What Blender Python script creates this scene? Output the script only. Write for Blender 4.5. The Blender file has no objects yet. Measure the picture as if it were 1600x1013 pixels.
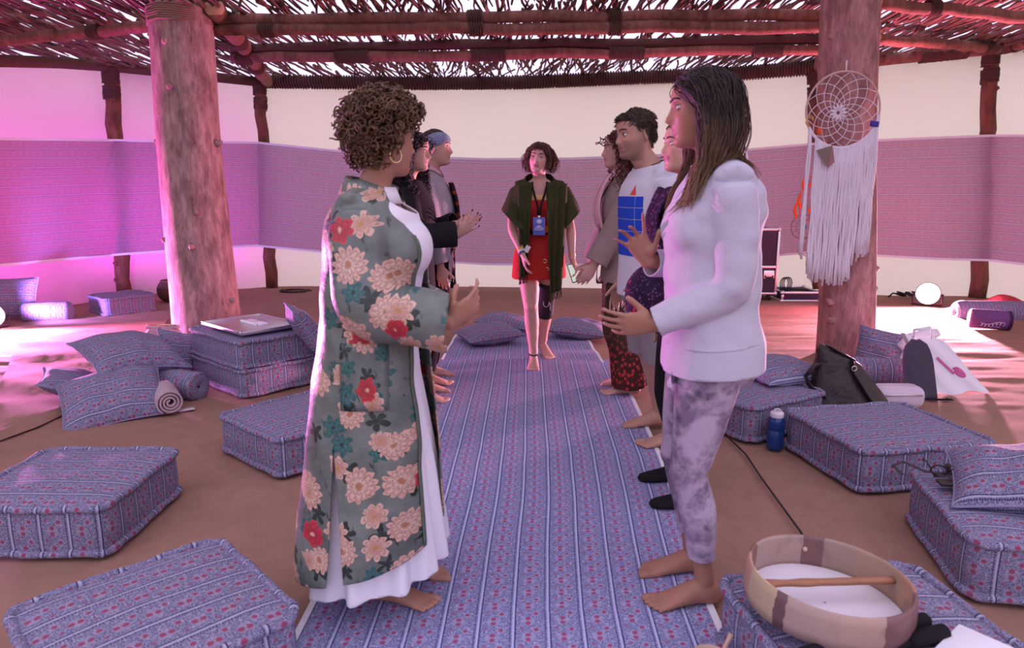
import bpy, bmesh, math, random
import numpy as np
from mathutils import Vector, Matrix
from mathutils.bvhtree import BVHTree

random.seed(7)
rng = np.random.default_rng(11)
C = bpy.context.scene.collection
SC = bpy.context.scene

# ------------------------------------------------------------------ camera, world, exposure
F_PX, HOR, CAM_Z = 1067.0, 300.0, 1.30
PITCH = math.atan((506.5 - HOR) / F_PX)
cd = bpy.data.cameras.new('camera')
cd.sensor_width = 36.0
cd.lens = F_PX / 1600 * 36.0
cd.clip_end = 200
cd.dof.use_dof = True
cd.dof.focus_distance = 4.2
cd.dof.aperture_fstop = 4.0
cam = bpy.data.objects.new('camera', cd)
cam.location = (0, 0, CAM_Z)
cam.rotation_euler = (math.pi / 2 - PITCH, 0, 0)
C.objects.link(cam)
SC.camera = cam
SC.view_settings.view_transform = 'Standard'
SC.view_settings.look = 'None'
SC.view_settings.gamma = 1.0
SC.view_settings.use_curve_mapping = False
SC.view_settings.exposure = 0.0
SC.cycles.use_denoising = True
SC.cycles.max_bounces = 8
SC.cycles.diffuse_bounces = 5
SC.cycles.transmission_bounces = 6
SC.cycles.transparent_max_bounces = 8
SC.cycles.sample_clamp_indirect = 6.0

world = bpy.data.worlds.new('overcast_sky')
SC.world = world
world.use_nodes = True
wn = world.node_tree
bg = wn.nodes['Background']
wc = wn.nodes.new('ShaderNodeTexCoord')
ws = wn.nodes.new('ShaderNodeSeparateXYZ')
wr = wn.nodes.new('ShaderNodeValToRGB')
wn.links.new(wc.outputs['Generated'], ws.inputs[0])
wn.links.new(ws.outputs[2], wr.inputs[0])
wr.color_ramp.elements[0].position = 0.0
wr.color_ramp.elements[0].color = (0.90, 0.76, 1.08, 1)
wr.color_ramp.elements[1].position = 0.8
wr.color_ramp.elements[1].color = (1.0, 0.88, 1.16, 1)
wn.links.new(wr.outputs[0], bg.inputs[0])
bg.inputs[1].default_value = 1.36


def ray(px, py):
    a = (px - 800) / F_PX
    b = (506.5 - py) / F_PX
    return a, math.cos(PITCH) + b * math.sin(PITCH), -math.sin(PITCH) + b * math.cos(PITCH)


def G(px, py, z=0.0):
    """where the sight line through a photo pixel meets the level z"""
    x, y, d = ray(px, py)
    t = (z - CAM_Z) / d
    return Vector((x * t, y * t, z))


def at(px, py, Y):
    """the point at depth Y on the sight line through a photo pixel"""
    x, y, d = ray(px, py)
    t = Y / y
    return Vector((x * t, Y, CAM_Z + d * t))


# ------------------------------------------------------------------ node helper
class S:
    def __init__(s, m, k): s.m, s.k = m, k
    def __add__(s, o): return s.m.math('ADD', s, o)
    def __radd__(s, o): return s.m.math('ADD', o, s)
    def __sub__(s, o): return s.m.math('SUBTRACT', s, o)
    def __rsub__(s, o): return s.m.math('SUBTRACT', o, s)
    def __mul__(s, o): return s.m.math('MULTIPLY', s, o)
    def __rmul__(s, o): return s.m.math('MULTIPLY', o, s)
    def __truediv__(s, o): return s.m.math('DIVIDE', s, o)
    def abs(s): return s.m.math('ABSOLUTE', s)
    def fract(s): return s.m.math('FRACT', s)
    def floor(s): return s.m.math('FLOOR', s)
    def sin(s): return s.m.math('SINE', s)
    def cos(s): return s.m.math('COSINE', s)
    def max(s, o): return s.m.math('MAXIMUM', s, o)
    def min(s, o): return s.m.math('MINIMUM', s, o)
    def below(s, a, soft): return s.m.ramp(s, a + soft, a - soft)   # 1 where s < a
    def above(s, a, soft): return s.m.ramp(s, a - soft, a + soft)


class Mat:
    def __init__(s, name, rough=0.8, spec=0.25):
        s.mat = bpy.data.materials.new(name)
        s.mat.use_nodes = True
        s.nt = s.mat.node_tree
        s.b = s.nt.nodes['Principled BSDF']
        s.b.inputs['Roughness'].default_value = rough
        s.b.inputs['Specular IOR Level'].default_value = spec
        s.o = s.nt.nodes['Material Output']

    def n(s, t, **kw):
        x = s.nt.nodes.new(t)
        for k, v in kw.items(): setattr(x, k, v)
        return x

    def put(s, sock, v):
        if isinstance(v, S): s.nt.links.new(v.k, sock)
        elif isinstance(v, (tuple, list)):
            sock.default_value = (*v, 1) if len(v) == 3 and sock.type == 'RGBA' else v
        else: sock.default_value = v

    def math(s, op, a, b=None, clamp=False):
        x = s.n('ShaderNodeMath', operation=op, use_clamp=clamp)
        s.put(x.inputs[0], a)
        if b is not None: s.put(x.inputs[1], b)
        return S(s, x.outputs[0])

    def ramp(s, v, a, b, ta=0.0, tb=1.0):
        x = s.n('ShaderNodeMapRange', interpolation_type='LINEAR')
        s.put(x.inputs[0], v)
        x.inputs[1].default_value, x.inputs[2].default_value = a, b
        x.inputs[3].default_value, x.inputs[4].default_value = ta, tb
        return S(s, x.outputs[0])

    def mix(s, f, a, b):
        x = s.n('ShaderNodeMix', data_type='RGBA')
        s.put(x.inputs[0], f); s.put(x.inputs[6], a); s.put(x.inputs[7], b)
        return S(s, x.outputs[2])

    def obj(s): return S(s, s.n('ShaderNodeTexCoord').outputs['Object'])
    def uv(s): return S(s, s.n('ShaderNodeUVMap').outputs[0])
    def pos(s): return S(s, s.n('ShaderNodeNewGeometry').outputs['Position'])
    def attr(s, name='Col'): return S(s, s.n('ShaderNodeAttribute', attribute_name=name).outputs['Color'])

    def xyz(s, v):
        x = s.n('ShaderNodeSeparateXYZ'); s.put(x.inputs[0], v)
        return [S(s, o) for o in x.outputs]

    def vec(s, x, y=0.0, z=0.0):
        c = s.n('ShaderNodeCombineXYZ')
        for i, v in enumerate((x, y, z)): s.put(c.inputs[i], v)
        return S(s, c.outputs[0])

    def scale(s, v, sc):
        x = s.n('ShaderNodeVectorMath', operation='MULTIPLY')
        s.put(x.inputs[0], v); x.inputs[1].default_value = sc
        return S(s, x.outputs[0])

    def noise(s, v, sc=5.0, det=3.0, rough=0.55, color=False, dist=0.0):
        x = s.n('ShaderNodeTexNoise')
        if v is not None: s.put(x.inputs['Vector'], v)
        x.inputs['Scale'].default_value = sc; x.inputs['Detail'].default_value = det
        x.inputs['Roughness'].default_value = rough; x.inputs['Distortion'].default_value = dist
        return S(s, x.outputs['Color' if color else 'Fac'])

    def voro(s, v, sc=5.0, feature='F1', dim='3D', rand=1.0):
        x = s.n('ShaderNodeTexVoronoi', feature=feature, voronoi_dimensions=dim)
        s.put(x.inputs['Vector'], v)
        x.inputs['Scale'].default_value = sc; x.inputs['Randomness'].default_value = rand
        return {k: S(s, x.outputs[k]) for k in ('Distance', 'Color', 'Position') if k in x.outputs and x.outputs[k].enabled}

    def color(s, v): s.put(s.b.inputs['Base Color'], v); return s
    def rough(s, v): s.put(s.b.inputs['Roughness'], v); return s
    def metal(s, v): s.put(s.b.inputs['Metallic'], v); return s

    def bump(s, h, dist=0.01, strength=0.6):
        x = s.n('ShaderNodeBump'); s.put(x.inputs['Height'], h)
        x.inputs['Distance'].default_value = dist; x.inputs['Strength'].default_value = strength
        s.nt.links.new(x.outputs[0], s.b.inputs['Normal'])
        return s

    def translucent(s, col, w):
        t = s.n('ShaderNodeBsdfTranslucent'); s.put(t.inputs[0], col)
        mx = s.n('ShaderNodeMixShader'); mx.inputs[0].default_value = w
        s.nt.links.new(s.b.outputs[0], mx.inputs[1]); s.nt.links.new(t.outputs[0], mx.inputs[2])
        s.nt.links.new(mx.outputs[0], s.o.inputs[0])
        return s


# ------------------------------------------------------------------ geometry helper
class Geo:
    """collects points, faces and (metre) uv per corner for ONE mesh object"""
    def __init__(s): s.v, s.f, s.uv, s.mi, s.n = [], [], [], [], 0

    def add(s, pts, faces, uv=None, mi=0):
        pts = np.asarray(pts, float).reshape(-1, 3)
        s.v.append(pts)
        for k, f in enumerate(faces):
            s.f.append(tuple(i + s.n for i in f))
            s.uv.append(None if uv is None else [uv[i] for i in f])
            s.mi.append(mi)
        s.n += len(pts)
        return s

    def grid(s, P, cu=False, cv=False, uv=None, cap=False, mi=0):
        """P[j][i]: row j, column i. cu closes the columns, cv the rows; cap closes both ends of a tube"""
        P = np.asarray(P, float)
        nv, nu = P.shape[:2]
        base = s.n
        s.v.append(P.reshape(-1, 3)); s.n += nv * nu
        for j in range(nv if cv else nv - 1):
            j2 = (j + 1) % nv
            for i in range(nu if cu else nu - 1):
                i2 = (i + 1) % nu
                s.f.append((base + j * nu + i, base + j * nu + i2, base + j2 * nu + i2, base + j2 * nu + i))
                s.mi.append(mi)
                if uv is None: s.uv.append(None)
                else:
                    u0, u1, v0, v1 = uv[0][i], uv[0][i + 1], uv[1][j], uv[1][j + 1]
                    s.uv.append([(u0, v0), (u1, v0), (u1, v1), (u0, v1)])
        if cap:
            s.f.append(tuple(base + i for i in range(nu))[::-1]); s.mi.append(mi); s.uv.append(None)
            s.f.append(tuple(base + (nv - 1) * nu + i for i in range(nu))); s.mi.append(mi); s.uv.append(None)
        return s

    def tube(s, path, r, n=8, closed=False, cap=True, flat=None, up=None, uv=False, mi=0, twist=0.0):
        """a tube along path; r is one radius, a list, or a list of (rx, ry)"""
        p = [Vector(q) for q in path]
        m = len(p)
        rr = [r] * m if isinstance(r, (int, float)) else list(r)
        t0 = (p[1] - p[0]).normalized()
        u = Vector(up) if up is not None else (Vector((0, 0, 1)) if abs(t0.z) < 0.9 else Vector((1, 0, 0)))
        rows, L, vs = [], 0.0, [0.0]
        for k in range(m):
            a = p[k - 1] if (k > 0 or closed) else p[k]
            b = p[(k + 1) % m] if (k < m - 1 or closed) else p[k]
            t = (b - a).normalized() if (b - a).length > 1e-9 else t0
            u = u - t * u.dot(t)
            u = u.normalized() if u.length > 1e-6 else t.orthogonal().normalized()
            w = t.cross(u)
            rx, ry = rr[k] if isinstance(rr[k], (tuple, list)) else (rr[k], rr[k])
            tw = twist * k
            rows.append([p[k] + u * (math.cos(2 * math.pi * i / n + tw) * ry) + w * (math.sin(2 * math.pi * i / n + tw) * rx) for i in range(n)])
            if k: L += (p[k] - p[k - 1]).length; vs.append(L)
        if closed: vs.append(L + (p[0] - p[-1]).length)
        if uv:
            ra = rr[0] if not isinstance(rr[0], (tuple, list)) else rr[0][0]
            us = [2 * math.pi * max(ra, 0.004) * i / n for i in range(n + 1)]
        s.grid(rows, cu=True, cv=closed, cap=cap and not closed, uv=(vs_u(us), vs) if uv else None, mi=mi)
        return s

    def ellip(s, c, r, R=None, nu=16, nv=10, mi=0):
        c = np.array(c, float); r = (r, r, r) if isinstance(r, (int, float)) else r
        rows = []
        for j in range(1, nv):
            a = -math.pi / 2 + math.pi * j / nv
            rows.append([(r[0] * math.cos(a) * math.cos(2 * math.pi * i / nu), r[1] * math.cos(a) * math.sin(2 * math.pi * i / nu), r[2] * math.sin(a)) for i in range(nu)])
        P = np.array(rows).reshape(-1, 3)
        P = np.vstack([P, [(0, 0, -r[2]), (0, 0, r[2])]])
        if R is not None: P = P @ np.array(R).T
        P = P + c
        f = []
        for j in range(nv - 2):
            for i in range(nu):
                i2 = (i + 1) % nu
                f.append((j * nu + i, j * nu + i2, (j + 1) * nu + i2, (j + 1) * nu + i))
        b, t = (nv - 1) * nu, (nv - 1) * nu + 1
        for i in range(nu):
            i2 = (i + 1) % nu
            f.append((b, i2, i)); f.append((t, (nv - 2) * nu + i, (nv - 2) * nu + i2))
        return s.add(P, f, mi=mi)

    def box(s, c, size, R=None, bev=0.0, seg=2, mi=0):
        bm = bmesh.new()
        bmesh.ops.create_cube(bm, size=1.0)
        for v in bm.verts: v.co = Vector((v.co.x * size[0], v.co.y * size[1], v.co.z * size[2]))
        if bev > 0: bmesh.ops.bevel(bm, geom=bm.edges[:], offset=bev, segments=seg, affect='EDGES', profile=0.5)
        P = np.array([v.co[:] for v in bm.verts])
        if R is not None: P = P @ np.array(R).T
        bm.verts.index_update()
        fs = [[v.index for v in f.verts] for f in bm.faces]
        bm.free()
        return s.add(P + np.array(c), fs, mi=mi)

    def arrays(s): return np.vstack(s.v)

    def mesh(s, name, shift=None):
        V = np.vstack(s.v) if s.v else np.zeros((0, 3))
        if shift is not None: V = V - np.array(shift)
        me = bpy.data.meshes.new(name)
        me.from_pydata(V.tolist(), [], s.f)
        if any(u is not None for u in s.uv):
            lay = me.uv_layers.new(name='UVMap')
            flat = []
            for f, u in zip(s.f, s.uv):
                if u is None: u = [(V[i][0], V[i][1]) for i in f]
                for q in u: flat.extend(q)
            lay.data.foreach_set('uv', flat)
        if any(s.mi): me.polygons.foreach_set('material_index', s.mi)
        return me


def vs_u(u): return u


def rot_to(z, x=None):
    """3x3 rotation whose local z is along z (and local x near x)"""
    z = Vector(z).normalized()
    x = Vector(x) if x is not None else z.orthogonal()
    x = (x - z * x.dot(z)).normalized()
    y = z.cross(x)
    return Matrix((x, y, z)).transposed()


def RZ(a): return Matrix.Rotation(math.radians(a), 3, 'Z')


def put(name, geo, mats, parent=None, smooth=True, shift=None, angle=None):
    """link ONE mesh object; geometry in world metres is brought into its thing's frame with shift"""
    me = geo if isinstance(geo, bpy.types.Mesh) else geo.mesh(name, shift)
    for m in (mats if isinstance(mats, (list, tuple)) else [mats]):
        me.materials.append(m.mat if isinstance(m, Mat) else m)
    if smooth is True: me.shade_smooth()
    elif isinstance(smooth, (int, float)) and smooth is not False:
        me.shade_smooth(); me.set_sharp_from_angle(angle=math.radians(smooth))
    o = bpy.data.objects.new(name, me)
    C.objects.link(o)
    if parent is not None: o.parent = parent
    return o


def tag(o, label=None, cat=None, group=None, kind=None):
    if label: o['label'] = label
    if cat: o['category'] = cat
    if group: o['group'] = group
    if kind: o['kind'] = kind
    return o


def thing(name, label, cat, loc, rz=0.0, group=None):
    o = bpy.data.objects.new(name, None)
    o.empty_display_size = 0.1
    C.objects.link(o)
    o.location = loc
    o.rotation_euler = (0, 0, math.radians(rz))
    return tag(o, label, cat, group)


def dup(root, loc, rz, label=None, group=None):
    r = root.copy(); C.objects.link(r)
    r.location = loc; r.rotation_euler = (0, 0, math.radians(rz))
    if label: r['label'] = label
    if group: r['group'] = group
    for ch in list(root.children):
        c = ch.copy(); C.objects.link(c); c.parent = r
        for g in ch.children:
            d = g.copy(); C.objects.link(d); d.parent = c
    return r


def vnoise(P, seed=0):
    """value noise, one value in -1..1 per point"""
    P = np.asarray(P, float)
    i = np.floor(P).astype(np.int64); f = P - i
    f = f * f * (3 - 2 * f)
    out = np.zeros(len(P))
    for dx in (0, 1):
        for dy in (0, 1):
            for dz in (0, 1):
                h = ((i[:, 0] + dx) * 374761393 + (i[:, 1] + dy) * 668265263 + (i[:, 2] + dz) * 2147483647 + seed * 974634) & 0xFFFFFFFF
                h = ((h ^ (h >> 13)) * 1274126177) & 0xFFFFFFFF
                h = (h ^ (h >> 16)) & 0xFFFF
                w = (f[:, 0] if dx else 1 - f[:, 0]) * (f[:, 1] if dy else 1 - f[:, 1]) * (f[:, 2] if dz else 1 - f[:, 2])
                out += w * (h / 32767.5 - 1)
    return out


# ------------------------------------------------------------------ materials
def weave_pattern(m, u, v, p=0.104):
    """the printed cotton: bands of pink-red flower dots on blue-grey speckle, a white and a navy line between bands"""
    t = (u / p).fract()
    w = m.vec(u, v)
    sp = m.noise(w, 230, 2, 0.6)
    sp2 = m.noise(w, 90, 2, 0.6)
    base = m.mix(sp.above(0.5, 0.07), (0.085, 0.083, 0.155), (0.28, 0.27, 0.395))
    base = m.mix(sp2.above(0.60, 0.04) * 0.6, base, (0.42, 0.40, 0.52))
    jit = m.noise(w, 120, 1, 0.5) - 0.5
    row = (v / 0.078).fract()
    def dot(tc, rc, ra):
        du = (t - tc) * p + jit * 0.006
        dv = (row - rc) * 0.078 + jit * 0.006
        return m.math('SQRT', du * du + dv * dv).below(ra, 0.0015)
    dots = dot(0.47, 0.22, 0.0085).max(dot(0.47, 0.5, 0.0085)).max(dot(0.70, 0.80, 0.0075)).max(dot(0.28, 0.90, 0.006) * 0.7)
    halo = dot(0.47, 0.36, 0.021).max(dot(0.70, 0.80, 0.013)) * 0.45
    c = m.mix(halo, base, (0.36, 0.31, 0.42))
    c = m.mix(dots, c, (0.27, 0.062, 0.125))
    beads = (v / 0.008).fract().above(0.42, 0.1)
    nav = (t - 0.105).abs().below(0.016, 0.006).max((t - 0.955).abs().below(0.02, 0.008) * beads)
    wht = (t - 0.045).abs().below(0.030, 0.010)
    c = m.mix(wht, c, (0.40, 0.38, 0.51))
    return m.mix(nav, c, (0.025, 0.025, 0.085))


def fabric_mat(name, p=0.104, swap=False, trans=0.0, gain=None):
    m = Mat(name, 0.85, 0.15)
    x = m.xyz(m.uv())
    u, v = (x[1], x[0]) if swap else (x[0], x[1])
    c = weave_pattern(m, u, v, p)
    if gain:
        x_ = m.n('ShaderNodeMix', data_type='RGBA', blend_type='MULTIPLY', clamp_result=False); x_.inputs[0].default_value = 1.0; m.put(x_.inputs[6], c); x_.inputs[7].default_value = (*gain, 1); c = S(m, x_.outputs[2])
    if swap:      # the wall cloth is a faded, warmer print
        c = m.mix(0.42, c, (0.50, 0.35, 0.41))
    m.color(c)
    m.bump(m.noise(m.vec(u, v), 420, 1), 0.002, 0.35)
    if trans: m.translucent(c, trans)
    return m


def plain(name, col, rough=0.8, spec=0.25, var=0.12, sc=6.0, bump=0.0, bsc=200.0, det=3.0):
    m = Mat(name, rough, spec)
    o = m.obj()
    d = tuple(c * (1 - var) for c in col)
    l = tuple(min(1, c * (1 + var)) for c in col)
    m.color(m.mix(m.noise(o, sc, det), d, l))
    if bump: m.bump(m.noise(o, bsc, 2), bump, 0.5)
    return m


def wood_log(name, dark, light, sc=1.0):
    m = Mat(name, 0.8, 0.2)
    o = m.obj()
    n1 = m.noise(m.scale(o, (16 * sc, 16 * sc, 4.5 * sc)), 1.0, 8, 0.72)
    n2 = m.noise(m.scale(o, (5 * sc, 5 * sc, 2.6 * sc)), 1.0, 6, 0.65)
    n3 = m.noise(m.scale(o, (90 * sc, 90 * sc, 5 * sc)), 1.0, 4, .6)
    c = m.mix(m.ramp(n1, 0.32, 0.66), dark, light)
    c = m.mix(m.ramp(n2, 0.5, 0.68) * 0.65, c, tuple(x * 0.45 for x in dark))
    c = m.mix(m.ramp(n3, 0.56, 0.75) * 0.5, c, tuple(x * 0.6 for x in dark))
    m.color(c)
    m.bump(n1 + n3 * 0.6, 0.02, 0.5)
    return m


M = {}
M['cushion'] = fabric_mat('printed_cotton')
M['carpet'] = fabric_mat('printed_carpet_cotton', 0.106, gain=(1.25, 1.35, 1.50))
M['band'] = fabric_mat('printed_wall_cotton', 0.112, swap=True, trans=0.55, gain=(2.3, 1.65, 1.75))
M['pole'] = wood_log('stripped_pole_wood', (0.17, 0.07, 0.055), (0.33, 0.155, 0.115))
M['log'] = wood_log('weathered_log_wood', (0.20, 0.115, 0.105), (0.58, 0.40, 0.37))
M['post'] = wood_log('dark_post_wood', (0.13, 0.05, 0.035), (0.25, 0.11, 0.07))
M['cutend'] = plain('cut_wood_end', (0.62, 0.38, 0.24), 0.8)
M['rope'] = plain('brown_coir_rope', (0.10, 0.055, 0.045), 0.95, 0.1, 0.35, 60, 0.004, 300)
M['twine'] = plain('grey_brown_twine', (0.30, 0.19, 0.15), 0.95, 0.1, 0.3, 60, 0.004, 300)
M['twig'] = plain('dry_brown_twigs', (0.17, 0.095, 0.08), 0.85, 0.15, 0.5, 3.0)
M['black'] = plain('black_plastic', (0.012, 0.011, 0.014), 0.45, 0.4)
M['blackcloth'] = plain('black_cloth', (0.013, 0.011, 0.014), 0.9, 0.15, 0.3, 30)
M['steel'] = Mat('brushed_aluminium', 0.32).color((0.75, 0.73, 0.75)).metal(1.0)
M['gold'] = Mat('gold_metal', 0.25).color((0.85, 0.62, 0.32)).metal(1.0)
M['white'] = plain('white_cotton', (0.78, 0.76, 0.80), 0.85, 0.15, 0.05, 8, 0.002, 250)

m = Mat('canvas_wall_cloth', 0.9, 0.1)
x, y, z = m.xyz(m.uv())
st = m.noise(m.vec(x * 1.5, y * 26.0), 1.0, 4, 0.6)
fine = m.noise(m.vec(x * 90.0, y * 160.0), 1.0, 2)
c = m.mix(st, (0.95, 0.89, 0.66), (0.99, 0.96, 0.74))
c = m.mix(fine * 0.35, c, (0.70, 0.62, 0.52))
m.color(c); m.translucent(c, 0.84)
M['canvas'] = m

m = Mat('brown_floor_cloth', 0.95, 0.1)
o = m.obj()
c = m.mix(m.ramp(m.noise(o, 1.3, 5, 0.6), 0.3, 0.7), (0.27, 0.148, 0.108), (0.38, 0.215, 0.155))
c = m.mix(m.ramp(m.noise(o, 14, 4), 0.45, 0.8) * 0.35, c, (0.15, 0.085, 0.065))
c = m.mix(m.noise(o, 380, 1) * 0.4, c, (0.33, 0.21, 0.155))
m.color(c); m.bump(m.noise(o, 320, 2), 0.003, 0.5)
M['floor'] = m
M['outer'] = plain('shade_wall_cloth', (.10, .08, .09), .9, .1)
M['sand'] = plain('pale_sand', (0.42, 0.33, 0.25), 0.95, 0.1, 0.15, 3.0)
# ------------------------------------------------------------------ the setting
# ground outside and the cloth floor inside
g = Geo()
g.grid([[(-40, -30, -0.03), (40, -30, -0.03)], [(-40, 50, -0.03), (40, 50, -0.03)]])
tag(put('ground', g, M['sand'], smooth=False), kind='structure')

# enclosure line of the cloth walls, left to right, with their top heights
WL = [(-7.4, 1.2, 2.62), (-7.0, 3.6, 2.62), (-6.2, 5.6, 2.62), (-5.40, 7.05, 2.62), (-4.92, 8.66, 2.74), (-3.33, 9.47, 2.68), (-0.7, 9.56, 2.73),
      (1.6, 9.35, 2.76), (3.98, 8.84, 2.80), (4.74, 8.66, 2.86), (5.86, 8.52, 2.94), (6.7, 7.6, 2.96), (7.6, 5.6, 2.96), (8.0, 3.4, 2.95), (8.1, 1.2, 2.95)]

nx, ny = 200, 380
xs = np.linspace(-8.6, 8.9, nx); ys = np.linspace(-0.6, 10.4, ny)
XX, YY = np.meshgrid(xs, ys)
P = np.stack([XX.ravel(), YY.ravel(), np.zeros(XX.size)], 1)
far = np.clip((np.abs(P[:, 0]) - 1.3) / 2.0, 0, 1) * np.clip((P[:, 1] - 2.6) / 2, 0, 1)
wr1 = vnoise(P * (1.1, 5.5, 1), 3) * 0.6 + vnoise(P * (2.3, 13.0, 1), 5) * 0.4
P[:, 2] = -0.012 + far * (0.5 + 0.5 * wr1) * 0.026
g = Geo(); g.grid(P.reshape(ny, nx, 3))
tag(put('floor', g, M['floor']), kind='structure')


def wall(name, pts, ztop=None, n_per=10):
    g = Geo(); rows = []
    pts = [Vector(p) for p in pts]
    line, us = [], []
    L = 0
    for a, b in zip(pts[:-1], pts[1:]):
        k = max(2, int((b - a).length * n_per))
        for i in range(k):
            line.append(a.lerp(b, i / k)); us.append(L + (b - a).length * i / k)
        L += (b - a).length
    line.append(pts[-1]); us.append(L)
    vs = np.linspace(0, 1, 16)
    for t in vs:
        row = []
        for i, q in enumerate(line):
            w = 0.012 * math.sin(us[i] * 2.3 + t * 3) * math.sin(math.pi * t)
            row.append((q.x, q.y + w, -0.02 + t * (q.z + 0.02)))
        rows.append(row)
    g.grid(rows, uv=(us, [t * 2.7 for t in vs]))
    o = put(name, g, M['canvas'])
    return tag(o, kind='structure')


# added unseen screen close outside on the left, keeps the daylight off the left canvas
g = Geo()
ow = [(-8.9, 1.0), (-8.3, 3.8), (-7.3, 6.2), (-6.3, 8.2), (-5.6, 9.6), (-4.0, 10.5)]
g.grid([[(x, y, -0.03) for x, y in ow], [(x, y, 2.85) for x, y in ow]])
tag(put('added_shade_wall', g, M['outer'], smooth=False), kind='structure')
wall('wall_left', WL[0:6]); wall('wall_back', WL[5:9]); wall('wall_right', WL[8:])

# ---- printed cloth hung round the walls: each strip a thing
def cloth_band(name, label, top, bot, off, group=None):
    """top / bot: lists of points along the strip; sagging edges, white selvedge as its own part"""
    g, e = Geo(), Geo()
    n = 90
    def lerp(pts, t):
        k = min(int(t * (len(pts) - 1)), len(pts) - 2); f = t * (len(pts) - 1) - k
        return Vector(pts[k]).lerp(Vector(pts[k + 1]), f)
    T = [lerp(top, i / (n - 1)) for i in range(n)]
    B = [lerp(bot, i / (n - 1)) for i in range(n)]
    us = [0.0]
    for i in range(1, n): us.append(us[-1] + (T[i] - T[i - 1]).length)
    vs = np.linspace(0, 1, 26)
    rows = []
    for t in vs:
        rows.append([tuple(B[i].lerp(T[i], t) + Vector((0, -off - 0.012 * math.sin(us[i] * 1.9 + t * 5 + off * 40) - 0.006 * math.sin(us[i] * 6.1 - t * 9), 0))) for i in range(n)])
    h = (T[n // 2] - B[n // 2]).length
    g.grid(rows, uv=(us, [t * h for t in vs]))
    o = put(name, g, M['band'])
    tag(o, label, 'cloth', group)
    for row in (rows[0], rows[-1]):
        e = Geo(); e.grid([[(p[0], p[1] - 0.003, p[2] - 0.016) for p in row], [(p[0], p[1] - 0.003, p[2] + 0.012) for p in row]])
        put('selvedge', e, M['white'], o)
    return o


def on_wall(px, py, off=0.0):
    """the point of the wall line seen through a photo pixel"""
    x, y, d = ray(px, py)
    best = None
    for (x0, y0, _), (x1, y1, _) in zip(WL[:-1], WL[1:]):
        den = x * (y1 - y0) - y * (x1 - x0)
        if abs(den) < 1e-9: continue
        t = (x0 * (y1 - y0) - y0 * (x1 - x0)) / den
        s = (x0 * y - y0 * x) / den
        if t > 0 and -0.001 <= s <= 1.001 and (best is None or t < best): best = t
    return Vector((x * best, y * best, CAM_Z + d * best))


fl = 0.215
t0 = on_wall(0, 219); b0 = on_wall(0, 413)
cloth_band('printed_cloth_strip', 'purple lit printed cloth strip hung along the left canvas wall', [(-6.6, 4.6, t0.z), t0, on_wall(190, 221), on_wall(300, 223), on_wall(418, 225)],
           [(-6.6, 4.6, b0.z - 0.1), b0, on_wall(100, 404), on_wall(190, 396), on_wall(300, 388), on_wall(418, 381)], fl)
cloth_band('printed_cloth_strip', 'wide sagging printed cloth strip across the back canvas wall behind the people',
           [on_wall(414, 225), on_wall(520, 236), on_wall(640, 246), on_wall(760, 250), on_wall(880, 249), on_wall(1000, 245), on_wall(1130, 238), on_wall(1268, 226)],
           [on_wall(414, 382), on_wall(520, 392), on_wall(640, 402), on_wall(760, 410), on_wall(880, 411), on_wall(1000, 408), on_wall(1130, 402), on_wall(1268, 391)], fl + 0.02)
t1 = on_wall(1600, 214); b1 = on_wall(1600, 412)
cloth_band('printed_cloth_strip', 'pink lit printed cloth strip on the right canvas wall beside the dream catcher',
           [on_wall(1262, 227), on_wall(1340, 222), on_wall(1450, 217), on_wall(1530, 214), t1, (7.4, 6.0, t1.z)],
           [on_wall(1262, 391), on_wall(1340, 396), on_wall(1450, 402), on_wall(1530, 404), b1, (7.4, 6.0, b1.z)], fl)

# ---- roof of dry twigs: single twigs near the picture, the rest one mesh
ceil = bpy.data.objects.new('ceiling', None); C.objects.link(ceil); ceil.location = (0, 6, 2.86)
tag(ceil, kind='structure')


def twig_template(k):
    r = random.Random(k)
    L = r.uniform(0.85, 1.35)
    n = 5
    pts = []
    ox, oz = 0, 0
    for i in range(n):
        pts.append((ox, -L / 2 + L * i / (n - 1), oz))
        ox += r.uniform(-.026, .026); oz += r.uniform(-.010, .010)
    ra = r.uniform(0.010, 0.021)
    g = Geo(); g.tube(pts, [ra * (1.0 - 0.5 * i / (n - 1)) for i in range(n)], 5)
    return g


TW = [twig_template(i) for i in range(28)]
TWM = [t.mesh('twig') for t in TW]
for tm in TWM: tm.materials.append(M['twig'].mat); tm.shade_smooth()
TWA = [(t.arrays(), t.f) for t in TW]


def roof_z(x, y): return 2.84 + 0.012 * x + 0.012 * (9.0 - y)


def wall_y_limit(x):
    for (x0, y0, _), (x1, y1, _) in zip(WL[:-1], WL[1:]):
        if x0 <= x <= x1 and x1 > x0: return y0 + (y1 - y0) * (x - x0) / (x1 - x0)
    return 2.0


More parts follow.
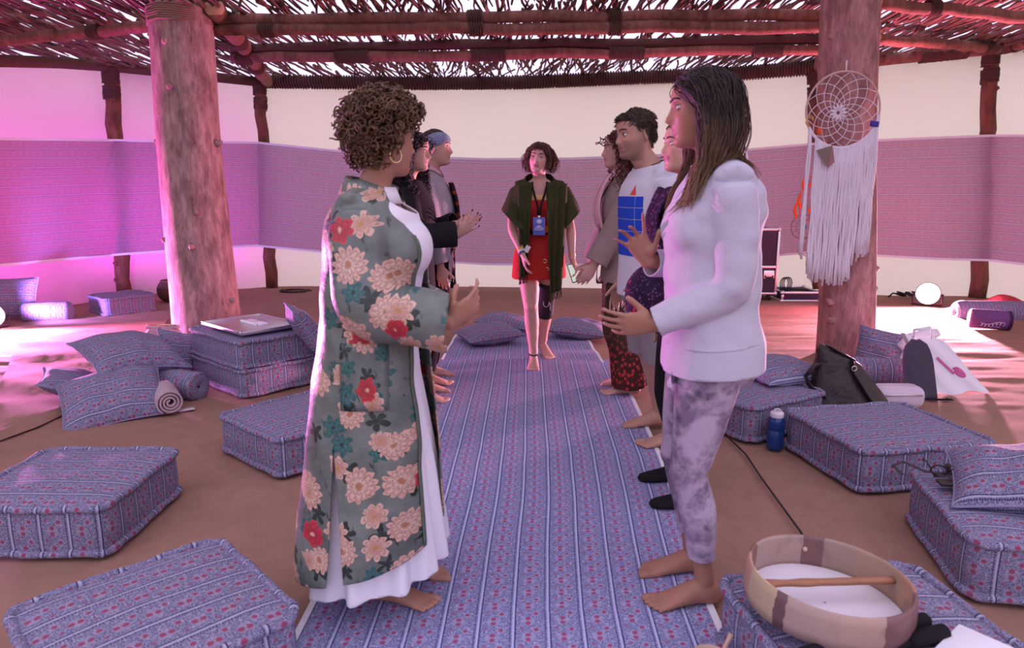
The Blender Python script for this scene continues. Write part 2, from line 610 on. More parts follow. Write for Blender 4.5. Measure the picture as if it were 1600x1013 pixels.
allv, allf, nn, singles = [], [], 0, 0
r = random.Random(4)
N_TW = 4700
for i in range(N_TW):
    x = r.uniform(-7.4, 8.1); y = r.uniform(2.6, 9.9)
    if y > wall_y_limit(x) + (0.9 if x < -4.5 else 0.3): continue
    # denser over the side bays, thinner in the middle bay
    if abs(x) < 3.2 and r.random() < 0.18: continue
    k = r.randrange(28)
    ang = r.gauss(0, 6.5) + (x * -1.2)
    z = roof_z(x, y) + r.uniform(-0.02, 0.05)
    if singles < 260 and 5.6 < y < 7.4 and abs(x) < y * 0.75 and r.random() < 0.2:
        o = bpy.data.objects.new('twig', TWM[k]); C.objects.link(o); o.parent = ceil
        o.location = (x, y - 6, z - 2.86); o.rotation_euler = (r.gauss(0, .02), 0, math.radians(ang)); singles += 1
    else:
        V, Fs = TWA[k]
        c, s = math.cos(math.radians(ang)), math.sin(math.radians(ang))
        W = np.stack([V[:, 0] * c - V[:, 1] * s + x, V[:, 0] * s + V[:, 1] * c + y - 6, V[:, 2] + z - 2.86 + V[:, 1] * r.gauss(0, .02)], 1)
        allv.append(W); allf.extend([tuple(q + nn for q in f) for f in Fs]); nn += len(W)
me = bpy.data.meshes.new('twig_layer'); me.from_pydata(np.vstack(allv).tolist(), [], allf)
tag(put('twig_layer', me, M['twig'], ceil), kind='stuff')


# ---- poles, posts and lashings
def wobble(a, b, n, amp, seed):
    a, b = Vector(a), Vector(b); r = random.Random(seed)
    d = (b - a).normalized(); u = d.orthogonal().normalized(); w = d.cross(u)
    return [a.lerp(b, i / (n - 1)) + (u * r.uniform(-amp, amp) + w * r.uniform(-amp, amp)) * (0 if i in (0, n - 1) else 1) for i in range(n)]


def lash(parent, base, p, d, r, L, mat, turns=None, tr=0.011, name='lashing'):
    """rope wound round a pole at p, along direction d"""
    d = Vector(d).normalized(); u = d.orthogonal().normalized(); w = d.cross(u)
    turns = turns or max(4, int(L / (tr * 1.7)))
    g = Geo()
    pts = []
    rr = random.Random(int(p[0] * 100 + p[1] * 37))
    for i in range(turns * 12 + 1):
        a = 2 * math.pi * i / 12
        q = r + tr * 0.6 + rr.uniform(-.003, .004)
        pts.append(Vector(p) + d * (-L / 2 + L * i / (turns * 12) + 0.006 * math.sin(a * 3 + p[0])) + u * (q * math.cos(a)) + w * (q * math.sin(a)))
    g.tube(pts, tr, 5)
    return put(name, g, mat, parent, shift=base)


def pole(name, label, cat, a, b, r0, r1, mat, seed, lashes=(), lash_mat=None, knots=0, amp=0.012, ends=True, group=None):
    a, b = Vector(a), Vector(b)
    base = a if a.z <= b.z else b
    root = thing(name, label, cat, base, group=group)
    n = 14
    path = wobble(a, b, n, amp, seed)
    g = Geo()
    rr = random.Random(seed)
    nu = 18
    g.tube(path, [(r0 + (r1 - r0) * i / (n - 1)) * rr.uniform(0.95, 1.05) for i in range(n)], nu)
    for k in range(knots):
        i = rr.randrange(1, n - 1)
        d = (path[i] - path[i - 1]).normalized(); u = d.orthogonal().normalized(); w = d.cross(u)
        ph = rr.uniform(0, 6.28)
        q = u * math.cos(ph) + w * math.sin(ph)
        ra = r0 + (r1 - r0) * i / (n - 1)
        g.tube([path[i] + q * ra * 0.7, path[i] + q * (ra + 0.03 * rr.uniform(.5, 1)) + d * 0.02], [0.035, 0.018], 7)
    put('shaft', g, mat, root, shift=base)
    d = (b - a).normalized()
    if ends:
        for p, s in ((a, -1), (b, 1)):
            ge = Geo(); ra = r0 if s < 0 else r1
            ge.tube([p - d * s * 0.004, p + d * s * 0.003], [ra * 0.96, ra * 0.93], 18)
            put('cut_end', ge, M['cutend'], root, shift=base)
    for t, L in lashes:
        lash(root, base, a.lerp(b, t), d, r0 + (r1 - r0) * t, L, lash_mat or M['rope'])
    return root


# thick log pillars
def pillar(label, base, top, r0, r1, seed, mat, wraps):
    base, top = Vector(base), Vector(top)
    root = thing('log_pillar', label, 'pillar', base)
    n, nu = 60, 40
    rows = []
    d = (top - base).normalized(); u = Vector((1, 0, 0)); u = (u - d * u.dot(d)).normalized(); w = d.cross(u)
    P = []
    for j in range(n):
        t = j / (n - 1)
        for i in range(nu):
            a = 2 * math.pi * i / nu
            P.append((math.cos(a) * 1.6, math.sin(a) * 1.6, t * 5))
    nz = vnoise(np.array(P), seed) * 0.03 + vnoise(np.array(P) * (3, 3, 1.0), seed + 1) * 0.012
    k = 0
    for j in range(n):
        t = j / (n - 1); row = []
        cx = 0.02 * math.sin(t * 4 + seed)
        for i in range(nu):
            a = 2 * math.pi * i / nu
            r = (r0 + (r1 - r0) * t + (0.05 * r0 * math.exp(-t * 12))) * (1 + nz[k] * 1.6); k += 1
            row.append(base.lerp(top, t) + u * (r * math.cos(a) + cx) + w * (r * math.sin(a)))
        rows.append(row)
    g = Geo(); g.grid(rows, cu=True, cap=True)
    rr = random.Random(seed)
    put('log', g, mat, root, shift=base)
    for q in range(9):   # branch stubs
        t = rr.uniform(0.1, 0.85); a = rr.uniform(math.pi * 0.9, math.pi * 2.1)
        p = base.lerp(top, t); r = r0 + (r1 - r0) * t
        o = u * math.cos(a) + w * math.sin(a)
        gs = Geo(); gs.tube([p + o * r * 0.93, p + o * (r + 0.012), p + o * (r + 0.03) + d * 0.02], [0.035, 0.024, 0.012], 8)
        put('branch_stub', gs, mat, root, shift=base)
    for t, L, mt in wraps:
        lash(root, base, base.lerp(top, t), d, (r0 + (r1 - r0) * t) * 1.03, L, mt, tr=0.010, name='rope_wrap')
    return root


lb = G(326, 522); lt = at(279, 2, lb.y); lt = lb + (lt - lb) * 1.03
pillar('thick pale weathered log pillar with rope round its top, behind the tray on the left', lb, lt, 0.295, 0.245, 3, M['log'], [(0.925, 0.14, M['twine'])])
rb = G(1317, 556); rt = at(1332, 0, rb.y); rt = rb + (rt - rb) * 1.06
m = wood_log('reddish_log_wood', (0.26, 0.115, 0.11), (0.62, 0.33, 0.31))
pillar('thick reddish log pillar carrying the large white dream catcher', rb, rt, 0.208, 0.205, 8, m, [])

# wall posts
for (px, py, tx, ty, r, lab, g2) in ((428, 449, 405, 128, 0.075, 'dark wall post at the left back corner', 1), (200, 462, 172, 108, 0.088, 'dark wall post on the left between canvas panels', 2),
                                    (1520, 466, 1549, 78, 0.085, 'red lit knotty wall post beside the floodlight on the right', 3), (1278, 458, 1272, 108, 0.075, 'dark wall post half hidden behind the dream catcher pillar', 4)):
    a = on_wall(px, py); a.z = 0; a.y -= 0.075
    b = at(tx, ty, a.y)
    pole('wall_post', lab, 'post', a, b, r * 1.08, r * 0.95, M['post'], 20 + g2, [(0.97, 0.17), (0.90, 0.16)], knots=4, amp=0.02, ends=False)


def zat(px, py, z): return G(px, py, z)


# roof poles
z1 = 2.72
Yb = G(800, 40, z1).y
pole('roof_pole', 'upper of two stripped roof poles spanning between the pillars', 'pole', (-2.72, Yb + .02, 2.775), (3.0, Yb - .05, 2.80), 0.048, 0.05, M['pole'], 31, [(0.42, .13), (0.63, .12)])
pole('roof_pole', 'lower of two stripped roof poles spanning between the pillars', 'pole', (-2.70, Yb + .02, 2.685), (3.0, Yb - .05, 2.705), 0.05, 0.052, M['pole'], 32, [(0.10, .14), (0.42, .13), (0.63, .12), (0.955, .14)])
Y2 = G(800, 84, 2.70).y
pole('roof_pole', 'dark upper roof pole midway between pillars and back wall', 'pole', (-2.95, Y2 + .15, 2.775), (3.5, Y2 - .15, 2.81), 0.05, 0.05, M['rope'], 33, [], amp=.015)
pole('roof_pole', 'pale lower roof pole bound on by wide rope wraps, midway to the back wall', 'pole', (-2.95, Y2 + .15, 2.68), (3.5, Y2 - .15, 2.715), 0.052, 0.05, M['pole'], 34,
     [(0.02, .15), (0.20, .36), (0.42, .36), (0.64, .36), (0.86, .30), (0.97, .16)])
# rope-bound beam along the top of the back wall
def bound_beam(label, pts, r, seed, mat, lm):
    base = Vector(pts[0])
    root = thing('eaves_pole', label, 'pole', base)
    n = 0
    g = Geo(); g.tube(pts, r, 12); put('shaft', g, mat, root, shift=base)
    for a, b in zip(pts[:-1], pts[1:]):
        a, b = Vector(a), Vector(b); L = (b - a).length
        k = max(1, int(L / 0.55))
        for i in range(k):
            if lm is None and (i + seed) % 3: continue
            lash(root, base, a.lerp(b, (i + .5) / k), b - a, r, L / k * (0.98 if lm else 0.5), M['rope'], tr=0.012, turns=int(L / k / 0.034))
    return root


ev = [at(405, 127, 9.40), at(640, 130, 9.48), at(800, 129, 9.46), at(1000, 121, 9.36), at(1150, 115, 9.05), at(1282, 105, 8.72)]
bound_beam('rope bound eaves pole along the top of the back canvas wall', ev, 0.075, 1, M['rope'], True)
ev2 = [at(-60, 91, 6.85), at(0, 95, 7.05), at(90, 98, 7.9), at(172, 104, 8.58), at(290, 116, 9.0), at(405, 128, 9.36)]
bound_beam('dark rope tied eaves pole along the top of the left canvas wall', ev2, 0.06, 2, M['rope'], None)
ev3 = [at(1282, 104, 8.70), at(1400, 91, 8.56), at(1549, 76, 8.42), at(1600, 66, 8.0), at(1700, 40, 6.9)]
bound_beam('red lit rope tied eaves pole along the top of the right canvas wall', ev3, 0.07, 3, M['pole'], None)
# rafters running back from the pillars to the corners
pole('rafter', 'round rafter with a pale cut end, from the left pillar to the corner post', 'pole', at(335, 12, 6.15), at(418, 128, 9.30), 0.085, 0.07, M['pole'], 41, [(0.33, .16), (0.70, .16)])
pole('rafter', 'round rafter with a pale cut end, behind the right pillar', 'pole', at(1322, 8, 6.0), at(1281, 103, 8.62), 0.085, 0.075, M['pole'], 42, [(0.6, .16)])
# side bay poles
pole('roof_pole', 'long thin roof pole above the left canvas wall, running to the left pillar', 'pole', zat(-60, 70, 2.70), zat(250, 40, 2.72), 0.05, 0.05, M['pole'], 43, [(0.7, .12)])
pole('roof_pole', 'curved upper roof pole in the right bay', 'pole', zat(1372, 4, 2.74), zat(1640, 30, 2.74), 0.045, 0.05, M['pole'], 44, [(0.3, .1)])
pole('roof_pole', 'lower roof pole in the right bay, tied at the wall post', 'pole', zat(1370, 60, 2.74), zat(1560, 76, 2.86), 0.05, 0.055, M['pole'], 45, [(0.9, .2)])
# ------------------------------------------------------------------ runner on the floor
def runner(name, label, pts_l, pts_r, z, seed, group=None):
    """printed runner: left and right edges as lists of (x, y), near to far"""
    n, k = 120, 46
    g, e = Geo(), Geo()
    def lerp(pts, t):
        q = min(int(t * (len(pts) - 1)), len(pts) - 2); f = t * (len(pts) - 1) - q
        a, b = pts[q], pts[q + 1]
        return a[0] + (b[0] - a[0]) * f, a[1] + (b[1] - a[1]) * f
    P = []
    for j in range(n):
        a, b = lerp(pts_l, j / (n - 1)), lerp(pts_r, j / (n - 1))
        for i in range(k):
            t = i / (k - 1)
            P.append((a[0] + (b[0] - a[0]) * t, a[1] + (b[1] - a[1]) * t, z))
    P = np.array(P)
    P[:, 0] += 0.010 * vnoise(P * (0.5, 2.2, 1), seed) * np.clip((P[:, 1] - 2) / 2, 0, 1)
    P[:, 2] += 0.006 * (0.6 + vnoise(P * (1.6, 5, 1), seed + 2)) * np.clip((P[:, 1] - 3.4) / 1.5, 0.12, 1.4)
    P = P.reshape(n, k, 3)
    w = abs(pts_r[0][0] - pts_l[0][0])
    us = [w * i / (k - 1) for i in range(k)]
    y0 = pts_l[0][1]
    vs = [P[j, 0, 1] - y0 for j in range(n)]
    g.grid(P, uv=(us, vs))
    o = put(name, g, M['carpet']); tag(o, label, 'rug', group)
    for c, s in ((0, -1), (k - 1, 1)):
        e = Geo(); e.grid([[P[j, c] + np.array((-0.010, 0, 0.002)) for j in range(n)], [P[j, c] + np.array((0.012, 0, 0.0035)) for j in range(n)]])
        put('white_selvedge', e, M['white'], o)
    return o


runner('runner_rug', 'long blue grey printed runner between the two rows of people', [(-0.66, 0.9), (-0.64, 1.93), (-0.62, 3.4), (-0.60, 5.20)], [(0.60, 0.9), (0.63, 1.98), (0.74, 3.22), (0.80, 5.22)], 0.004, 3)
runner('runner_rug', 'far shorter piece of printed runner under the walking woman and pillows', [(-0.56, 5.05), (-0.52, 6.2)], [(0.70, 5.02), (0.66, 6.2)], 0.001, 8)

# thin cloth lying over the floor on the left, its edge seen as a line
g = Geo()
A = [G(-40, 700), G(0, 690), G(60, 668), G(110, 644), G(200, 606)]
rows = []
for t in np.linspace(0, 1, 30):
    row = []
    for i in range(40):
        q = i / 39 * (len(A) - 1); k = min(int(q), len(A) - 2)
        a = A[k].lerp(A[k + 1], q - k); b = a + Vector((-1.0 - 0.6 * (1 - i / 39), 2.6, 0))
        row.append(a.lerp(b, t))
    rows.append(row)
P = np.array([[tuple(p) for p in r] for r in rows]).reshape(-1, 3)
P[:, 2] = 0.024 + 0.012 * vnoise(P * (2.2, 8, 1), 5)
P[:40, 2] = 0.005
g.grid(P.reshape(30, 40, 3))
tag(put('floor_cloth', g, M['floor']), 'loose brown cloth lying over the floor on the left, lit bright pink', 'cloth')

# seam cord on the right
g = Geo(); g.tube([G(1140, 688) + Vector((0, 0, .007)), G(1165, 712) + Vector((0, 0, .007)), G(1190, 750) + Vector((0, 0, .007)), G(1250, 833) + Vector((0, 0, .007)), G(1290, 900) + Vector((0, 0, .007))], 0.0045, 6)
tag(put('cable', g, M['black']), 'thin black cable across the brown floor beside the front right woman', 'cable')


# ------------------------------------------------------------------ mattress cushions
def rrect(w, d, rad, n=7):
    pts = []
    for cx, cy, a0 in ((w / 2 - rad, d / 2 - rad, 0), (-w / 2 + rad, d / 2 - rad, 90), (-w / 2 + rad, -d / 2 + rad, 180), (w / 2 - rad, -d / 2 + rad, 270)):
        for i in range(n):
            a = math.radians(a0 + 90 * i / (n - 1)); pts.append((cx + rad * math.cos(a), cy + rad * math.sin(a)))
    out = []      # add points along the straight sides
    for i, p in enumerate(pts):
        out.append(p); q = pts[(i + 1) % len(pts)]
        L = math.dist(p, q)
        if L > 0.06:
            k = int(L / 0.04)
            for j in range(1, k): out.append((p[0] + (q[0] - p[0]) * j / k, p[1] + (q[1] - p[1]) * j / k))
    return out


def mattress(label, c, yaw, w, d, h, seed=0, z0=0.0, group='square printed floor cushions'):
    root = thing('floor_cushion', label, 'cushion', (c[0], c[1], z0), yaw, group)
    rad = 0.055
    L = rrect(w, d, rad)
    n = len(L)
    per = [0.0]
    for i in range(n): per.append(per[-1] + math.dist(L[i], L[(i + 1) % n]))
    def ring(sc, z, seedk=0):
        return [(p[0] * sc, p[1] * sc, z) for p in L]
    rr = random.Random(seed)
    ph = [rr.uniform(0, 6) for _ in range(4)]
    def bul(i, t): return 1 + 0.018 * math.sin(math.pi * t) + 0.006 * math.sin(per[i] * 9 + ph[0]) * math.sin(math.pi * t)
    g = Geo()
    zs = [0.014, 0.03, h * .3, h * .5, h * .7, h - .03, h - 0.014]
    rows = []
    for z in zs:
        t = (z - zs[0]) / (zs[-1] - zs[0])
        rows.append([(L[i][0] * bul(i, t), L[i][1] * bul(i, t), z) for i in range(n)])
    g.grid(rows, cu=True, uv=(per, zs))
    # top and bottom panels
    for s in (1, 0):
        fr = [1.0, 0.975, 0.94, 0.88, 0.78, 0.64, 0.48, 0.30, 0.14, 0.02]
        P = []
        for k in fr:
            for p in L:
                z = (h - 0.014 + 0.004 + 0.016 * (1 - k ** 4) + 0.005 * math.sin(p[0] * k * 14 + ph[1]) * math.sin(p[1] * k * 11 + ph[2]) * (1 - k)) if s else 0.014 - 0.006 * (1 - k ** 4)
                P.append((p[0] * k, p[1] * k, z))
        F = []
        for j in range(len(fr) - 1):
            for i in range(n):
                i2 = (i + 1) % n
                f = (j * n + i, j * n + i2, (j + 1) * n + i2, (j + 1) * n + i)
                F.append(f if s else f[::-1])
        F.append(tuple((len(fr) - 1) * n + i for i in range(n))[::1 if s else -1])
        g.add(P, F, uv=[(p[1] + 3.0, p[0] + 3.0) for p in P])
    put('cover', g, M['cushion'], root)
    for z, nm in ((h - 0.012, 'piping'), (0.016, 'piping')):
        gp = Geo()
        q = [(p[0] * 1.012, p[1] * 1.012, z + 0.003 * math.sin(i * 0.9 + ph[3])) for i, p in enumerate(L)]
        gp.tube(q, [0.0145 + 0.0015 * math.sin(i * 1.7) for i in range(n)], 8, closed=True, up=(0, 0, 1), uv=False)
        # stripes cross the roll: u along the roll
        us = [0.09 * i / 8 for i in range(9)]
        gp.uv = []
        for j in range(n):
            for i in range(8):
                gp.uv.append([(per[j], us[i]), (per[j], us[i + 1]), (per[j + 1], us[i + 1]), (per[j + 1], us[i])])
        put(nm, gp, M['cushion'], root)
    # stitched seam line round the middle on the broad side
    return root


mattress('large square printed floor cushion in the bottom left corner of the picture', (-0.965, 1.655), 44, .56, .56, .2, 1)
mattress('square printed floor cushion with a horizontal side seam, before the pink lit floor', (-1.745, 2.55), 0, .57, .57, .2, 2)
mattress('square printed floor cushion half hidden behind the woman in the floral coat', (-1.09, 3.35), 49, .57, .57, .195, 3)
mattress('lower floor cushion of the stack under the metal tray', (-1.80, 4.64), 49, .56, .72, .185, 4)
mattress('upper floor cushion of the stack, carrying the metal tray', (-1.805, 4.645), 48, .56, .72, .185, 5, z0=0.186)
mattress('violet floor cushion standing alone in front of the left canvas wall', (-4.32, 7.48), 50, .52, .50, .19, 6)
mattress('square printed floor cushion right of the blue bottle', (1.80, 3.15), 10, .67, .60, .2, 7)
mattress('square printed floor cushion under the black backpack, behind the blue bottle', (1.36, 3.81), 30, .60, .60, .2, 8)
mattress('square printed floor cushion carrying the eyeglasses, at the right picture edge', (1.83, 2.23), -13, .60, .59, .21, 9)
mattress('square printed floor cushion under the wooden frame drum', (0.945, 1.56), 8, .60, .60, .2, 10)


# ------------------------------------------------------------------ pillows and bolsters
def pillow_geo(w, d, t, seed, sag=0.0):
    g = Geo(); n = 26
    r = random.Random(seed); ph = [r.uniform(0, 6) for _ in range(6)]
    for s in (1, -1):
        P, UV = [], []
        for j in range(n):
            for i in range(n):
                u, v = -1 + 2 * i / (n - 1), -1 + 2 * j / (n - 1)
                e = max(0.0, (1 - abs(u) ** 2.6)) ** 0.55 * max(0.0, (1 - abs(v) ** 2.6)) ** 0.55
                pin = 1 - 0.075 * (1 - u * u) * abs(v) ** 6     # sides drawn in between the ears
                pin2 = 1 - 0.075 * (1 - v * v) * abs(u) ** 6
                cr = 0.010 * math.sin(7 * u + 3 * v + ph[0]) * math.sin(5 * v - 2 * u + ph[1]) * e
                z = s * t / 2 * e + cr - sag * (u * u + v * v) * 0.5
                P.append((u * w / 2 * pin2, v * d / 2 * pin, z)); UV.append((v * d / 2 + 3, u * w / 2 + 3))
        F = []
        for j in range(n - 1):
            for i in range(n - 1):
                f = (j * n + i, j * n + i + 1, (j + 1) * n + i + 1, (j + 1) * n + i)
                F.append(f if s > 0 else f[::-1])
        g.add(P, F, uv=UV)
    e = Geo()
    edge = []
    for k in range(4 * (n - 1)):
        q, i = divmod(k, n - 1)
        u, v = [(-1 + 2 * i / (n - 1), -1), (1, -1 + 2 * i / (n - 1)), (1 - 2 * i / (n - 1), 1), (-1, 1 - 2 * i / (n - 1))][q]
        edge.append((u * w / 2 * (1 - 0.075 * (1 - v * v) * abs(u) ** 6), v * d / 2 * (1 - 0.075 * (1 - u * u) * abs(v) ** 6), -sag * (u * u + v * v) * 0.5))
    e.tube(edge, 0.005, 6, closed=True, up=(0, 0, 1))
    return g, e


M['piping'] = plain('blue_grey_edge_cord', (0.25, 0.23, 0.36), 0.85, 0.15, 0.3, 80)


def pillow(label, c, rot, w, d, t, seed, sag=0.0, group='printed square pillows', mat='cushion'):
    root = thing('pillow', label, 'pillow', c, group=group)
    root.rotation_euler = [math.radians(a) for a in rot]
    g, e = pillow_geo(w, d, t, seed, sag)
    put('pillow_cover', g, M[mat], root); put('edge_cord', e, M['piping'], root)
    return root


def bolster(label, c, direction, L, r, seed, group='printed bolsters'):
    root = thing('bolster', label, 'bolster', c, group=group)
    d = Vector(direction).normalized()
    g = Geo(); n, nu = 26, 28
    rr = random.Random(seed); ph = rr.uniform(0, 6)
    R = rot_to(d, (0, 0, 1))
    rows, us = [], []
    for j in range(n):
        t = j / (n - 1); x = (t - .5) * L
        e = min(1, (1 - abs(2 * t - 1)) * 9)
        ra = r * (0.82 + 0.18 * math.sqrt(e)) * (1 + 0.02 * math.sin(t * 13 + ph))
        rows.append([tuple(R @ Vector((ra * math.cos(2 * math.pi * i / nu), ra * math.sin(2 * math.pi * i / nu), x))) for i in range(nu)])
        us.append(x + 3)
    # uv: u (across the bands) along the roll
    g.grid(rows, cu=True, uv=([0.0] * (nu + 1), us))
    g.uv = []
    for j in range(n - 1):
        for i in range(nu):
            a0, a1 = r * 6.283 * i / nu, r * 6.283 * (i + 1) / nu
            g.uv.append([(us[j], a0), (us[j], a1), (us[j + 1], a1), (us[j + 1], a0)])
    put('bolster_cover', g, M['cushion'], root)
    for s in (-1, 1):
        ge = Geo(); rw = []
        for k, f in enumerate((0.82, 0.55, 0.3, 0.08)):
            rw.append([tuple(R @ Vector((r * f * (1 + 0.05 * math.sin(i * 3.0)) * math.cos(2 * math.pi * i / nu), r * f * math.sin(2 * math.pi * i / nu), s * (L / 2 + [0, .008, .004, -.01][k])))) for i in range(nu)])
        if s < 0: rw = [q[::-1] for q in rw]
        ge.grid(rw, cu=True, uv=([0.12 * i / nu * 6.28 for i in range(nu + 1)], [0, .04, .08, .12]))
        put('gathered_end', ge, M['cushion'], root)
    return root


# pillows by the walking woman
pillow('printed pillow lying flat left of the walking woman, nearest of the three', G(764, 536) + Vector((0, 0, .085)), (0, -4, 22), .50, .46, .17, 21)
pillow('printed pillow partly hidden behind another pillow, left of the walking woman', G(800, 521) + Vector((-.05, .1, .085)), (6, 3, 75), .46, .52, .17, 22)
pillow('printed pillow lying alone behind the legs of the walking woman, right side', G(904, 527) + Vector((0, 0, .085)), (0, 4, -12), .54, .46, .17, 23)
# heap on the left
pl = Vector((-2.25, 4.05, 0))
pillow('printed pillow on top of the heap at left, its pointed corner to the left', at(204, 547, 4.35), (12, 6, 50), .56, .56, .18, 24, 0.04)
pillow('printed pillow leaning at the front of the heap at left, above the rolled towel', at(176, 618, 3.92), (24, -6, 32), .56, .50, .18, 25, 0.03)
pillow('printed pillow edge lit pink, lowest behind the heap at left', at(140, 606, 4.25), (0, 24, 30), .56, .48, .16, 26)
pillow('printed pillow wedged upright between the heap and the cushion stack', at(288, 552, 4.74), (55, 20, 60), .36, .34, .13, 27)
bolster('short printed bolster at the foot of the heap, left of the cushion stack', at(280, 601, 4.28), (1, -0.35, 0), .34, .098, 28)
pillow('printed pillow leaning on the far side of the cushion stack, behind the floral coat', at(482, 518, 4.55), (55, 0, 115), .44, .42, .14, 29)
# far left
pillow('printed pillow propped against the canvas at the left picture edge, lit magenta', at(12, 466, 7.0), (66, 0, 12), .56, .44, .15, 30)
bolster('printed bolster lying near the left floodlight, lit magenta', at(74, 488, 6.95), (1, 0.25, 0), .44, .105, 31)
# right
pillow('printed pillow on the cushion under the backpack, left of the backpack', at(1216, 578, 3.98), (6, 0, 20), .46, .40, .12, 32)
pillow('printed pillow standing against the right pillar', at(1380, 560, 4.95), (80, 6, -38), .40, .42, .17, 33)
bolster('printed bolster behind the black backpack, right of the pillar', at(1356, 582, 4.62), (1, -0.18, 0), .50, .105, 34)
pillow('printed pillow lying on the cushion with the eyeglasses, cut by the right picture edge', at(1600, 745, 2.3), (10, -12, -30), .46, .42, .14, 35)
bolster('printed bolster at the right picture edge behind the purple roll bag', at(1572, 490, 7.05), (1, -0.12, 0), 1.0, .13, 36)

# ------------------------------------------------------------------ left things
# metal tray
o0 = Vector((-1.805, 4.645, 0.392))
root = thing('metal_tray', 'flat shiny metal tray lying on the cushion stack', 'tray', o0, 48)
g = Geo(); g.box((0, 0, 0.006), (.44, .58, .012), bev=.003)
for sx, sy, lx, ly in ((.213, 0, .014, .58), (-.213, 0, .014, .58), (0, .283, .44, .014), (0, -.283, .44, .014)): g.box((sx, sy, .014), (lx, ly, .018), bev=.003)
put('tray_body', g, M['steel'], root, smooth=30)
g = Geo(); g.tube([(-.02, -.10, .022), (-.02, .10, .022)], (0.011), 10); g.box((.03, 0, .018), (.07, .22, .012), bev=.004)
m = Mat('clear_plastic', 0.1).color((0.85, 0.83, 0.88)); M['plastic'] = m
put('handle_plate', g, m, root, smooth=30)

# rolled towel
root = thing('rolled_towel', 'rolled up pinkish towel in front of the pillow heap', 'towel', at(262, 628, 3.98))
root.location.z = 0.078
g = Geo(); d = Vector((0.55, -0.83, 0)); R = rot_to(d, (0, 0, 1))
m = plain('terry_towel', (0.48, 0.36, 0.40), 0.95, 0.1, 0.12, 40, 0.006, 260)
prof = []
for i in range(100):
    a = i / 99 * 6.283 * 3.4; rad = 0.012 + 0.062 * i / 99
    prof.append((rad * math.cos(a), rad * math.sin(a)))
rows = [[tuple(R @ Vector((p[0], p[1], x))) for p in prof] for x in np.linspace(-.14, .14, 12)]
g.grid(rows)
rows2 = [[tuple(R @ Vector((p[0] * 0.9, p[1] * 0.9, x))) for p in prof] for x in np.linspace(-.139, .139, 12)]
o = put('towel_roll', g, m, root)
md = o.modifiers.new('thick', 'SOLIDIFY'); md.thickness = 0.012; md.offset = 0
g = Geo(); g.box(G(291, 641) + Vector((0, 0, .004)), (.09, .05, .003), R=RZ(35))
tag(put('paper_slip', g, M['white']), 'small white paper slip on the floor beside the rolled towel', 'paper')
# red pouch and white cloth by the pillar
root = thing('red_pouch', 'small red printed pouch lying on crumpled white cloth near the left pillar', 'pouch', at(254, 509, 5.45))
root.location.z = 0.165
m = Mat('red_print', 0.8); oo = m.obj(); m.color(m.mix(m.voro(oo, 45)['Distance'].above(.3, .1), (0.55, .08, .12), (0.5, .35, .42)))
g = Geo(); g.ellip((0, 0, 0), (.15, .07, .065)); g.box((0, 0, .055), (.27, .05, .03), bev=.012)
put('pouch_body', g, m, root)
g = Geo(); g.tube([(-.12, -.02, .075), (0, -.025, .08), (.12, -.02, .075)], .006, 6); put('zip', g, M['gold'], root)
g = Geo(); gg = Geo()
tp = at(262, 520, 5.42); P = []
for j in range(14):
    for i in range(18):
        u, v = i / 17 - .5, j / 13 - .5
        P.append((tp.x + u * .46, tp.y + v * .34, max(0.012, 0.135 * math.exp(-(u * u + v * v) * 5) - .03 + 0.012 * math.sin(u * 22 + v * 9))))
g.grid(np.array(P).reshape(14, 18, 3))
tag(put('crumpled_cloth', g, M['white']), 'crumpled white cloth heap under the red pouch near the left pillar', 'cloth')
# round basket by the wall
root = thing('round_basket', 'dark round basket half hidden behind the left pillar', 'basket', G(268, 472), 0)
g = Geo(); rows = []
for k in range(9):
    a = -1.2 + 2.1 * k / 8
    rows.append([(0.15 * math.cos(a) * math.cos(i * .3142), 0.15 * math.cos(a) * math.sin(i * .3142), 0.14 + .15 * math.sin(a)) for i in range(20)])
g.grid(rows, cu=True); g.box((0, 0, .003), (.1, .1, .006))
put('basket_body', g, M['rope'], root)
g = Geo(); g.tube([rows[-1][i] for i in range(20)], .012, 6, closed=True); put('rim', g, M['post'], root)

# ------------------------------------------------------------------ right things
# blue bottle
b = Vector((1.355, 3.34, 0)); root = thing('water_bottle', 'translucent blue water bottle with a white lid on the floor between two cushions', 'bottle', b)
def lathe(prof, n=28):
    g = Geo(); g.grid([[(r * math.cos(2 * math.pi * i / n), r * math.sin(2 * math.pi * i / n), z) for i in range(n)] for r, z in prof], cu=True, cap=True); return g
m = Mat('blue_plastic', 0.18, 0.5).color((0.01, 0.05, 0.22)); M['bluep'] = m
m.b.inputs['Transmission Weight'].default_value = 0.25
put('bottle_body', lathe([(.035, .0), (.041, .004), (.042, .02), (.042, .095), (.0395, .10), (.0395, .106), (.042, .112), (.042, .150), (.036, .166), (.030, .172)]), m, root)
put('lid', lathe([(.031, .168), (.033, .172), (.033, .192), (.030, .196), (.004, .197)]), plain('lid_white', (.7, .66, .72), .5), root)
g = Geo(); g.tube([(.02 * math.cos(a), 0, .196 + .016 * math.sin(a)) for a in np.linspace(0, math.pi, 9)], .004, 6); put('carry_loop', g, plain('lid_grey', (.6, .57, .63), .5), root)

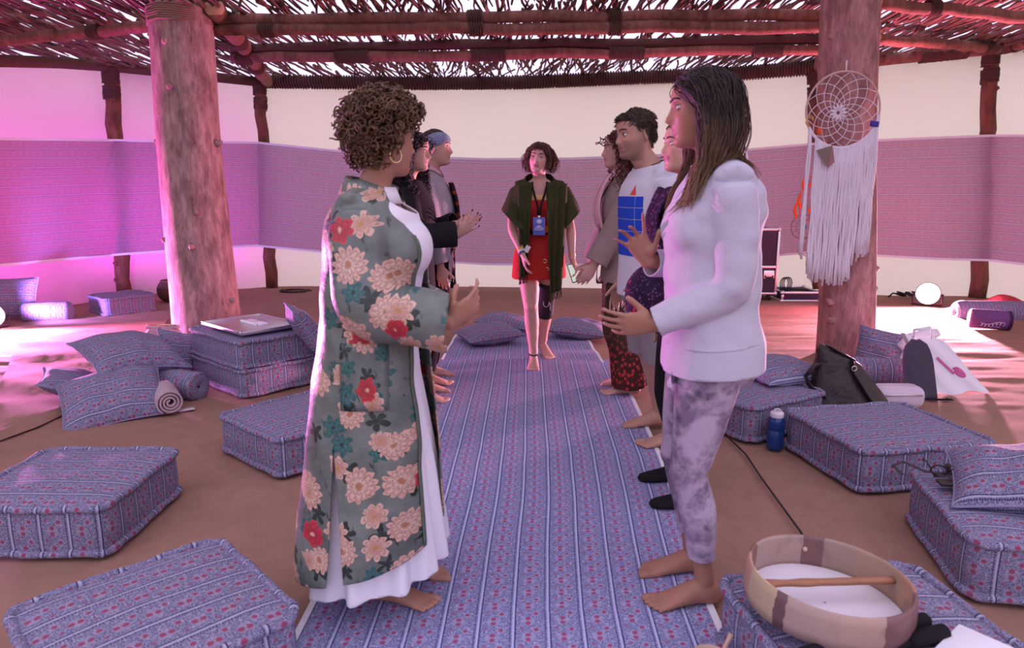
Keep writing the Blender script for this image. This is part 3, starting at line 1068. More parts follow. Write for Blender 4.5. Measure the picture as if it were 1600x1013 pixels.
# black backpack on the cushion
root = thing('backpack', 'slouching black leather backpack on the floor between two cushions near the right pillar', 'bag', (1.93, 3.83, .022), 0)
m = Mat('dark_leather', 0.42, 0.4); oo = m.obj(); nz = m.noise(oo, 9, 4); m.color(m.mix(nz, (.014, .009, .010), (.035, .022, .022))); m.bump(nz, .03, .6); M['leather'] = m
rows = []
for j in range(16):
    t = j / 15
    cx = -0.11 * t ** 1.3 + 0.05; z = -0.02 + 0.40 * t - 0.03 * math.sin(3 * t)
    w = 0.20 * (1 - t) ** .7 + 0.085 + (0.012 if t > .9 else 0); dd = 0.12 * (1 - t) + 0.055
    rows.append([(cx + w * math.copysign(abs(math.cos(a)) ** .7, math.cos(a)) * (1 + .05 * math.sin(5 * a + 4 * t)), dd * math.copysign(abs(math.sin(a)) ** .7, math.sin(a)), z - .05 * math.cos(a) * t) for a in np.linspace(0, 2 * math.pi, 33)[:-1]])
g = Geo(); g.grid(rows, cu=True, cap=True); put('bag_body', g, m, root)
g = Geo(); g.tube([(-.15, -.04, .33), (-.21, -.06, .31), (-.25, -.05, .24), (-.22, -.06, .18), (-.15, -.10, .12)], [(.02, .006)] * 5, 8); put('strap', g, m, root)
g = Geo(); g.tube([(.0, -.07, .34), (.0, -.09, .27), (.07, -.13, .15), (.16, -.15, .03)], [(.018, .005)] * 4, 8); put('strap', g, m, root)
g = Geo(); g.box((-.05, -.02, .375), (.16, .09, .012), R=Matrix.Rotation(.5, 3, 'Y'), bev=.005); put('flap', g, m, root)
g = Geo(); g.tube([(.0 + .014 * math.cos(a), -.098, .30 + .014 * math.sin(a)) for a in np.linspace(0, 6.283, 13)[:-1]], .003, 6, closed=True); put('buckle_ring', g, M['steel'], root)

# white pouch
pw = at(1398, 640, 4.02); root = thing('toiletry_pouch', 'soft pale plastic pouch behind the cushion, right of the backpack', 'pouch', (pw.x, pw.y, 0.0))
g = Geo(); g.box((0, 0, .075), (.30, .16, .14), bev=.055, seg=5); m = plain('pale_vinyl', (.62, .52, .60), .35, .4, .1, 12); put('pouch_body', g, m, root)
g = Geo(); g.tube([(-.11, -.083, .10), (0, -.086, .105), (.11, -.083, .10)], .005, 6); put('zip', g, M['steel'], root)
# dark grey pouch standing
pg = G(1440, 622); root = thing('shoe_bag', 'dark grey rounded cloth bag standing on the floor against the white tote', 'bag', (pg.x, pg.y, 0), 12)
rows = []
for j in range(13):
    t = j / 12; z = .36 * t; w = .115 * (1 - max(0, t - .55) ** 2 * 3.6) ** .5 if t < 1 else .035
    rows.append([(w * math.cos(a), .045 * (1 - .5 * t) * math.sin(a) + .10 * t, z + .004 * math.sin(4 * a)) for a in np.linspace(0, 6.283, 25)[:-1]])
g = Geo(); g.grid(rows, cu=True, cap=True); put('bag_body', g, plain('charcoal_cloth', (.075, .06, .085), .9, .1, .2, 40, .003, 300), root)
g = Geo(); g.tube([(-.02, -.07, .012), (.06, -.09, .012), (.12, -.11, .014), (.10, -.085, .014)], [(.014, .005)] * 4, 8); put('strap', g, M['blackcloth'], root)
# white tote bag with pink print
a = G(1530, 614); b2 = G(1478, 620)
root = thing('tote_bag', 'white cotton tote bag with a pink spiral print leaning beside the dark grey bag', 'bag', (b2.x + .12, b2.y + .02, 0), 8)
n = 26; P = []
for j in range(n):
    for i in range(n):
        u, v = i / (n - 1) - .5, j / (n - 1)
        P.append((u * .40 * (1 - .25 * v) - .17 * v + .02, .02 + .20 * v + .012 * math.sin(u * 13 + v * 5), .012 + .36 * v * (1 - .12 * (u + .5)) + .008 * math.sin(9 * u)))
P = np.array(P).reshape(n, n, 3)
g = Geo(); g.grid(P); g.grid(np.flip(P, 1) + np.array((0, .04, -.004)))
g.grid([P[:, 0], P[:, 0] + np.array((0, .04, -.004))]); g.grid([P[:, -1] + np.array((0, .04, -.004)), P[:, -1]]); g.grid([P[0] + np.array((0, .04, -.004)), P[0]])
o = put('bag_body', g, M['white'], root)
def onP(u, v, off=.004):
    x = min(max((u + .5) * (n - 1), 0), n - 1.001); y = min(max(v * (n - 1), 0), n - 1.001); i, j = int(x), int(y); fx, fy = x - i, y - j
    q = P[j, i] * (1 - fx) * (1 - fy) + P[j, i + 1] * fx * (1 - fy) + P[j + 1, i] * (1 - fx) * fy + P[j + 1, i + 1] * fx * fy
    return q + np.array((0, -off, off * .5))
g = Geo(); sp = []
for k in range(60):
    an = k / 59 * 6.283 * 2.4; ra = .015 + .07 * k / 59
    sp.append(onP(.18 + ra * math.cos(an), .34 + ra * 1.1 * math.sin(an)))
g.tube(sp, [(.008, .002)] * 60, 6, up=(0, -1, .5))
g.tube([onP(-.02 + .1 * t, .62 - .3 * t) for t in np.linspace(0, 1, 12)], [(.010, .002)] * 12, 6, up=(0, -1, .5))
put('spiral_print', g, plain('pink_print', (.62, .13, .32), .8), root)
g = Geo(); g.tube([onP(-.25, .97), tuple(P[-1, 8] + np.array((-.03, -.02, .05))), tuple(P[-1, 14] + np.array((0, -.03, .07))), onP(.2, .97)], [(.012, .003)] * 4, 8); put('bag_handle', g, M['white'], root)
# crumpled white cloth roll behind
g = Geo(); c0 = at(1436, 540, 4.85)
g.tube([c0 + Vector((-.13, 0, -.06)), c0 + Vector((-.05, 0, .0)), c0 + Vector((.06, .02, .035)), c0 + Vector((.14, .03, .06))], [.05, .06, .05, .035], 12)
g.tube([c0 + Vector((-.12, .03, -.10)), c0 + Vector((-.02, .0, -.14)), c0 + Vector((.08, .02, -.17))], [.07, .08, .07], 12)
P = g.arrays(); P = P + (vnoise(P * 25, 3) * .012)[:, None]; g.v = [P]
g.v[0][:, 2] -= P[:, 2].min()
tag(put('rolled_cloth', g, M['white']), 'crumpled roll of white cloth behind the dark grey bag', 'cloth')

# far right: purple roll bag, red cloth
pc = at(1546, 502, 6.45); root = thing('roll_bag', 'purple cylindrical roll bag with pale script lettering near the right floodlight', 'bag', pc, 0)
R = rot_to((1, -.32, -.02), (0, 0, 1)); root.location.z = 0.098
g = Geo(); L = .33
g.grid([[tuple(R @ Vector((r * math.cos(i * 6.283 / 30), r * math.sin(i * 6.283 / 30), x))) for i in range(30)] for r, x in ((.082, -L / 2), (.092, -L / 2 + .01), (.092, L / 2 - .01), (.084, L / 2))], cu=True, cap=True)
put('bag_body', g, plain('purple_cloth', (.15, .06, .20), .75), root)
g = Geo(); g.grid([[tuple(R @ Vector((r * math.cos(i * 6.283 / 30), r * math.sin(i * 6.283 / 30), x))) for i in range(30)] for r, x in ((.093, L / 2 - .03), (.093, L / 2 + .001), (.08, L / 2 + .004))], cu=True)
put('end_cap', g, plain('dark_purple', (.05, .015, .07), .7), root)
g = Geo()
def onR(x, a, r=.0945): return tuple(R @ Vector((r * math.cos(a), r * math.sin(a), x)))
sgn = 1
q = []
for k in range(80):
    t = k / 79
    q.append(onR(-.10 + .20 * t + .012 * math.sin(t * 42), 1.95 - .16 * math.sin(t * 42 + 1.2) + .15 * math.sin(t * 6)))
g.tube(q, .0032, 5)
q = [onR(-.03 + .10 * k / 20, 2.25 - .05 * math.sin(k)) for k in range(21)]; g.tube(q, .0025, 5)
put('script_lettering', g, plain('pale_lilac', (.62, .5, .66), .7), root)
g = Geo(); cr = at(1560, 470, 7.3); P = []
for j in range(16):
    for i in range(24):
        u, v = i / 23 * 2 - 1, j / 15 * 2 - 1
        P.append((cr.x + u * .55, cr.y + v * .25, max(.01, .20 * (1 - abs(u)) * (1 - v * v) * (1 + .25 * math.sin(5 * u)) + .01)))
g.grid(np.array(P).reshape(16, 24, 3)); tag(put('red_cloth', g, plain('red_blanket', (.45, .05, .06), .9)), 'heap of red cloth behind the bolster at the right picture edge', 'cloth')

# things on the right edge cushion: eyeglasses, black pouch
def eyeglasses():
    p = G(1482, 746, .232); root = thing('eyeglasses', 'pair of dark framed eyeglasses on the cushion at the right picture edge', 'glasses', p, -20)
    for s in (-1, 1):
        g = Geo(); g.tube([(s * .034 + .027 * math.cos(a), 0, .022 + .021 * math.sin(a)) for a in np.linspace(0, 6.283, 25)[:-1]], .0035, 6, closed=True); put('lens_rim', g, M['leather'], root)
        g = Geo(); g.tube([(s * .062, 0, .03), (s * .066, .07, .03), (s * .060, .13, .02), (s * .058, .145, .004)], .003, 6); put('temple_arm', g, M['leather'], root)
    g = Geo(); g.tube([(-.008, 0, .026), (0, -.002, .030), (.008, 0, .026)], .003, 6); put('bridge', g, M['leather'], root)
    return root
eyeglasses()
p = G(1438, 752, .232); root = thing('glasses_cord', 'looped brown leather cord and tag lying beside the eyeglasses', 'cord', p)
g = Geo(); g.tube([(-.04, .05, .006), (-.05, .10, .02), (.0, .12, .028), (.05, .06, .014), (.09, .05, .010), (.13, .03, .018), (.10, .0, .02), (.06, .02, .010)], [(.007, .003)] * 8, 8); put('cord_loop', g, M['leather'], root)
g = Geo(); g.box((.085, -.035, .008), (.075, .05, .010), R=RZ(-10), bev=.003); put('leather_tag', g, M['leather'], root)
p = G(1512, 742, .235); root = thing('case', 'black spectacle case with a pale clasp, by the pillow at the right picture edge', 'case', p, -18)
g = Geo(); g.box((0, 0, .018), (.15, .055, .034), bev=.014, seg=4); put('case_body', g, M['leather'], root)
g = Geo(); g.box((.062, -.02, .026), (.028, .03, .022), bev=.005); put('clasp', g, plain('bone', (.5, .42, .42), .5), root)

# ------------------------------------------------------------------ frame drum on the front cushion
def drum():
    c = G(1291, 918, .285); root = thing('frame_drum', 'round wooden frame drum lying open side up on the front right cushion', 'drum', (c.x, c.y, .222), 0)
    m = Mat('mixed_drum_wood', .38, .4); x, y, z = m.xyz(m.obj())
    ang = m.math('ARCTAN2', y, x)
    rp = m.n('ShaderNodeValToRGB'); rp.color_ramp.interpolation = 'CONSTANT'; m.put(rp.inputs[0], (ang + math.pi) / 6.28319 + (m.noise(m.obj(), 40, 1) - .5) * .01)
    st_ = [(0, (.50, .39, .24)), (.08, (.13, .07, .075)), (.105, (.42, .31, .255)), (.20, (.46, .32, .25)), (.285, (.20, .10, .105)), (.43, (.45, .25, .16)), (.5, (.38, .26, .17)), (.62, (.34, .25, .19)), (.69, (.19, .10, .10)), (.735, (.42, .30, .25)), (.88, (.22, .10, .085)), (.925, (.48, .27, .18))]
    el = rp.color_ramp.elements
    el[0].position, el[0].color = 0, (*st_[0][1], 1); el[1].position, el[1].color = st_[1][0], (*st_[1][1], 1)
    for q_, c_ in st_[2:]: e_ = el.new(q_); e_.color = (*c_, 1)
    seg = S(m, rp.outputs[0])
    grain = m.noise(m.vec(ang * 6.0, z * 160, 0), 1.0, 4)
    cc = m.mix(grain * .35, seg, (.20, .11, .08)); blot = m.noise(m.obj(), 7, 2); cc = m.mix(m.ramp(blot, .62, .70) * .4, cc, (.10, .05, .05)); m.color(cc)
    r0, h, t, n = .203, .095, .012, 80
    prof = [(r0 - t, .002), (r0, .002), (r0 + .004, .03), (r0 + .002, .07), (r0 - .002, h - .003), (r0 - .006, h), (r0 - t + .002, h - .002), (r0 - t, h - .01), (r0 - t, .02)]
    g = Geo(); rows = [[(r * math.cos(6.2832 * i / n), r * math.sin(6.2832 * i / n), z) for i in range(n)] for r, z in prof]
    g.grid(rows, cu=True, cv=True); o = put('drum_frame', g, m, root)
    g = Geo(); g.grid([[(r * math.cos(6.2832 * i / n), r * math.sin(6.2832 * i / n), .006) for i in range(n)] for r in (.003, .05, .12, r0 - .004)], cu=True)
    put('drum_skin', g, plain('white_drum_skin', (.74, .70, .74), .55, .3, .05, 9), root)
    g = Geo()
    q = []
    for k in range(22):
        tt = k / 21; q.append(((tt - .5) * (r0 - t) * 2.0, -.02 + .05 * tt, .062))
    g.tube(q, [(.012 + .004 * math.sin(k * 1.1) * (1 if k < 9 else .2), .009) for k in range(22)], 10)
    put('cross_handle', g, plain('turned_wood', (.34, .15, .08), .45, .4, .2, 30), root)
    g = Geo(); g.ellip((.02, r0 - t - .004, .055), (.007, .007, .007)); put('peg', g, plain('bone_peg', (.55, .42, .3), .4), root)
    root.rotation_euler = (math.radians(0), math.radians(3.0), math.radians(0))
    root.location.z = .235
drum()
# padded mallets
def mallet(a, b, lab):
    a, b = Vector(a), Vector(b); root = thing('drum_mallet', lab, 'mallet', a)
    d = (b - a)
    g = Geo(); g.tube([(0, 0, 0), d * .62], .011, 8); put('stick', g, M['blackcloth'], root)
    g = Geo(); g.tube([d * .58, d * .62, d * .8, d * .97, d], [.012, .020, .023, .019, .008], 12); put('padded_head', g, M['blackcloth'], root)
mallet(G(1250, 1020, .238), G(1452, 968, .243), 'black padded drum mallet against the drum, farther of two')
mallet(G(1330, 1030, .238), G(1480, 986, .243), 'black padded drum mallet against the drum, nearer of two')
g = Geo(); p = G(1522, 1018, .236); g.box(p, (.16, .12, .012), R=RZ(38), bev=.002); tag(put('white_card', g, M['white'], smooth=30), 'white card booklet corner on the cushion in front of the drum mallets', 'card')
# wooden bowl and spoon at the lower edge
p = G(1108, 1018, .10); root = thing('wooden_bowl', 'small pale wooden bowl at the bottom picture edge left of the drum', 'bowl', (p.x, p.y - .02, 0))
put('bowl_body', lathe([(.020, .0), (.035, .01), (.046, .05), (.050, .10), (.046, .10), (.040, .05), (.01, .02)]), plain('pale_wood', (.5, .36, .27), .6), root)
g = Geo(); g.tube([(.0, 0, .03), (.05, .03, .12), (.062, .037, .14)], [.006, .006, .007], 8)
tag(put('wooden_stick', g, plain('stick_wood', (.5, .34, .25), .6), shift=(0, 0, 0)), 'thin wooden stick standing in the small wooden bowl', 'stick').location = (p.x, p.y - .02, 0)

# ------------------------------------------------------------------ flight cases behind
def edge_case(name, label, base, yaw, w, d, h, casters, split):
    root = thing(name, label, 'case', base, yaw)
    z0 = .09 if casters else 0.002
    g = Geo(); g.box((0, 0, z0 + h / 2), (w, d, h)); put('panel_box', g, plain('dark_panel', (.035, .02, .045), .6), root, smooth=False)
    e = .028
    def bar(c, s, nm='edge_rail'):
        g = Geo(); g.box(c, s, bev=.004); put(nm, g, M['steel'], root, smooth=30)
    for sx in (-1, 1):
        for sy in (-1, 1): bar((sx * w / 2, sy * d / 2, z0 + h / 2), (e, e, h))
    for z in [z0, z0 + h] + split:
        for s in (-1, 1):
            bar((0, s * d / 2, z), (w, e, e)); bar((s * w / 2, 0, z), (e, d, e))
    for sx in (-1, 1):
        for sy in (-1, 1):
            for z in (z0, z0 + h):
                g = Geo(); g.ellip((sx * w / 2, sy * d / 2, z), .03, nu=10, nv=7); put('ball_corner', g, M['steel'], root)
            if casters:
                g = Geo(); g.tube([(sx * (w / 2 - .06) - .015, sy * (d / 2 - .05), .042), (sx * (w / 2 - .06) + .015, sy * (d / 2 - .05), .042)], .042, 14); g.box((sx * (w / 2 - .06), sy * (d / 2 - .05), .082), (.05, .05, .02))
                put('caster', g, M['black'], root, smooth=30)
    return root, z0
a = on_wall(1178, 470); base = Vector((a.x - .02, a.y - .55, 0))
fx0 = at(1170, 470, base.y).x; fx1 = at(1199, 470, base.y).x
hh = at(1190, 358, base.y - .2).z - .09
root, z0 = edge_case('flight_case', 'tall black flight case with metal edges on casters by the back wall', (fx1 - .30, base.y, 0), 0, .58, .5, hh, True, [.09 + hh * .42])
g = Geo(); g.box((.20, -.255, .09 + hh * .30), (.13, .012, .10), bev=.004); put('handle_plate', g, M['steel'], root, smooth=30)
g = Geo(); g.tube([(.15, -.265, .09 + hh * .28), (.16, -.28, .09 + hh * .25), (.24, -.28, .09 + hh * .25), (.25, -.265, .09 + hh * .28)], .008, 8); put('handle', g, M['black'], root)
q0 = at(1204, 462, base.y).x
root, z0 = edge_case('flat_case', 'low black case lid with metal edges on the floor right of the flight case', (q0 + .27, base.y - .02, 0), 0, .46, .5, .10, False, [])
root, z0 = edge_case('flat_case', 'low metal edged case lid on the floor behind the right pillar', (q0 + .27 + .53, base.y - .02, 0), 0, .50, .5, .06, False, [])
g = Geo()
for k in range(3): g.tube([(q0 + .12 + .03 * k + .05 * math.cos(t), base.y - .1 + .02 * k, .19 + .075 * math.sin(t)) for t in np.linspace(0, 6.283, 21)[:-1]], .007, 6, closed=True)
g.tube([(q0 + .05, base.y - .15, .12), (q0 + .2, base.y - .12, .125), (q0 + .4, base.y - .16, .12)], .012, 6)
tag(put('coiled_cable', g, M['black']), 'coiled black cable standing on the low case lid by the flight case', 'cable')
# cables by the right floodlight and far left wall
g = Geo(); r = random.Random(3); p0 = on_wall(1372, 461); p1 = on_wall(1436, 464)
pts = [Vector((p0.x + (p1.x - p0.x) * i / 11 + r.uniform(-.05, .05), p0.y - .3 + r.uniform(-.10, .10), .02 + abs(math.sin(i * 1.3)) * .05)) for i in range(12)]
g.tube(pts, .012, 6)
pts = [Vector((p0.x + (p1.x - p0.x) * (.2 + .5 * i / 9) + .09 * math.cos(i * 1.9), p0.y - .3 + .06 * math.sin(i * 2.3), .03 + .06 * abs(math.sin(i)))) for i in range(10)]
g.tube(pts, .010, 6)
tag(put('cable_bundle', g, M['black']), 'tangle of dark cables on the floor left of the right floodlight', 'cable')
g = Geo(); p0 = G(460, 456); g.tube([p0 + Vector((.22 * math.cos(t) * (1 - t / 25), .12 * math.sin(t), .014)) for t in np.linspace(0, 11, 44)], .010, 6)
tag(put('floor_cable', g, M['black']), 'black cable coiled on the floor at the foot of the left corner post', 'cable')

# ------------------------------------------------------------------ dream catchers
def hoop(c, r, n, tr, ax=(1, 0, 0), up=(0, 0, 1)):
    ax, up = Vector(ax), Vector(up)
    return [Vector(c) + ax * (r * math.cos(6.28318 * i / n)) + up * (r * math.sin(6.28318 * i / n)) for i in range(n)]


def dream_catcher():
    Y = 5.10
    c = at(1317, 172, Y); r = (at(1374.5, 172, Y) - c).x
    root = thing('dream_catcher', 'large dream catcher with a white cord fringe hanging on the right log pillar', 'dream catcher', c)
    cord = plain('white_macrame_cord', (.80, .74, .80), .9, .1, .08, 60, .003, 300)
    ring = plain('rattan_ring', (.62, .42, .38), .7, .2, .15, 20)
    g = Geo(); g.tube(hoop((0, 0, 0), r, 60, 0), .0075, 8, closed=True); put('hoop', g, ring, root)
    # net: each round hangs from the middles of the round before it, sagging to an off-centre heart
    heart = Vector((-.035, 0, -.02))
    n = 13
    pts = hoop((0, 0, 0), r, n, 0)
    k = 0
    for lev in range(8):
        g = Geo()
        nxt = []
        for i in range(n):
            a, b = pts[i], pts[(i + 1) % n]
            m_ = (a + b) / 2
            f = .13 + .03 * lev
            m_ = m_ + (heart - m_) * f
            m_.y = -.004
            nxt.append(m_)
            g.tube([a, a.lerp(m_, .5) + Vector((0, -.002, 0)), m_], .0028, 5)
            g.tube([m_, b], .0028, 5)
        put('net_round', g, cord, root)
        pts = nxt
    for i in range(11):
        a = 6.283 * i / 11
        g = Geo(); p = heart + Vector((.018 * math.cos(a), -.006, .018 * math.sin(a))); q = heart + Vector((.062 * math.cos(a), -.006, .062 * math.sin(a)))
        g.tube([p, p.lerp(q, .5), q], [.006, .010, .004], 7); put('flower_petal', g, cord, root)
    g = Geo(); g.tube(hoop(heart + Vector((0, -.006, 0)), .018, 16, 0), .005, 6, closed=True); put('flower_ring', g, cord, root)
    g = Geo(); g.tube([(0, 0, r), (.0, .01, r + .05), (.012, .03, r + .075)], .006, 6); put('hanging_cord', g, cord, root)
    # wrapped lower arc and fringe
    a0, a1 = math.radians(207), math.radians(352)
    g = Geo(); g.tube([Vector((r * math.cos(a), -.004, r * math.sin(a))) for a in np.linspace(a0, a1, 40)], .0115, 8); put('wrapped_arc', g, cord, root)
    g = Geo(); rr = random.Random(5)
    zb = lambda x: at(1317, 172, Y).z
    ns = 92
    for i in range(ns):
        a = a0 + (a1 - a0) * (i + .5) / ns
        x, z = r * math.cos(a), r * math.sin(a)
        t = (x + r) / (2 * r)
        if .10 < t < .155: continue
        px = t
        # ragged lower edge: lowest near the middle
        zend = {0: -1.15, 1: -1.10}[0] if t < .1 else (-1.22 - .14 * math.sin(math.pi * min(1, max(0, (t - .1) / .85))) if t < .8 else -1.18 + (t - .8) * .5)
        zend = zend * r / .283 * .98 + rr.uniform(-.05, .04)
        dx = rr.uniform(-.012, .012)
        pts, m_ = [], 8
        for k in range(m_):
            s = k / (m_ - 1)
            pts.append((x + dx * s + .004 * math.sin(k * 2 + i), -.010 + rr.uniform(-.006, .006), z + (zend - z) * s))
        g.tube(pts, [.0066] * (m_ - 1) + [.009], 5)
    tag(put('cord_fringe', g, cord, root), kind='stuff')
    # folded copper pendant, orange bead, blue ribbon
    g = Geo(); pc_ = (at(1293, 243, Y - .03) - c)
    g.add([pc_ + Vector((-.085, 0, .035)), pc_ + Vector((.02, -.02, .07)), pc_ + Vector((.0, -.03, -.09))], [(0, 1, 2), (2, 1, 0)])
    put('pendant_face', g, plain('grey_card', (.40, .30, .27), .6), root, smooth=False)
    g = Geo(); g.add([pc_ + Vector((.02, -.021, .07)), pc_ + Vector((.055, .0, -.045)), pc_ + Vector((.0, -.031, -.09))], [(0, 1, 2), (2, 1, 0)])
    put('pendant_face', g, plain('rose_card', (.62, .33, .36), .6), root, smooth=False)
    g = Geo(); q = at(1279, 205, Y) - c; g.box(q + Vector((0, -.012, 0)), (.03, .02, .04), bev=.006); put('orange_bead', g, plain('orange_felt', (.75, .10, .02), .8), root)
    g = Geo(); q = at(1365, 194, Y) - c; g.box(q + Vector((0, -.012, 0)), (.06, .02, .04), R=Matrix.Rotation(.15, 3, 'Y'), bev=.006); put('blue_ribbon', g, plain('blue_ribbon_cloth', (.06, .04, .32), .6), root)
    g = Geo()
    for k in range(3): g.tube([Vector((-r * .9, -.01, -r * .32 + .01 * k)) + Vector((.02 * math.cos(t), 0, .02 * math.sin(t))) * 1.4 for t in np.linspace(0, 5, 12)], .002, 5)
    put('wire_curl', g, M['gold'], root)


dream_catcher()


def small_catcher():
    c = at(1262, 300, 8.45)
    root = thing('hanging_ornament', 'string of small orange and blue dream catchers hanging behind the white fringe', 'ornament', c)
    o_ = plain('orange_yarn', (.80, .13, .03), .9); b_ = plain('blue_yarn', (.05, .28, .45), .9); k_ = plain('brown_yarn', (.25, .12, .12), .9)
    g = Geo(); g.tube([(.05, 0, .42), (.05, 0, -.8)], .004, 5); put('string', g, k_, root)
    for z, x, r in ((.08, .02, .10), (-.22, .04, .12), (-.42, -.02, .15), (-.66, .09, .13)):
        g = Geo(); g.tube(hoop((x, 0, z), r, 24, 0), .005, 6, closed=True); put('small_hoop', g, o_ if z > -.3 else k_, root)
        g = Geo()
        for i in range(12):
            a = 6.283 * i / 12; g.tube([(x, -.005, z), (x + r * math.cos(a), 0, z + r * math.sin(a))], .002, 4)
        g.tube(hoop((x, -.004, z), r * .6, 20, 0), .002, 4, closed=True); put('small_net', g, k_, root)
        g = Geo(); g.ellip((x, -.015, z), (r * .25, .015, r * .25)); put('pompom', g, b_ if z == -.42 else o_, root)
    for x, z in ((-.08, .0), (-.12, -.12), (-.04, .2)):
        g = Geo(); g.tube([(x, 0, z), (x - .02, 0, z - .1), (x + .01, 0, z - .2)], [.012, .02, .015], 7); put('tassel', g, o_, root)
small_catcher()


# ------------------------------------------------------------------ floodlights (lamps of the place, plus added spots behind the left canvas)
def floodlight(label, p, aim, col_lens, r=.11):
    p = Vector(p); root = thing('floodlight', label, 'lamp', (p.x, p.y, 0))
    q = Vector((0, 0, p.z)); d = Vector(aim).normalized(); R = rot_to(d, (0, 0, 1))
    n = 28
    g = Geo(); g.grid([[tuple(q + R @ Vector((rr * math.cos(6.283 * i / n), rr * math.sin(6.283 * i / n), zz))) for i in range(n)] for rr, zz in ((.03, -.20), (r * .8, -.19), (r * .95, -.10), (r * 1.08, 0), (r * 1.08, .012), (r, .012), (r, -.004))], cu=True, cap=False)
    put('housing', g, M['black'], root)
    e = Mat('lamp_glow'); em = e.n('ShaderNodeEmission'); em.inputs[0].default_value = (*col_lens, 1); em.inputs[1].default_value = 30
    e.nt.links.new(em.outputs[0], e.o.inputs[0])
    g = Geo(); g.ellip(q + d * .0, (r * .99, r * .99, r * .45), R=R, nu=24, nv=12); put('lens', g, e, root)
    s = R @ Vector((0, 1, 0))
    g = Geo(); g.tube([q + s * (r * 1.15), q + s * (r * 1.2) + Vector((0, 0, -p.z * .8)), q - s * (r * 1.2) + Vector((0, 0, -p.z * .8)), q - s * (r * 1.15)], [(.02, .005)] * 4, 8); put('yoke', g, M['black'], root)
    g = Geo(); g.tube([q - d * .2, q - d * .26 + Vector((0, 0, -.04)), Vector((-d.x * .4, -d.y * .4 + .1, .012)), Vector((-d.x * .6 + .2, -d.y * .6 + .2, .012))], .008, 6); put('lead', g, M['black'], root)
    return root


def lamp(name, loc, aim, energy, col, angle=150, blend=.8, size=.06):
    l = bpy.data.lights.new(name, 'SPOT'); l.energy = energy; l.color = col; l.spot_size = math.radians(angle); l.spot_blend = blend; l.shadow_soft_size = size
    o = bpy.data.objects.new(name, l); C.objects.link(o); o.location = loc
    o.rotation_euler = Vector(aim).to_track_quat('-Z', 'Y').to_euler()
    return o


pr = at(1450, 459, 7.75); dr = Vector((-.42, -.88, .12)).normalized()
floodlight('glaring white pink floodlight on the floor by the right canvas wall', pr, dr, (1.0, .72, .92), .12)
lamp('right_flood', pr + dr * .10, dr, 1800, (1.0, .24, .42), 162, .5)
lamp('right_flood_white', pr + dr * .11, dr + Vector((0, 0, -.35)), 2600, (1.0, .55, .75), 110, .8)
plf = at(-14, 494, 6.45); dl = Vector((.80, -.58, .10)).normalized()
floodlight('magenta floodlight on the floor at the left picture edge', plf, dl, (1.0, .55, .95), .11)
lamp('left_flood', plf + dl * .10, Vector((.62, -.78, .08)), 1000, (1.0, .13, .80), 150, .5)
# added spots without fixtures, unseen outside, make the left canvas glow from behind
for lx, ly, tx, ty, en in ((-7.15, 5.6, -5.9, 6.1, 62), (-6.55, 7.4, -5.25, 7.6, 75), (-5.75, 9.1, -4.6, 8.8, 95), (-4.7, 10.0, -3.9, 9.2, 65)):
    lamp('added_canvas_spot', Vector((lx, ly, .9)), Vector((tx - lx, ty - ly, .75)), en * .98, (.90, .07, 1.0), 160, .5, .2)
lamp('left_flood_violet', plf + dl * .10 + Vector((.05, .12, .05)), dl + Vector((-.3, 1.3, .25)), 220, (.42, .22, 1.0), 120, .5)
lamp('left_flood_white', plf + dl * .11, dl + Vector((0, 0, -.3)), 1050, (1.0, .36, .82), 115, .8)
# ------------------------------------------------------------------ people: body builder
def remesh_arrays(geo, voxel, adapt=0.0):
    me = geo.mesh('soup')
    o = bpy.data.objects.new('soup', me); C.objects.link(o)
    md = o.modifiers.new('r', 'REMESH'); md.mode = 'VOXEL'; md.voxel_size = voxel; md.adaptivity = adapt
    dg = bpy.context.evaluated_depsgraph_get(); dg.update()
    ev = o.evaluated_get(dg); em = ev.to_mesh()
    V = np.empty(len(em.vertices) * 3); em.vertices.foreach_get('co', V)
    ne = len(em.edges); E = np.empty(ne * 2, np.int32); em.edges.foreach_get('vertices', E)
    lt = np.empty(len(em.polygons), np.int32); em.polygons.foreach_get('loop_total', lt)
    lv = np.empty(len(em.loops), np.int32); em.loops.foreach_get('vertex_index', lv)
    ev.to_mesh_clear(); bpy.data.objects.remove(o); bpy.data.meshes.remove(me)
    F, k = [], 0
    if (lt == 4).all(): F = lv.reshape(-1, 4).tolist()
    else:
        for n in lt: F.append(lv[k:k + n].tolist()); k += n
    return V.reshape(-1, 3), E.reshape(-1, 2), F


def relax(V, E, it, w):
    """plain smoothing, w: weight per point (or one number)"""
    n = len(V); deg = np.bincount(E.ravel(), minlength=n).astype(float); deg[deg == 0] = 1
    w = np.full(n, w) if np.isscalar(w) else w
    for _ in range(it):
        A = np.zeros_like(V)
        for c in range(3):
            A[:, c] = np.bincount(E[:, 0], V[E[:, 1], c], n) + np.bincount(E[:, 1], V[E[:, 0], c], n)
        V = V + (A / deg[:, None] - V) * w[:, None]
    return V


def normals(V, F):
    Fq = np.array(F); a, b, c, d = (V[Fq[:, i]] for i in range(4))
    nf = np.cross(c - a, d - b); N = np.zeros_like(V)
    for i in range(4):
        for k in range(3): N[:, k] += np.bincount(Fq[:, i], nf[:, k], len(V))
    return N / (np.linalg.norm(N, axis=1)[:, None] + 1e-12)


ADAPT = 0.03


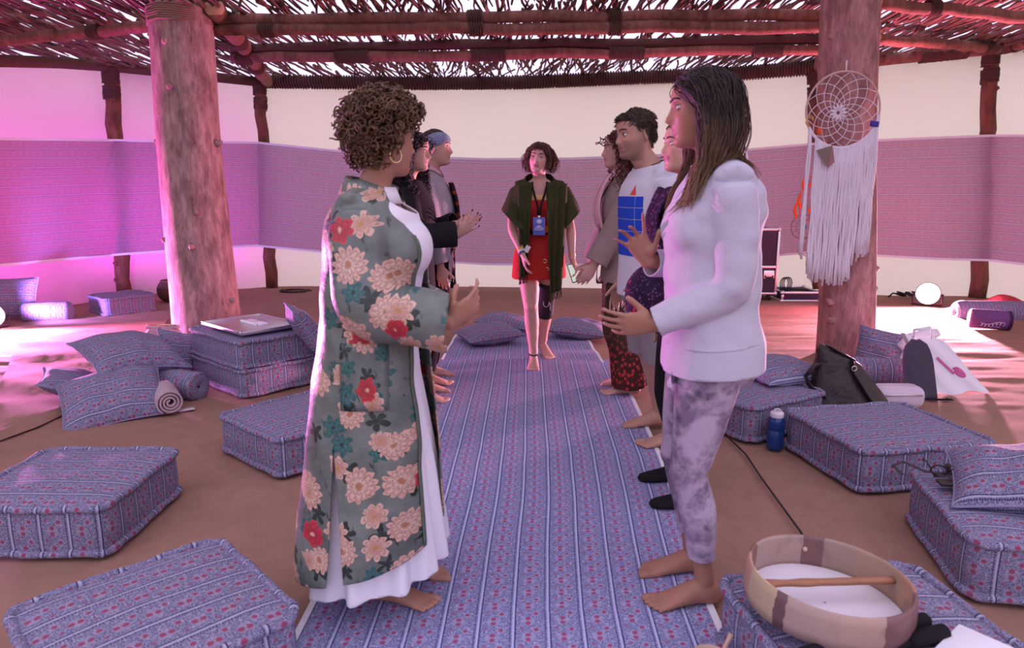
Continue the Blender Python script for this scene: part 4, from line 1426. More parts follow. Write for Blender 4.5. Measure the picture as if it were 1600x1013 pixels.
# head profile in cm: height, front x, back x, half width
HS = np.array([(-11.6, 5.2, 1.0, 1.0), (-11.3, 7.2, -0.5, 2.6), (-10.6, 8.3, -2.0, 3.8), (-9.6, 8.7, -3.5, 4.6), (-8.6, 8.5, -5.0, 5.2), (-7.8, 8.2, -6.0, 5.6), (-7.0, 8.5, -6.6, 5.9),
               (-6.2, 8.5, -7.0, 6.2), (-5.4, 8.8, -7.3, 6.4), (-4.5, 8.7, -7.6, 6.6), (-3.3, 8.7, -7.9, 6.8), (-2.0, 8.7, -8.3, 7.0), (-0.5, 8.6, -8.8, 7.2), (0.5, 8.6, -9.1, 7.3), (1.6, 9.1, -9.4, 7.4),
               (3.0, 9.2, -9.6, 7.5), (4.5, 9.1, -9.7, 7.6), (6.0, 8.6, -9.5, 7.5), (7.6, 7.6, -8.8, 7.0), (9.0, 6.1, -7.5, 6.0), (10.2, 4.2, -5.6, 4.6), (11.0, 2.3, -3.5, 2.7), (11.35, 0.9, -1.4, 1.0)])
_zz = np.linspace(HS[0, 0], HS[-1, 0], 240)
_HT = np.stack([np.interp(_zz, HS[:, 0], HS[:, i]) for i in range(4)], 1)
for _ in range(3): _HT[1:-1, 1:] = (_HT[:-2, 1:] + _HT[1:-1, 1:] * 2 + _HT[2:, 1:]) / 4


def gs(d, s): return np.exp(-(d / s) ** 2)


def head_surf(th, z, nose=1.0, smile=0.0, jaw=1.0):
    """points of the head (cm, x forward, y left, z up) at turn th and height z"""
    xf = np.interp(z, _zz, _HT[:, 1]); xb = np.interp(z, _zz, _HT[:, 2]); w = np.interp(z, _zz, _HT[:, 3])
    w = w * np.where(z < -4, 1 + (jaw - 1) * np.clip((-4 - z) / 4, 0, 1), 1)
    c, s = np.cos(th), np.sin(th)
    xc = np.where(z < -7, np.clip((-7 - z) / 4.6, 0, 1) * 3.0, 0)
    x = np.where(c > 0, xc + (xf - xc) * np.abs(c) ** 0.82, xc + (xb - xc) * np.abs(c) ** 0.9)
    y = w * np.sign(s) * np.abs(s) ** 0.92
    fr = (c > 0.15)
    ay = np.abs(y)
    P = np.interp(z, [-4.9, -4.3, -3.5, -2.6, -1.0, 0.6, 1.8], [0, 1.4, 2.5, 2.2, 1.45, .75, 0]) * nose
    wn = np.interp(z, [-5, -3.5, -1, 1.5], [1.55, 1.5, 0.95, 0.75])
    d = P * gs(y, wn)
    d = d - 0.95 * gs(ay - 3.1, 1.55) * gs(z - 0.3, 1.15) + 0.30 * gs(ay - 2.8, 2.2) * gs(z - 2.3, 0.9)
    d = d + (0.35 + 0.5 * smile) * gs(ay - 4.3, 1.8) * gs(z + 2.6, 1.6)
    mw = 2.1 + 0.7 * smile
    zc = z - smile * 0.55 * (ay / 2.6) ** 2
    lipw = 1 / (1 + np.exp((ay - mw) * 4))
    d = d + (0.42 * gs(zc + 5.55, .55) + 0.50 * gs(zc + 6.95, .60) - 0.42 * gs(zc + 6.2, .28)) * lipw
    d = d + 0.30 * gs(y, 1.9) * gs(z + 9.7, 1.0) - 0.18 * gs(y, 2.2) * gs(z + 8.1, .6)
    x = x + np.where(fr, d, 0)
    return x, y


HAIRLINE = ([-10, -4, -2.5, 0, 3, 5, 7.5, 9.5], [-7.5, -7.0, -3, 0.8, 1.8, 3.6, 5.6, 6.2])


class Person:
    def __init__(s, label, x, y, yaw, H, male=False, lean=0.0, head_yaw=None, head_pitch=0.0, head_roll=0.0, arms=None, feet=None, skin=(.50, .29, .21), hair=(.02, .012, .01),
                 voxel=.006, nose=1.0, smile=0.0, jaw=1.0, bust=1.0, hips=1.0, lips=(.42, .13, .13), beard=0.0, sway=0.0, hairline=HAIRLINE, category='person', head_fwd=0.012, leg_s=1.0):
        s.leg_s = leg_s; s.cuff_w = .085
        s.H, s.male, s.q = H, male, H / 1.65
        a = math.radians(yaw)
        s.F = Vector((math.cos(a), math.sin(a), 0)); s.L = Vector((-math.sin(a), math.cos(a), 0)); s.U = Vector((0, 0, 1))
        s.base = Vector((x, y, 0)); s.lean, s.sway = lean, sway
        s.skin, s.hair, s.voxel, s.nose, s.smile, s.jaw = skin, hair, voxel, nose, smile, jaw
        s.bust, s.hips, s.lips, s.beard, s.hairline = bust, hips, lips, beard, hairline
        s.root = thing('person', label, category, s.base)
        hw = .108 if male else .096
        s.S = {k: s.axis(.795) + s.L * (sg * hw * H) - s.F * .006 for k, sg in (('L', 1), ('R', -1))}
        s.hip = {k: s.axis(.505) + s.L * (sg * .050 * H) for k, sg in (('L', 1), ('R', -1))}
        # head frame
        hy = math.radians(yaw if head_yaw is None else head_yaw)
        R = Matrix.Rotation(hy, 3, 'Z') @ Matrix.Rotation(-math.radians(head_pitch), 3, 'Y') @ Matrix.Rotation(math.radians(head_roll), 3, 'X')
        s.hR = R; s.k = H * .137 / 23.0 * (1.02 if male else 1.0)
        s.nt = s.axis(.885) + s.F * (.006 * H)
        s.hO = s.axis(1.0) * 1.0
        s.hO = Vector((s.nt.x, s.nt.y, 0)) + s.F * (head_fwd * H); s.hO.z = H - 11.4 * s.k
        s.hO += R @ Vector((0.015, 0, 0))
        # arms: wrist targets and elbows
        s.E, s.W, s.hand = {}, {}, {}
        ua, fa = .172 * H, .148 * H
        for k, sg in (('L', 1), ('R', -1)):
            A = (arms or {}).get(k, {})
            w = A.get('wrist')
            if w is None: w = s.S[k] + s.L * (sg * .05 * s.q) + s.F * .05 * s.q - s.U * (ua + fa) * .985
            pole = A.get('pole', -s.F * 1.0 + s.L * sg * .25 - s.U * .3)
            s.E[k], s.W[k] = s.ik(s.S[k], Vector(w), ua, fa, Vector(pole))
            d = Vector(A['dir']) if 'dir' in A else (s.W[k] - s.E[k])
            n = Vector(A['palm']) if 'palm' in A else -s.L * sg
            s.hand[k] = dict(d=d.normalized(), n=n, curl=A.get('curl', (15, 20, 12)), spread=A.get('spread', 3.0), thumb=A.get('thumb', (45, 15)), curls=A.get('curls'))
        # legs
        s.K, s.A, s.fd = {}, {}, {}
        for k, sg in (('L', 1), ('R', -1)):
            f = (feet or {}).get(k, {})
            p = f.get('pos'); p = s.base + s.L * (sg * .07 * s.q) if p is None else Vector((p[0], p[1], 0))
            lift = f.get('heel', 0.0)
            an = Vector((p.x, p.y, .078 * s.q + lift))
            s.K[k], s.A[k] = s.ik(s.hip[k], an, .2385 * H, .226 * H, s.F)
            fa_ = math.radians(f.get('yaw', yaw + sg * 6)); s.fd[k] = Vector((math.cos(fa_), math.sin(fa_), 0))

    def axis(s, zf):
        return s.base + s.F * (s.lean * (zf - .5) * s.H) + s.L * (s.sway * (zf - .5)) + s.U * (zf * s.H)

    def W3(s, f, l, u): return s.base + s.F * f + s.L * l + s.U * u

    def ik(s, S_, T, a, b, pole):
        d = T - S_; D = d.length
        if D > (a + b) * .998: T = S_ + d * ((a + b) * .998 / D); d = T - S_; D = d.length
        if D < abs(a - b) + .02: D = abs(a - b) + .02
        c = (a * a + D * D - b * b) / (2 * a * D); c = max(-1, min(1, c))
        u = d.normalized(); p = pole - u * pole.dot(u); p = p.normalized() if p.length > 1e-5 else u.orthogonal()
        return S_ + u * (a * c) + p * (a * math.sqrt(max(0, 1 - c * c))), T

    def ring(s, zf, hw, df, db, n=30, fo=0.0, p=.85):
        c0 = s.axis(zf) + s.F * (fo * s.H)
        out = []
        for i in range(n):
            a = 2 * math.pi * i / n; ca, sa = math.cos(a), math.sin(a)
            f = (df if ca > 0 else db) * math.copysign(abs(ca) ** p, ca) * s.H; l = hw * math.copysign(abs(sa) ** p, sa) * s.H
            out.append(tuple(c0 + s.F * f + s.L * l))
        return out

    def torso(s, g, rings, n=30):
        g.grid([s.ring(*r[:4], n=n, fo=r[4] if len(r) > 4 else 0) for r in rings], cu=True, cap=True)

    RINGS_F = [(.465, .078, .052, .060), (.490, .098, .058, .074), (.515, .103, .060, .078), (.545, .100, .062, .070), (.580, .086, .060, .056), (.620, .074, .056, .050), (.660, .074, .056, .052),
               (.700, .081, .060, .058), (.740, .089, .062, .064), (.775, .095, .056, .064), (.800, .092, .044, .056), (.820, .066, .034, .046), (.842, .036, .030, .036)]
    RINGS_M = [(.465, .078, .052, .056), (.490, .094, .056, .068), (.515, .097, .058, .068), (.545, .096, .060, .062), (.580, .090, .062, .056), (.620, .086, .062, .054), (.660, .088, .062, .056),
               (.700, .096, .066, .062), (.740, .104, .068, .068), (.775, .110, .062, .068), (.802, .104, .048, .060), (.822, .074, .038, .050), (.845, .042, .034, .040)]

    def rings(s): return s.RINGS_M if s.male else s.RINGS_F

    def arm_path(s, k, t0=0.0, t1=1.0, n=17):
        S_, E, W = s.S[k], s.E[k], s.W[k]
        L1, L2 = (E - S_).length, (W - E).length
        pts = []
        for i in range(n):
            t = t0 + (t1 - t0) * i / (n - 1)
            d = t * (L1 + L2)
            if d < L1: p = S_.lerp(E, d / L1)
            else: p = E.lerp(W, (d - L1) / L2)
            # round the elbow
            x = abs(d - L1) / (L1 * .22)
            if x < 1:
                a = E.lerp(S_, .22 * (1 - 0)); b = E.lerp(W, .22)
                u = .5 + .5 * (d - L1) / (L1 * .22)
                p = a.lerp(E, u).lerp(E.lerp(b, u), u)
            pts.append(p)
        return pts

    def leg_path(s, k, n=19):
        h, K, A = s.hip[k], s.K[k], s.A[k]
        L1, L2 = (K - h).length, (A - K).length
        return [h.lerp(K, i / (n // 2)) if i <= n // 2 else K.lerp(A, (i - n // 2) / (n - 1 - n // 2)) for i in range(n)]

    def leg_r(s, n=19, male=None):
        ts = [0, .12, .3, .45, .5, .56, .66, .78, .9, 1]
        rs = [.056, .054, .046, .037, .034, .033, .0345, .029, .0215, .021]
        return [np.interp(i / (n - 1), ts, rs) * s.H * (.97 if s.male else 1) * s.leg_s for i in range(n)]

    def arm_r(s, n=17):
        ts = [0, .1, .3, .5, .56, .66, .85, 1]
        rs = [.029, .0285, .0245, .0215, .0215, .0225, .0170, .0150] if not s.male else [.036, .036, .031, .026, .026, .028, .0205, .018]
        return [np.interp(i / (n - 1), ts, rs) * s.H for i in range(n)]

    def add_hand(s, g, k):
        h = s.hand[k]; q = s.q * (1.06 if s.male else .98) * .01
        d = h['d']; n = h['n']; n = (n - d * n.dot(d)).normalized()
        t = d.cross(n) * (1 if k == 'R' else -1)       # thumb side
        w = s.W[k]
        pt = lambda a, b, c=0.0: w + (d * a + t * b + n * c) * q
        s.tips = getattr(s, 'tips', {}); s.tips[k] = []
        g.tube([pt(-1.5, 0), pt(.5, 0), pt(2.5, .1), pt(5, .15), pt(7.4, .1), pt(8.8, 0, -.05)], [(2.5 * q, 1.9 * q), (2.7 * q, 1.8 * q), (3.3 * q, 1.7 * q), (3.9 * q, 1.45 * q), (4.0 * q, 1.2 * q), (3.5 * q, .85 * q)], 16, up=n)
        g.ellip(pt(2.8, 2.0, .7), (1.6 * q, 1.6 * q, 1.6 * q), nu=10, nv=7)
        names = [('i', 2.85, 8.5, 7.2), ('m', 1.0, 8.9, 7.9), ('r', -.9, 8.6, 7.3), ('p', -2.7, 7.8, 5.8)]
        for i, (nm, b, a, Ln) in enumerate(names):
            c = h['curl'] if h['curls'] is None else h['curls'][i]
            sp = math.radians(h['spread'] * (1.5 - i))
            fd = d * math.cos(sp) + t * math.sin(sp)
            ax = fd.cross(n).normalized()
            p = pt(a - 1.6, b * .97, -.05); pts, rad = [p], [.90 * q]
            p = p + fd * (1.6 * q); pts.append(p); rad.append(.80 * q)
            ang = 0
            for j, f in enumerate((.45, .30, .25)):
                ang += math.radians(c[j])
                e = fd * math.cos(ang) + n * math.sin(ang)
                for m_ in (.5, 1):
                    pts.append(p + e * (Ln * f * q * m_)); rad.append((.80 - .06 * (j + m_)) * q * (.88 if nm == 'p' else 1))
                p = pts[-1]
            pts.append(p + e * .35 * q); rad.append(rad[-1] * .62)
            g.tube(pts, rad, 9); s.tips[k].append((p, e.copy(), (n * math.cos(ang) - fd * math.sin(ang)).copy()))
        ta, tb = (math.radians(v) for v in h['thumb'])
        td = d * math.cos(ta) + t * math.sin(ta); td = (td * math.cos(tb) + n * math.sin(tb)).normalized()
        p0 = pt(1.6, 1.8, .5); p1 = p0 + td * 3.6 * q; e2 = (td + d * .25).normalized(); p2 = p1 + e2 * 3.1 * q; e3 = (td + d * .45).normalized(); p3 = p2 + e3 * 2.3 * q
        g.tube([p0, p0.lerp(p1, .5), p1, p1.lerp(p2, .5), p2, p2.lerp(p3, .6), p3, p3 + e3 * .35 * q], [1.5 * q, 1.35 * q, 1.1 * q, 1.0 * q, 1.0 * q, .95 * q, .75 * q, .45 * q], 10)
        s.tips[k].append((p3, e3, n.copy()))

    def add_foot(s, g, k):
        q = s.q * (1.07 if s.male else 1) * .01
        fd = s.fd[k]; a = s.A[k]; sd = s.U.cross(fd) * (1 if k == 'L' else -1)   # outward
        lift = a.z - 7.8 * q
        b = Vector((a.x, a.y, 0))
        pt = lambda f, o, z: b + fd * f * q + sd * o * q + Vector((0, 0, z * q + lift * max(0, 1 - (f + 5) / 17)))
        g.ellip(pt(-3.6, 0, 2.9), (3.0 * q, 2.9 * q, 2.9 * q), nu=14, nv=9)
        g.tube([pt(-4.2, 0, 3.8), pt(-1, 0, 4.6), pt(3.5, -.2, 4.3), pt(8, -.1, 3.0), pt(12, .1, 2.1), pt(14.8, .2, 1.5)], [(2.5 * q, 3.4 * q), (3.2 * q, 4.4 * q), (3.4 * q, 3.9 * q), (3.9 * q, 2.8 * q), (4.4 * q, 1.95 * q), (4.2 * q, 1.25 * q)], 16, up=(0, 0, 1))
        for o, L, r in ((-3.2, 19.4, 1.2), (-1.0, 19.2, .82), (.85, 18.5, .76), (2.5, 17.5, .72), (4.0, 16.2, .70)):
            g.tube([pt(12.0, o * .9, 1.4), pt(14.5, o, 1.5), pt(L - 1.6, o * 1.03, 1.45), pt(L - .5, o * 1.03, 1.0), pt(L, o * 1.03, .85)], [r * q, r * q, r * 1.05 * q, r * .95 * q, r * .5 * q], 9)

    def hp(s, x, y, z): return s.hO + s.hR @ (Vector((x, y, z)) * s.k)

    def to_head(s, V):
        return (V - np.array(s.hO)) @ np.array(s.hR) / s.k

    def face_x(s, y, z):
        w = np.interp(z, _zz, _HT[:, 3]); sn = np.clip(abs(y) / w, 0, .99) ** (1 / .92) * np.sign(y)
        x, _ = head_surf(np.arcsin(sn), np.array(float(z)), s.nose, s.smile, s.jaw)
        return float(x)

    def build_body(s, feet=True, ears=True):
        g = Geo()
        s.torso(g, s.rings())
        ax = s.axis
        if not s.male:
            for sg in (-1, 1): g.ellip(ax(.728) + s.F * (.040 * s.H) + s.L * (sg * .045 * s.H), (.042 * s.H * s.bust, .044 * s.H, .045 * s.H), R=Matrix((s.F, s.L, s.U)).transposed())
        for sg in (-1, 1): g.ellip(ax(.495) - s.F * (.036 * s.H) + s.L * (sg * .046 * s.H), (.048 * s.H, .052 * s.H, .058 * s.H))
        nk = ax(.825) - s.F * (.008 * s.H)
        hb = s.hp(-2.6, 0, -3.0); hb2 = s.hp(-1.2, 0, -8.5)
        rn = (.036 if s.male else .030) * s.H
        g.tube([nk - s.U * .04 * s.H, nk, nk.lerp(hb2, .5), hb2, hb], [rn * 1.5, rn * 1.15, rn * .98, rn, rn * 1.1], 18)
        for sg in (-1, 1):    # slope of the shoulders
            g.tube([nk + s.U * .010 * s.H, nk.lerp(s.S['L' if sg > 0 else 'R'], .5), s.S['L' if sg > 0 else 'R']], [.022 * s.H, .022 * s.H, .027 * s.H], 12)
        for k in 'LR':
            g.tube(s.arm_path(k), s.arm_r(), 14)
            s.add_hand(g, k)
            P = s.leg_path(k); r = s.leg_r()
            back = -s.F
            P = [p + back * (.010 * s.H * math.exp(-((i - 12.5) / 2.5) ** 2)) + s.L * 0 for i, p in enumerate(P)]
            g.tube(P, r, 16, up=s.F)
            g.ellip(s.K[k] + s.F * .004 * s.H, .034 * s.H * s.leg_s, nu=12, nv=8)
            if feet: s.add_foot(g, k)
        # head
        nt_, nz = 88, 110
        zz = np.concatenate([np.linspace(HS[0, 0], 3, 78), np.linspace(3.3, HS[-1, 0], nz - 78)])
        th = np.linspace(0, 2 * np.pi, nt_, endpoint=False)
        T, Z = np.meshgrid(th, zz)
        X, Y = head_surf(T, Z, s.nose, s.smile, s.jaw)
        P = np.stack([X, Y, Z], 2).reshape(-1, 3) * s.k @ np.array(s.hR).T + np.array(s.hO)
        g.grid(P.reshape(nz, nt_, 3), cu=True, cap=True)
        if ears:
            for sg in (-1, 1):
                c = s.hp(-1.3, sg * 7.6, -.6)
                R = s.hR @ Matrix.Rotation(math.radians(sg * 22), 3, 'Z') @ Matrix.Rotation(math.radians(10), 3, 'Y')
                q = s.k
                rim = [c + R @ Vector((1.75 * math.cos(a) * (1 if a < 2.2 else .85), sg * (.35 + .25 * math.cos(a)), 2.9 * math.sin(a))) * q for a in np.linspace(-1.2, 4.0, 18)]
                g.tube(rim, [.42 * q] * 18, 8)
                g.ellip(c, (1.35 * q, .42 * q, 2.5 * q), R=R, nu=12, nv=9)
                g.ellip(c + R @ Vector((.3, 0, -2.7)) * q, (.75 * q, .42 * q, .8 * q), R=R, nu=10, nv=7)
        V, E, Fq = remesh_arrays(g, s.voxel, ADAPT)
        hl = s.to_head(V)
        inh = (hl[:, 2] > -9.5) & (np.linalg.norm(hl - (0, 0, 0), axis=1) < 16)
        w = np.full(len(V), .5)
        w[inh] = .12
        for k in 'LR':
            dh = np.linalg.norm(V - np.array(s.W[k] + s.hand[k]['d'] * .09 * s.q), axis=1)
            w[dh < .115 * s.q] = .22
            da = np.linalg.norm(V - np.array(Vector((s.A[k].x, s.A[k].y, 0)) + s.fd[k] * .13 * s.q), axis=1)
            w[da < .09 * s.q] = .12
        V = relax(V, E, 5, w)
        V[:, 2] = np.where(V[:, 2] < .004, .004 + (V[:, 2] - .004) * .15, V[:, 2])
        # colours of the skin itself, and painted shade between the lips
        sk = np.array(s.skin)
        col = np.tile(sk, (len(V), 1)) * (1 + .05 * vnoise(V * 30, 1))[:, None]
        x, y, z = hl.T
        head = (z > -13) & (np.linalg.norm(hl, axis=1) < 15)
        fr = head & (x > 5)
        def blend(mask, c, a):
            a = np.clip(a, 0, 1) * mask
            return col * (1 - a)[:, None] + np.array(c) * a[:, None]
        ay = np.abs(y)
        col = blend(fr, sk * (1.08, .82, .80), .55 * gs(ay - 4.2, 2.0) * gs(z + 2.6, 1.8))
        mw = 2.1 + .7 * s.smile; zc = z - s.smile * .55 * (ay / 2.6) ** 2
        lip = ((zc > -7.55) & (zc < -5.05 - .25 * (ay < .5)) & (ay < mw)).astype(float) * np.clip((mw - ay) * 2, 0, 1)
        col = blend(fr, s.lips, lip * .85)
        col = blend(fr, sk * .3, gs(zc + 6.2, .22) * (ay < mw) * .8)  # crease shade of the lip parting, put into the colour
        if s.beard:
            b = head & (x > -2) & (z < -2.2) & ~((zc > -7.6) & (zc < -5.1) & (ay < mw) & (x > 5)) & (z > -12.5)
            col = blend(b, np.array(s.hair) * 1.2, s.beard * np.clip((-2.4 - z + .3 * (ay - 3)) / 3.2, 0, 1) * np.clip((x + 2) / 3, 0, 1))
        if s.hairline is not None:
            hz = np.interp(x, *s.hairline)
            col = blend(head, s.hair, np.clip((z - hz) / 1.0, 0, 1))
        for k in 'LR':
            for p, e, n in s.tips[k]:
                dd = np.linalg.norm(V - np.array(p), axis=1); col = np.where((dd < .012 * s.q)[:, None], col * .75 + np.array((.5, .25, .22)) * .25, col)
        me = bpy.data.meshes.new('body'); me.from_pydata((V - np.array(s.base)).tolist(), [], Fq)
        ca = me.color_attributes.new('Col', 'FLOAT_COLOR', 'POINT')
        ca.data.foreach_set('color', np.concatenate([np.clip(col, 0, 1), np.ones((len(V), 1))], 1).ravel())
        s.body = put('body', me, M['skin'], s.root)
        s.bodyV = V
        s.bodyB = BVHTree.FromPolygons([Vector(v) for v in V], Fq)
        return s.body

    def face(s, closed=0.22, iris=(.10, .05, .03), brow=None, teeth=False, lash=True):
        q = s.k
        for sg in (-1, 1):
            c = Vector((7.05, sg * 3.1, .3)); r = 1.25
            g = Geo(); nu = 20
            angs = [0.01, .21, .25, .51, .55, .95, 1.4, 2.0, 2.6, 3.1]
            rows = [[tuple(s.hp(c.x + r * math.cos(a), c.y + r * math.sin(a) * math.cos(6.2832 * i / nu), c.z + r * math.sin(a) * math.sin(6.2832 * i / nu))) for i in range(nu)] for a in angs]
            for j in range(len(rows) - 1): g.grid(rows[j:j + 2], cu=True, mi=(2 if angs[j + 1] <= .22 else 1 if angs[j + 1] <= .52 else 0))
            im = M.get(('iris', iris)) or plain('iris', iris, .25, .5); M[('iris', iris)] = im
            put('eye', g, [M['sclera'], im, M['pupil']], s.root, shift=s.base)
            def lid(e0, e1):
                g = Geo(); rr = r * 1.09; rows = []
                for j in range(7):
                    e = math.radians(e0 + (e1 - e0) * j / 6)
                    row = []
                    for i in range(15):
                        az = math.radians(-80 + 160 * i / 14)
                        ee = e * (math.cos(az) ** .5 if e0 != 90 and j == 0 and abs(e) < .9 else 1)
                        row.append(tuple(s.hp(c.x + rr * math.cos(ee) * math.cos(az), c.y + rr * math.cos(ee) * math.sin(az), c.z + rr * math.sin(ee))))
                    rows.append(row)
                g.grid(rows); return g, rows[0]
            up, edge = lid(28 - closed * 38, 85)
            put('eyelid', up, s.skinmat, s.root, shift=s.base)
            lo, _ = lid(-26 + closed * 10, -80); put('eyelid', lo, s.skinmat, s.root, shift=s.base)
            g = Geo(); g.tube([Vector(p) + (Vector(p) - s.hp(*c)) * .05 for p in edge[1:-1]], .10 * q, 5); put('eyelashes', g, M['pupil'], s.root, shift=s.base)
            g = Geo(); pts = []
            for t in np.linspace(0, 1, 9):
                yy = sg * (1.3 + 3.9 * t); z = 2.15 + .75 * math.sin(t * 2.4) - .35 * t
                pts.append(s.hp(s.face_x(yy, z) + .05, yy, z))
            g.tube(pts, [(.16 * q, .36 * q * (1 - .55 * t) * (.75 + .5 * min(1, t * 4))) for t in np.linspace(0, 1, 9)], 7, up=s.hR @ Vector((0, 0, 1)))
            put('eyebrow', g, brow or s.hairmat, s.root, shift=s.base)
        # nostrils and, for a smile, teeth
        if teeth:
            g = Geo(); rows = []
            for j, z in enumerate((-5.75, -6.2, -6.65)):
                rows.append([tuple(s.hp(s.face_x(y, -6.2 + s.smile * .55 * (abs(y) / 2.6) ** 2) + .12 - .0 * abs(y), y, z + s.smile * .55 * (abs(y) / 2.6) ** 2)) for y in np.linspace(-2.0, 2.0, 15)])
            g.grid(rows); put('teeth', g, M['teeth'], s.root, shift=s.base)

    def strands(s, n, length, rad, seed, flow=(-.6, 1.0, .3), grav=.25, out=.5, step=.018, curl=0.0, turns=30.0, pred=None, jitter=.25, sides=5, mat=None, lift=0.4, name='hair', fwd=0.0, taper=.35, margin=0.4,
                shoulder=True, area=None, post=None, wave=0.0, face=3.2, zstop=None, over=None, drift=None, fine_f=4):
        """hair: strands leave the scalp, follow the flow, fall, and slide over head and shoulders"""
        r = random.Random(seed)
        g = Geo(); q = s.k
        made = 0; tries = 0
        ob = s.bvh(over) if over is not None else None
        ch = s.axis(.752); er = Vector((.094 * s.H, (.132 if s.male else .122) * s.H, .088 * s.H))
        while made < n and tries < n * 60:
            tries += 1
            th = r.uniform(0, 2 * math.pi); z = -8 + 19.3 * (r.random() ** .8)
            x, y = head_surf(np.array(th), np.array(z), s.nose, 0, 1); x, y = float(x), float(y)
            if s.hairline is not None and z < np.interp(x, *s.hairline) + r.uniform(0, .8): continue
            if pred and not pred(x, y, z): continue
            made += 1; bad = False
            p = Vector((x, y, z)); nrm = Vector((x / 92, y / 56, (z - 1) / 105)).normalized()
            sg = 1 if y >= 0 else -1
            fl = flow(x, y, z, r) if callable(flow) else Vector((flow[0], flow[1] * sg, flow[2]))
            fl = fl - nrm * (fl.dot(nrm) * .85)
            d = (nrm * out + fl * .8 + Vector((r.uniform(-1, 1), r.uniform(-1, 1), r.uniform(-1, 1))) * jitter).normalized()
            d = (s.hR @ d).normalized(); p = s.hp(*p)
            Ls = length(x, y, z, r) if callable(length) else length * r.uniform(.82, 1.08)
            m = max(4, int(Ls / step)); pts = [p]
            lf = lift * r.random()
            for k in range(m):
                d = (d + Vector((0, 0, -1)) * grav + Vector((r.uniform(-1, 1), r.uniform(-1, 1), r.uniform(-.5, .5))) * jitter * .25 + s.F * fwd).normalized()
                if drift is not None: d = (d + drift(s.hR.transposed() @ (p - s.hO) / q)).normalized()
                p = p + d * step
                h = s.hR.transposed() @ (p - s.hO) / q - Vector((-.3, 0, .6))
                if h.z > -3 and h.length > 17.5: bad = True; break
                er_ = Vector((9.3 + margin + lf, 7.9 + margin + lf, 10.9 + margin + lf))
                if h.z < -4: er_ = Vector((8.3 + margin + lf, 7.1 + margin + lf, 11.4))
                if face is not None and -17 < h.z < 3.6 and h.x > face:
                    h.x += (face - h.x) * min(.8, .12 * k); p = s.hp(*(h + Vector((-.3, 0, .6))))
                e = Vector((h.x / er_.x, h.y / er_.y, h.z / er_.z)).length
                if e < 1:
                    h = h / max(e, .2); np_ = s.hp(*(h + Vector((-.3, 0, .6)))); d = ((np_ - pts[-1]).normalized() + d * .2).normalized(); p = np_
                if ob is not None:
                    if p.z < s.H * .87:
                        lo, n_, _, dd = ob.find_nearest(p - s.base, .25)
                        if lo is not None and (p - s.base - lo).dot(n_) < .008:
                            np_ = s.base + lo + n_ * (.008 + .006 * r.random()); d = ((np_ - pts[-1]).normalized() * .5 + d * .5).normalized(); p = np_
                elif shoulder:
                    v = p - ch; c = Vector((v.dot(s.F) / er.x, v.dot(s.L) / er.y, v.z / er.z)); e = c.length
                    if e < 1.02:
                        c = c / e * (1.02 + .06 * r.random()); np_ = ch + s.F * (c.x * er.x) + s.L * (c.y * er.y) + s.U * (c.z * er.z); d = ((np_ - pts[-1]).normalized() * .6 + d * .4).normalized(); p = np_
                pts.append(p)
                if zstop is not None and p.z < zstop + Ls * .12 * (r.random() - .5) * 2: break
            if bad or len(pts) < 3: continue
            if curl or wave:
                f = fine_f if curl else 2
                fine = []
                for k in range(len(pts) - 1):
                    p0_, p1_, p2_, p3_ = pts[max(0, k - 1)], pts[k], pts[k + 1], pts[min(len(pts) - 1, k + 2)]
                    for j in range(f):
                        t_ = j / f
                        fine.append((p1_ * 2 + (p2_ - p0_) * t_ + (p0_ * 2 - p1_ * 5 + p2_ * 4 - p3_) * (t_ * t_) + (p1_ * 3 - p0_ - p2_ * 3 + p3_) * (t_ ** 3)) * .5)
                fine.append(pts[-1]); pts = fine
                ph = r.uniform(0, 6.28); cr = curl * r.uniform(.7, 1.25); tn = turns * r.uniform(.85, 1.2); hand = r.choice((-1, 1)); new = []; D = 0
                for k, p in enumerate(pts):
                    a = pts[max(0, k - 1)]; b = pts[min(len(pts) - 1, k + 1)]
                    t = (b - a).normalized(); u = t.cross(Vector((.3, .9, .2))).normalized(); w = t.cross(u)
                    if k: D += (pts[k] - pts[k - 1]).length
                    am = min(1, D / .03)
                    if curl: new.append(p + (u * math.cos(ph + tn * D * hand) + w * math.sin(ph + tn * D * hand)) * cr * am)
                    else: new.append(p + u * (wave * am * math.sin(ph + tn * D)) + w * (wave * .6 * am * math.sin(ph * 2 + tn * .8 * D)))
                pts = new
            if post: pts = [post(p_) for p_ in pts]
            m = len(pts)
            rr = rad * r.uniform(.75, 1.3)
            g.tube(pts, [rr * (1 - (1 - taper) * (k / (m - 1)) ** 2) * (.8 if k == 0 else 1) for k in range(m)], sides)
        return put(name, g, mat or s.hairmat, s.root, shift=s.base)

    # --- clothes
    def garment(s, name, g, mat, cuts=(), voxel=.008, it=4, fold=.006, fs=(9, 9, 5), thick=.004, seed=1, wedges=(), uvf=None, parent=None, drop=None, gap=.005):
        V, E, F = remesh_arrays(g, voxel)
        V = relax(V, E, it, .5)
        N = normals(V, F)
        P = V - np.array(s.base)
        nz = vnoise(P * fs, seed) * .6 + vnoise(P * fs * np.array((2.1, 2.1, 1.7)), seed + 3) * .4
        V = V + N * ((nz + .35) * fold)[:, None]
        if drop is not None: V = drop(V)
        near = s.bodyB.find_nearest
        for i in range(len(V)):      # keep the cloth outside the body
            lo, n_, _, d_ = near(V[i], .06)
            if lo is not None and (Vector(V[i]) - lo).dot(n_) < gap: V[i] = lo + n_ * gap
        V = relax(V, E, 1, .4)
        bm = bmesh.new()
        me = bpy.data.meshes.new(name); me.from_pydata((V - np.array(s.base)).tolist(), [], F); bm.from_mesh(me); bpy.data.meshes.remove(me)
        b = s.base
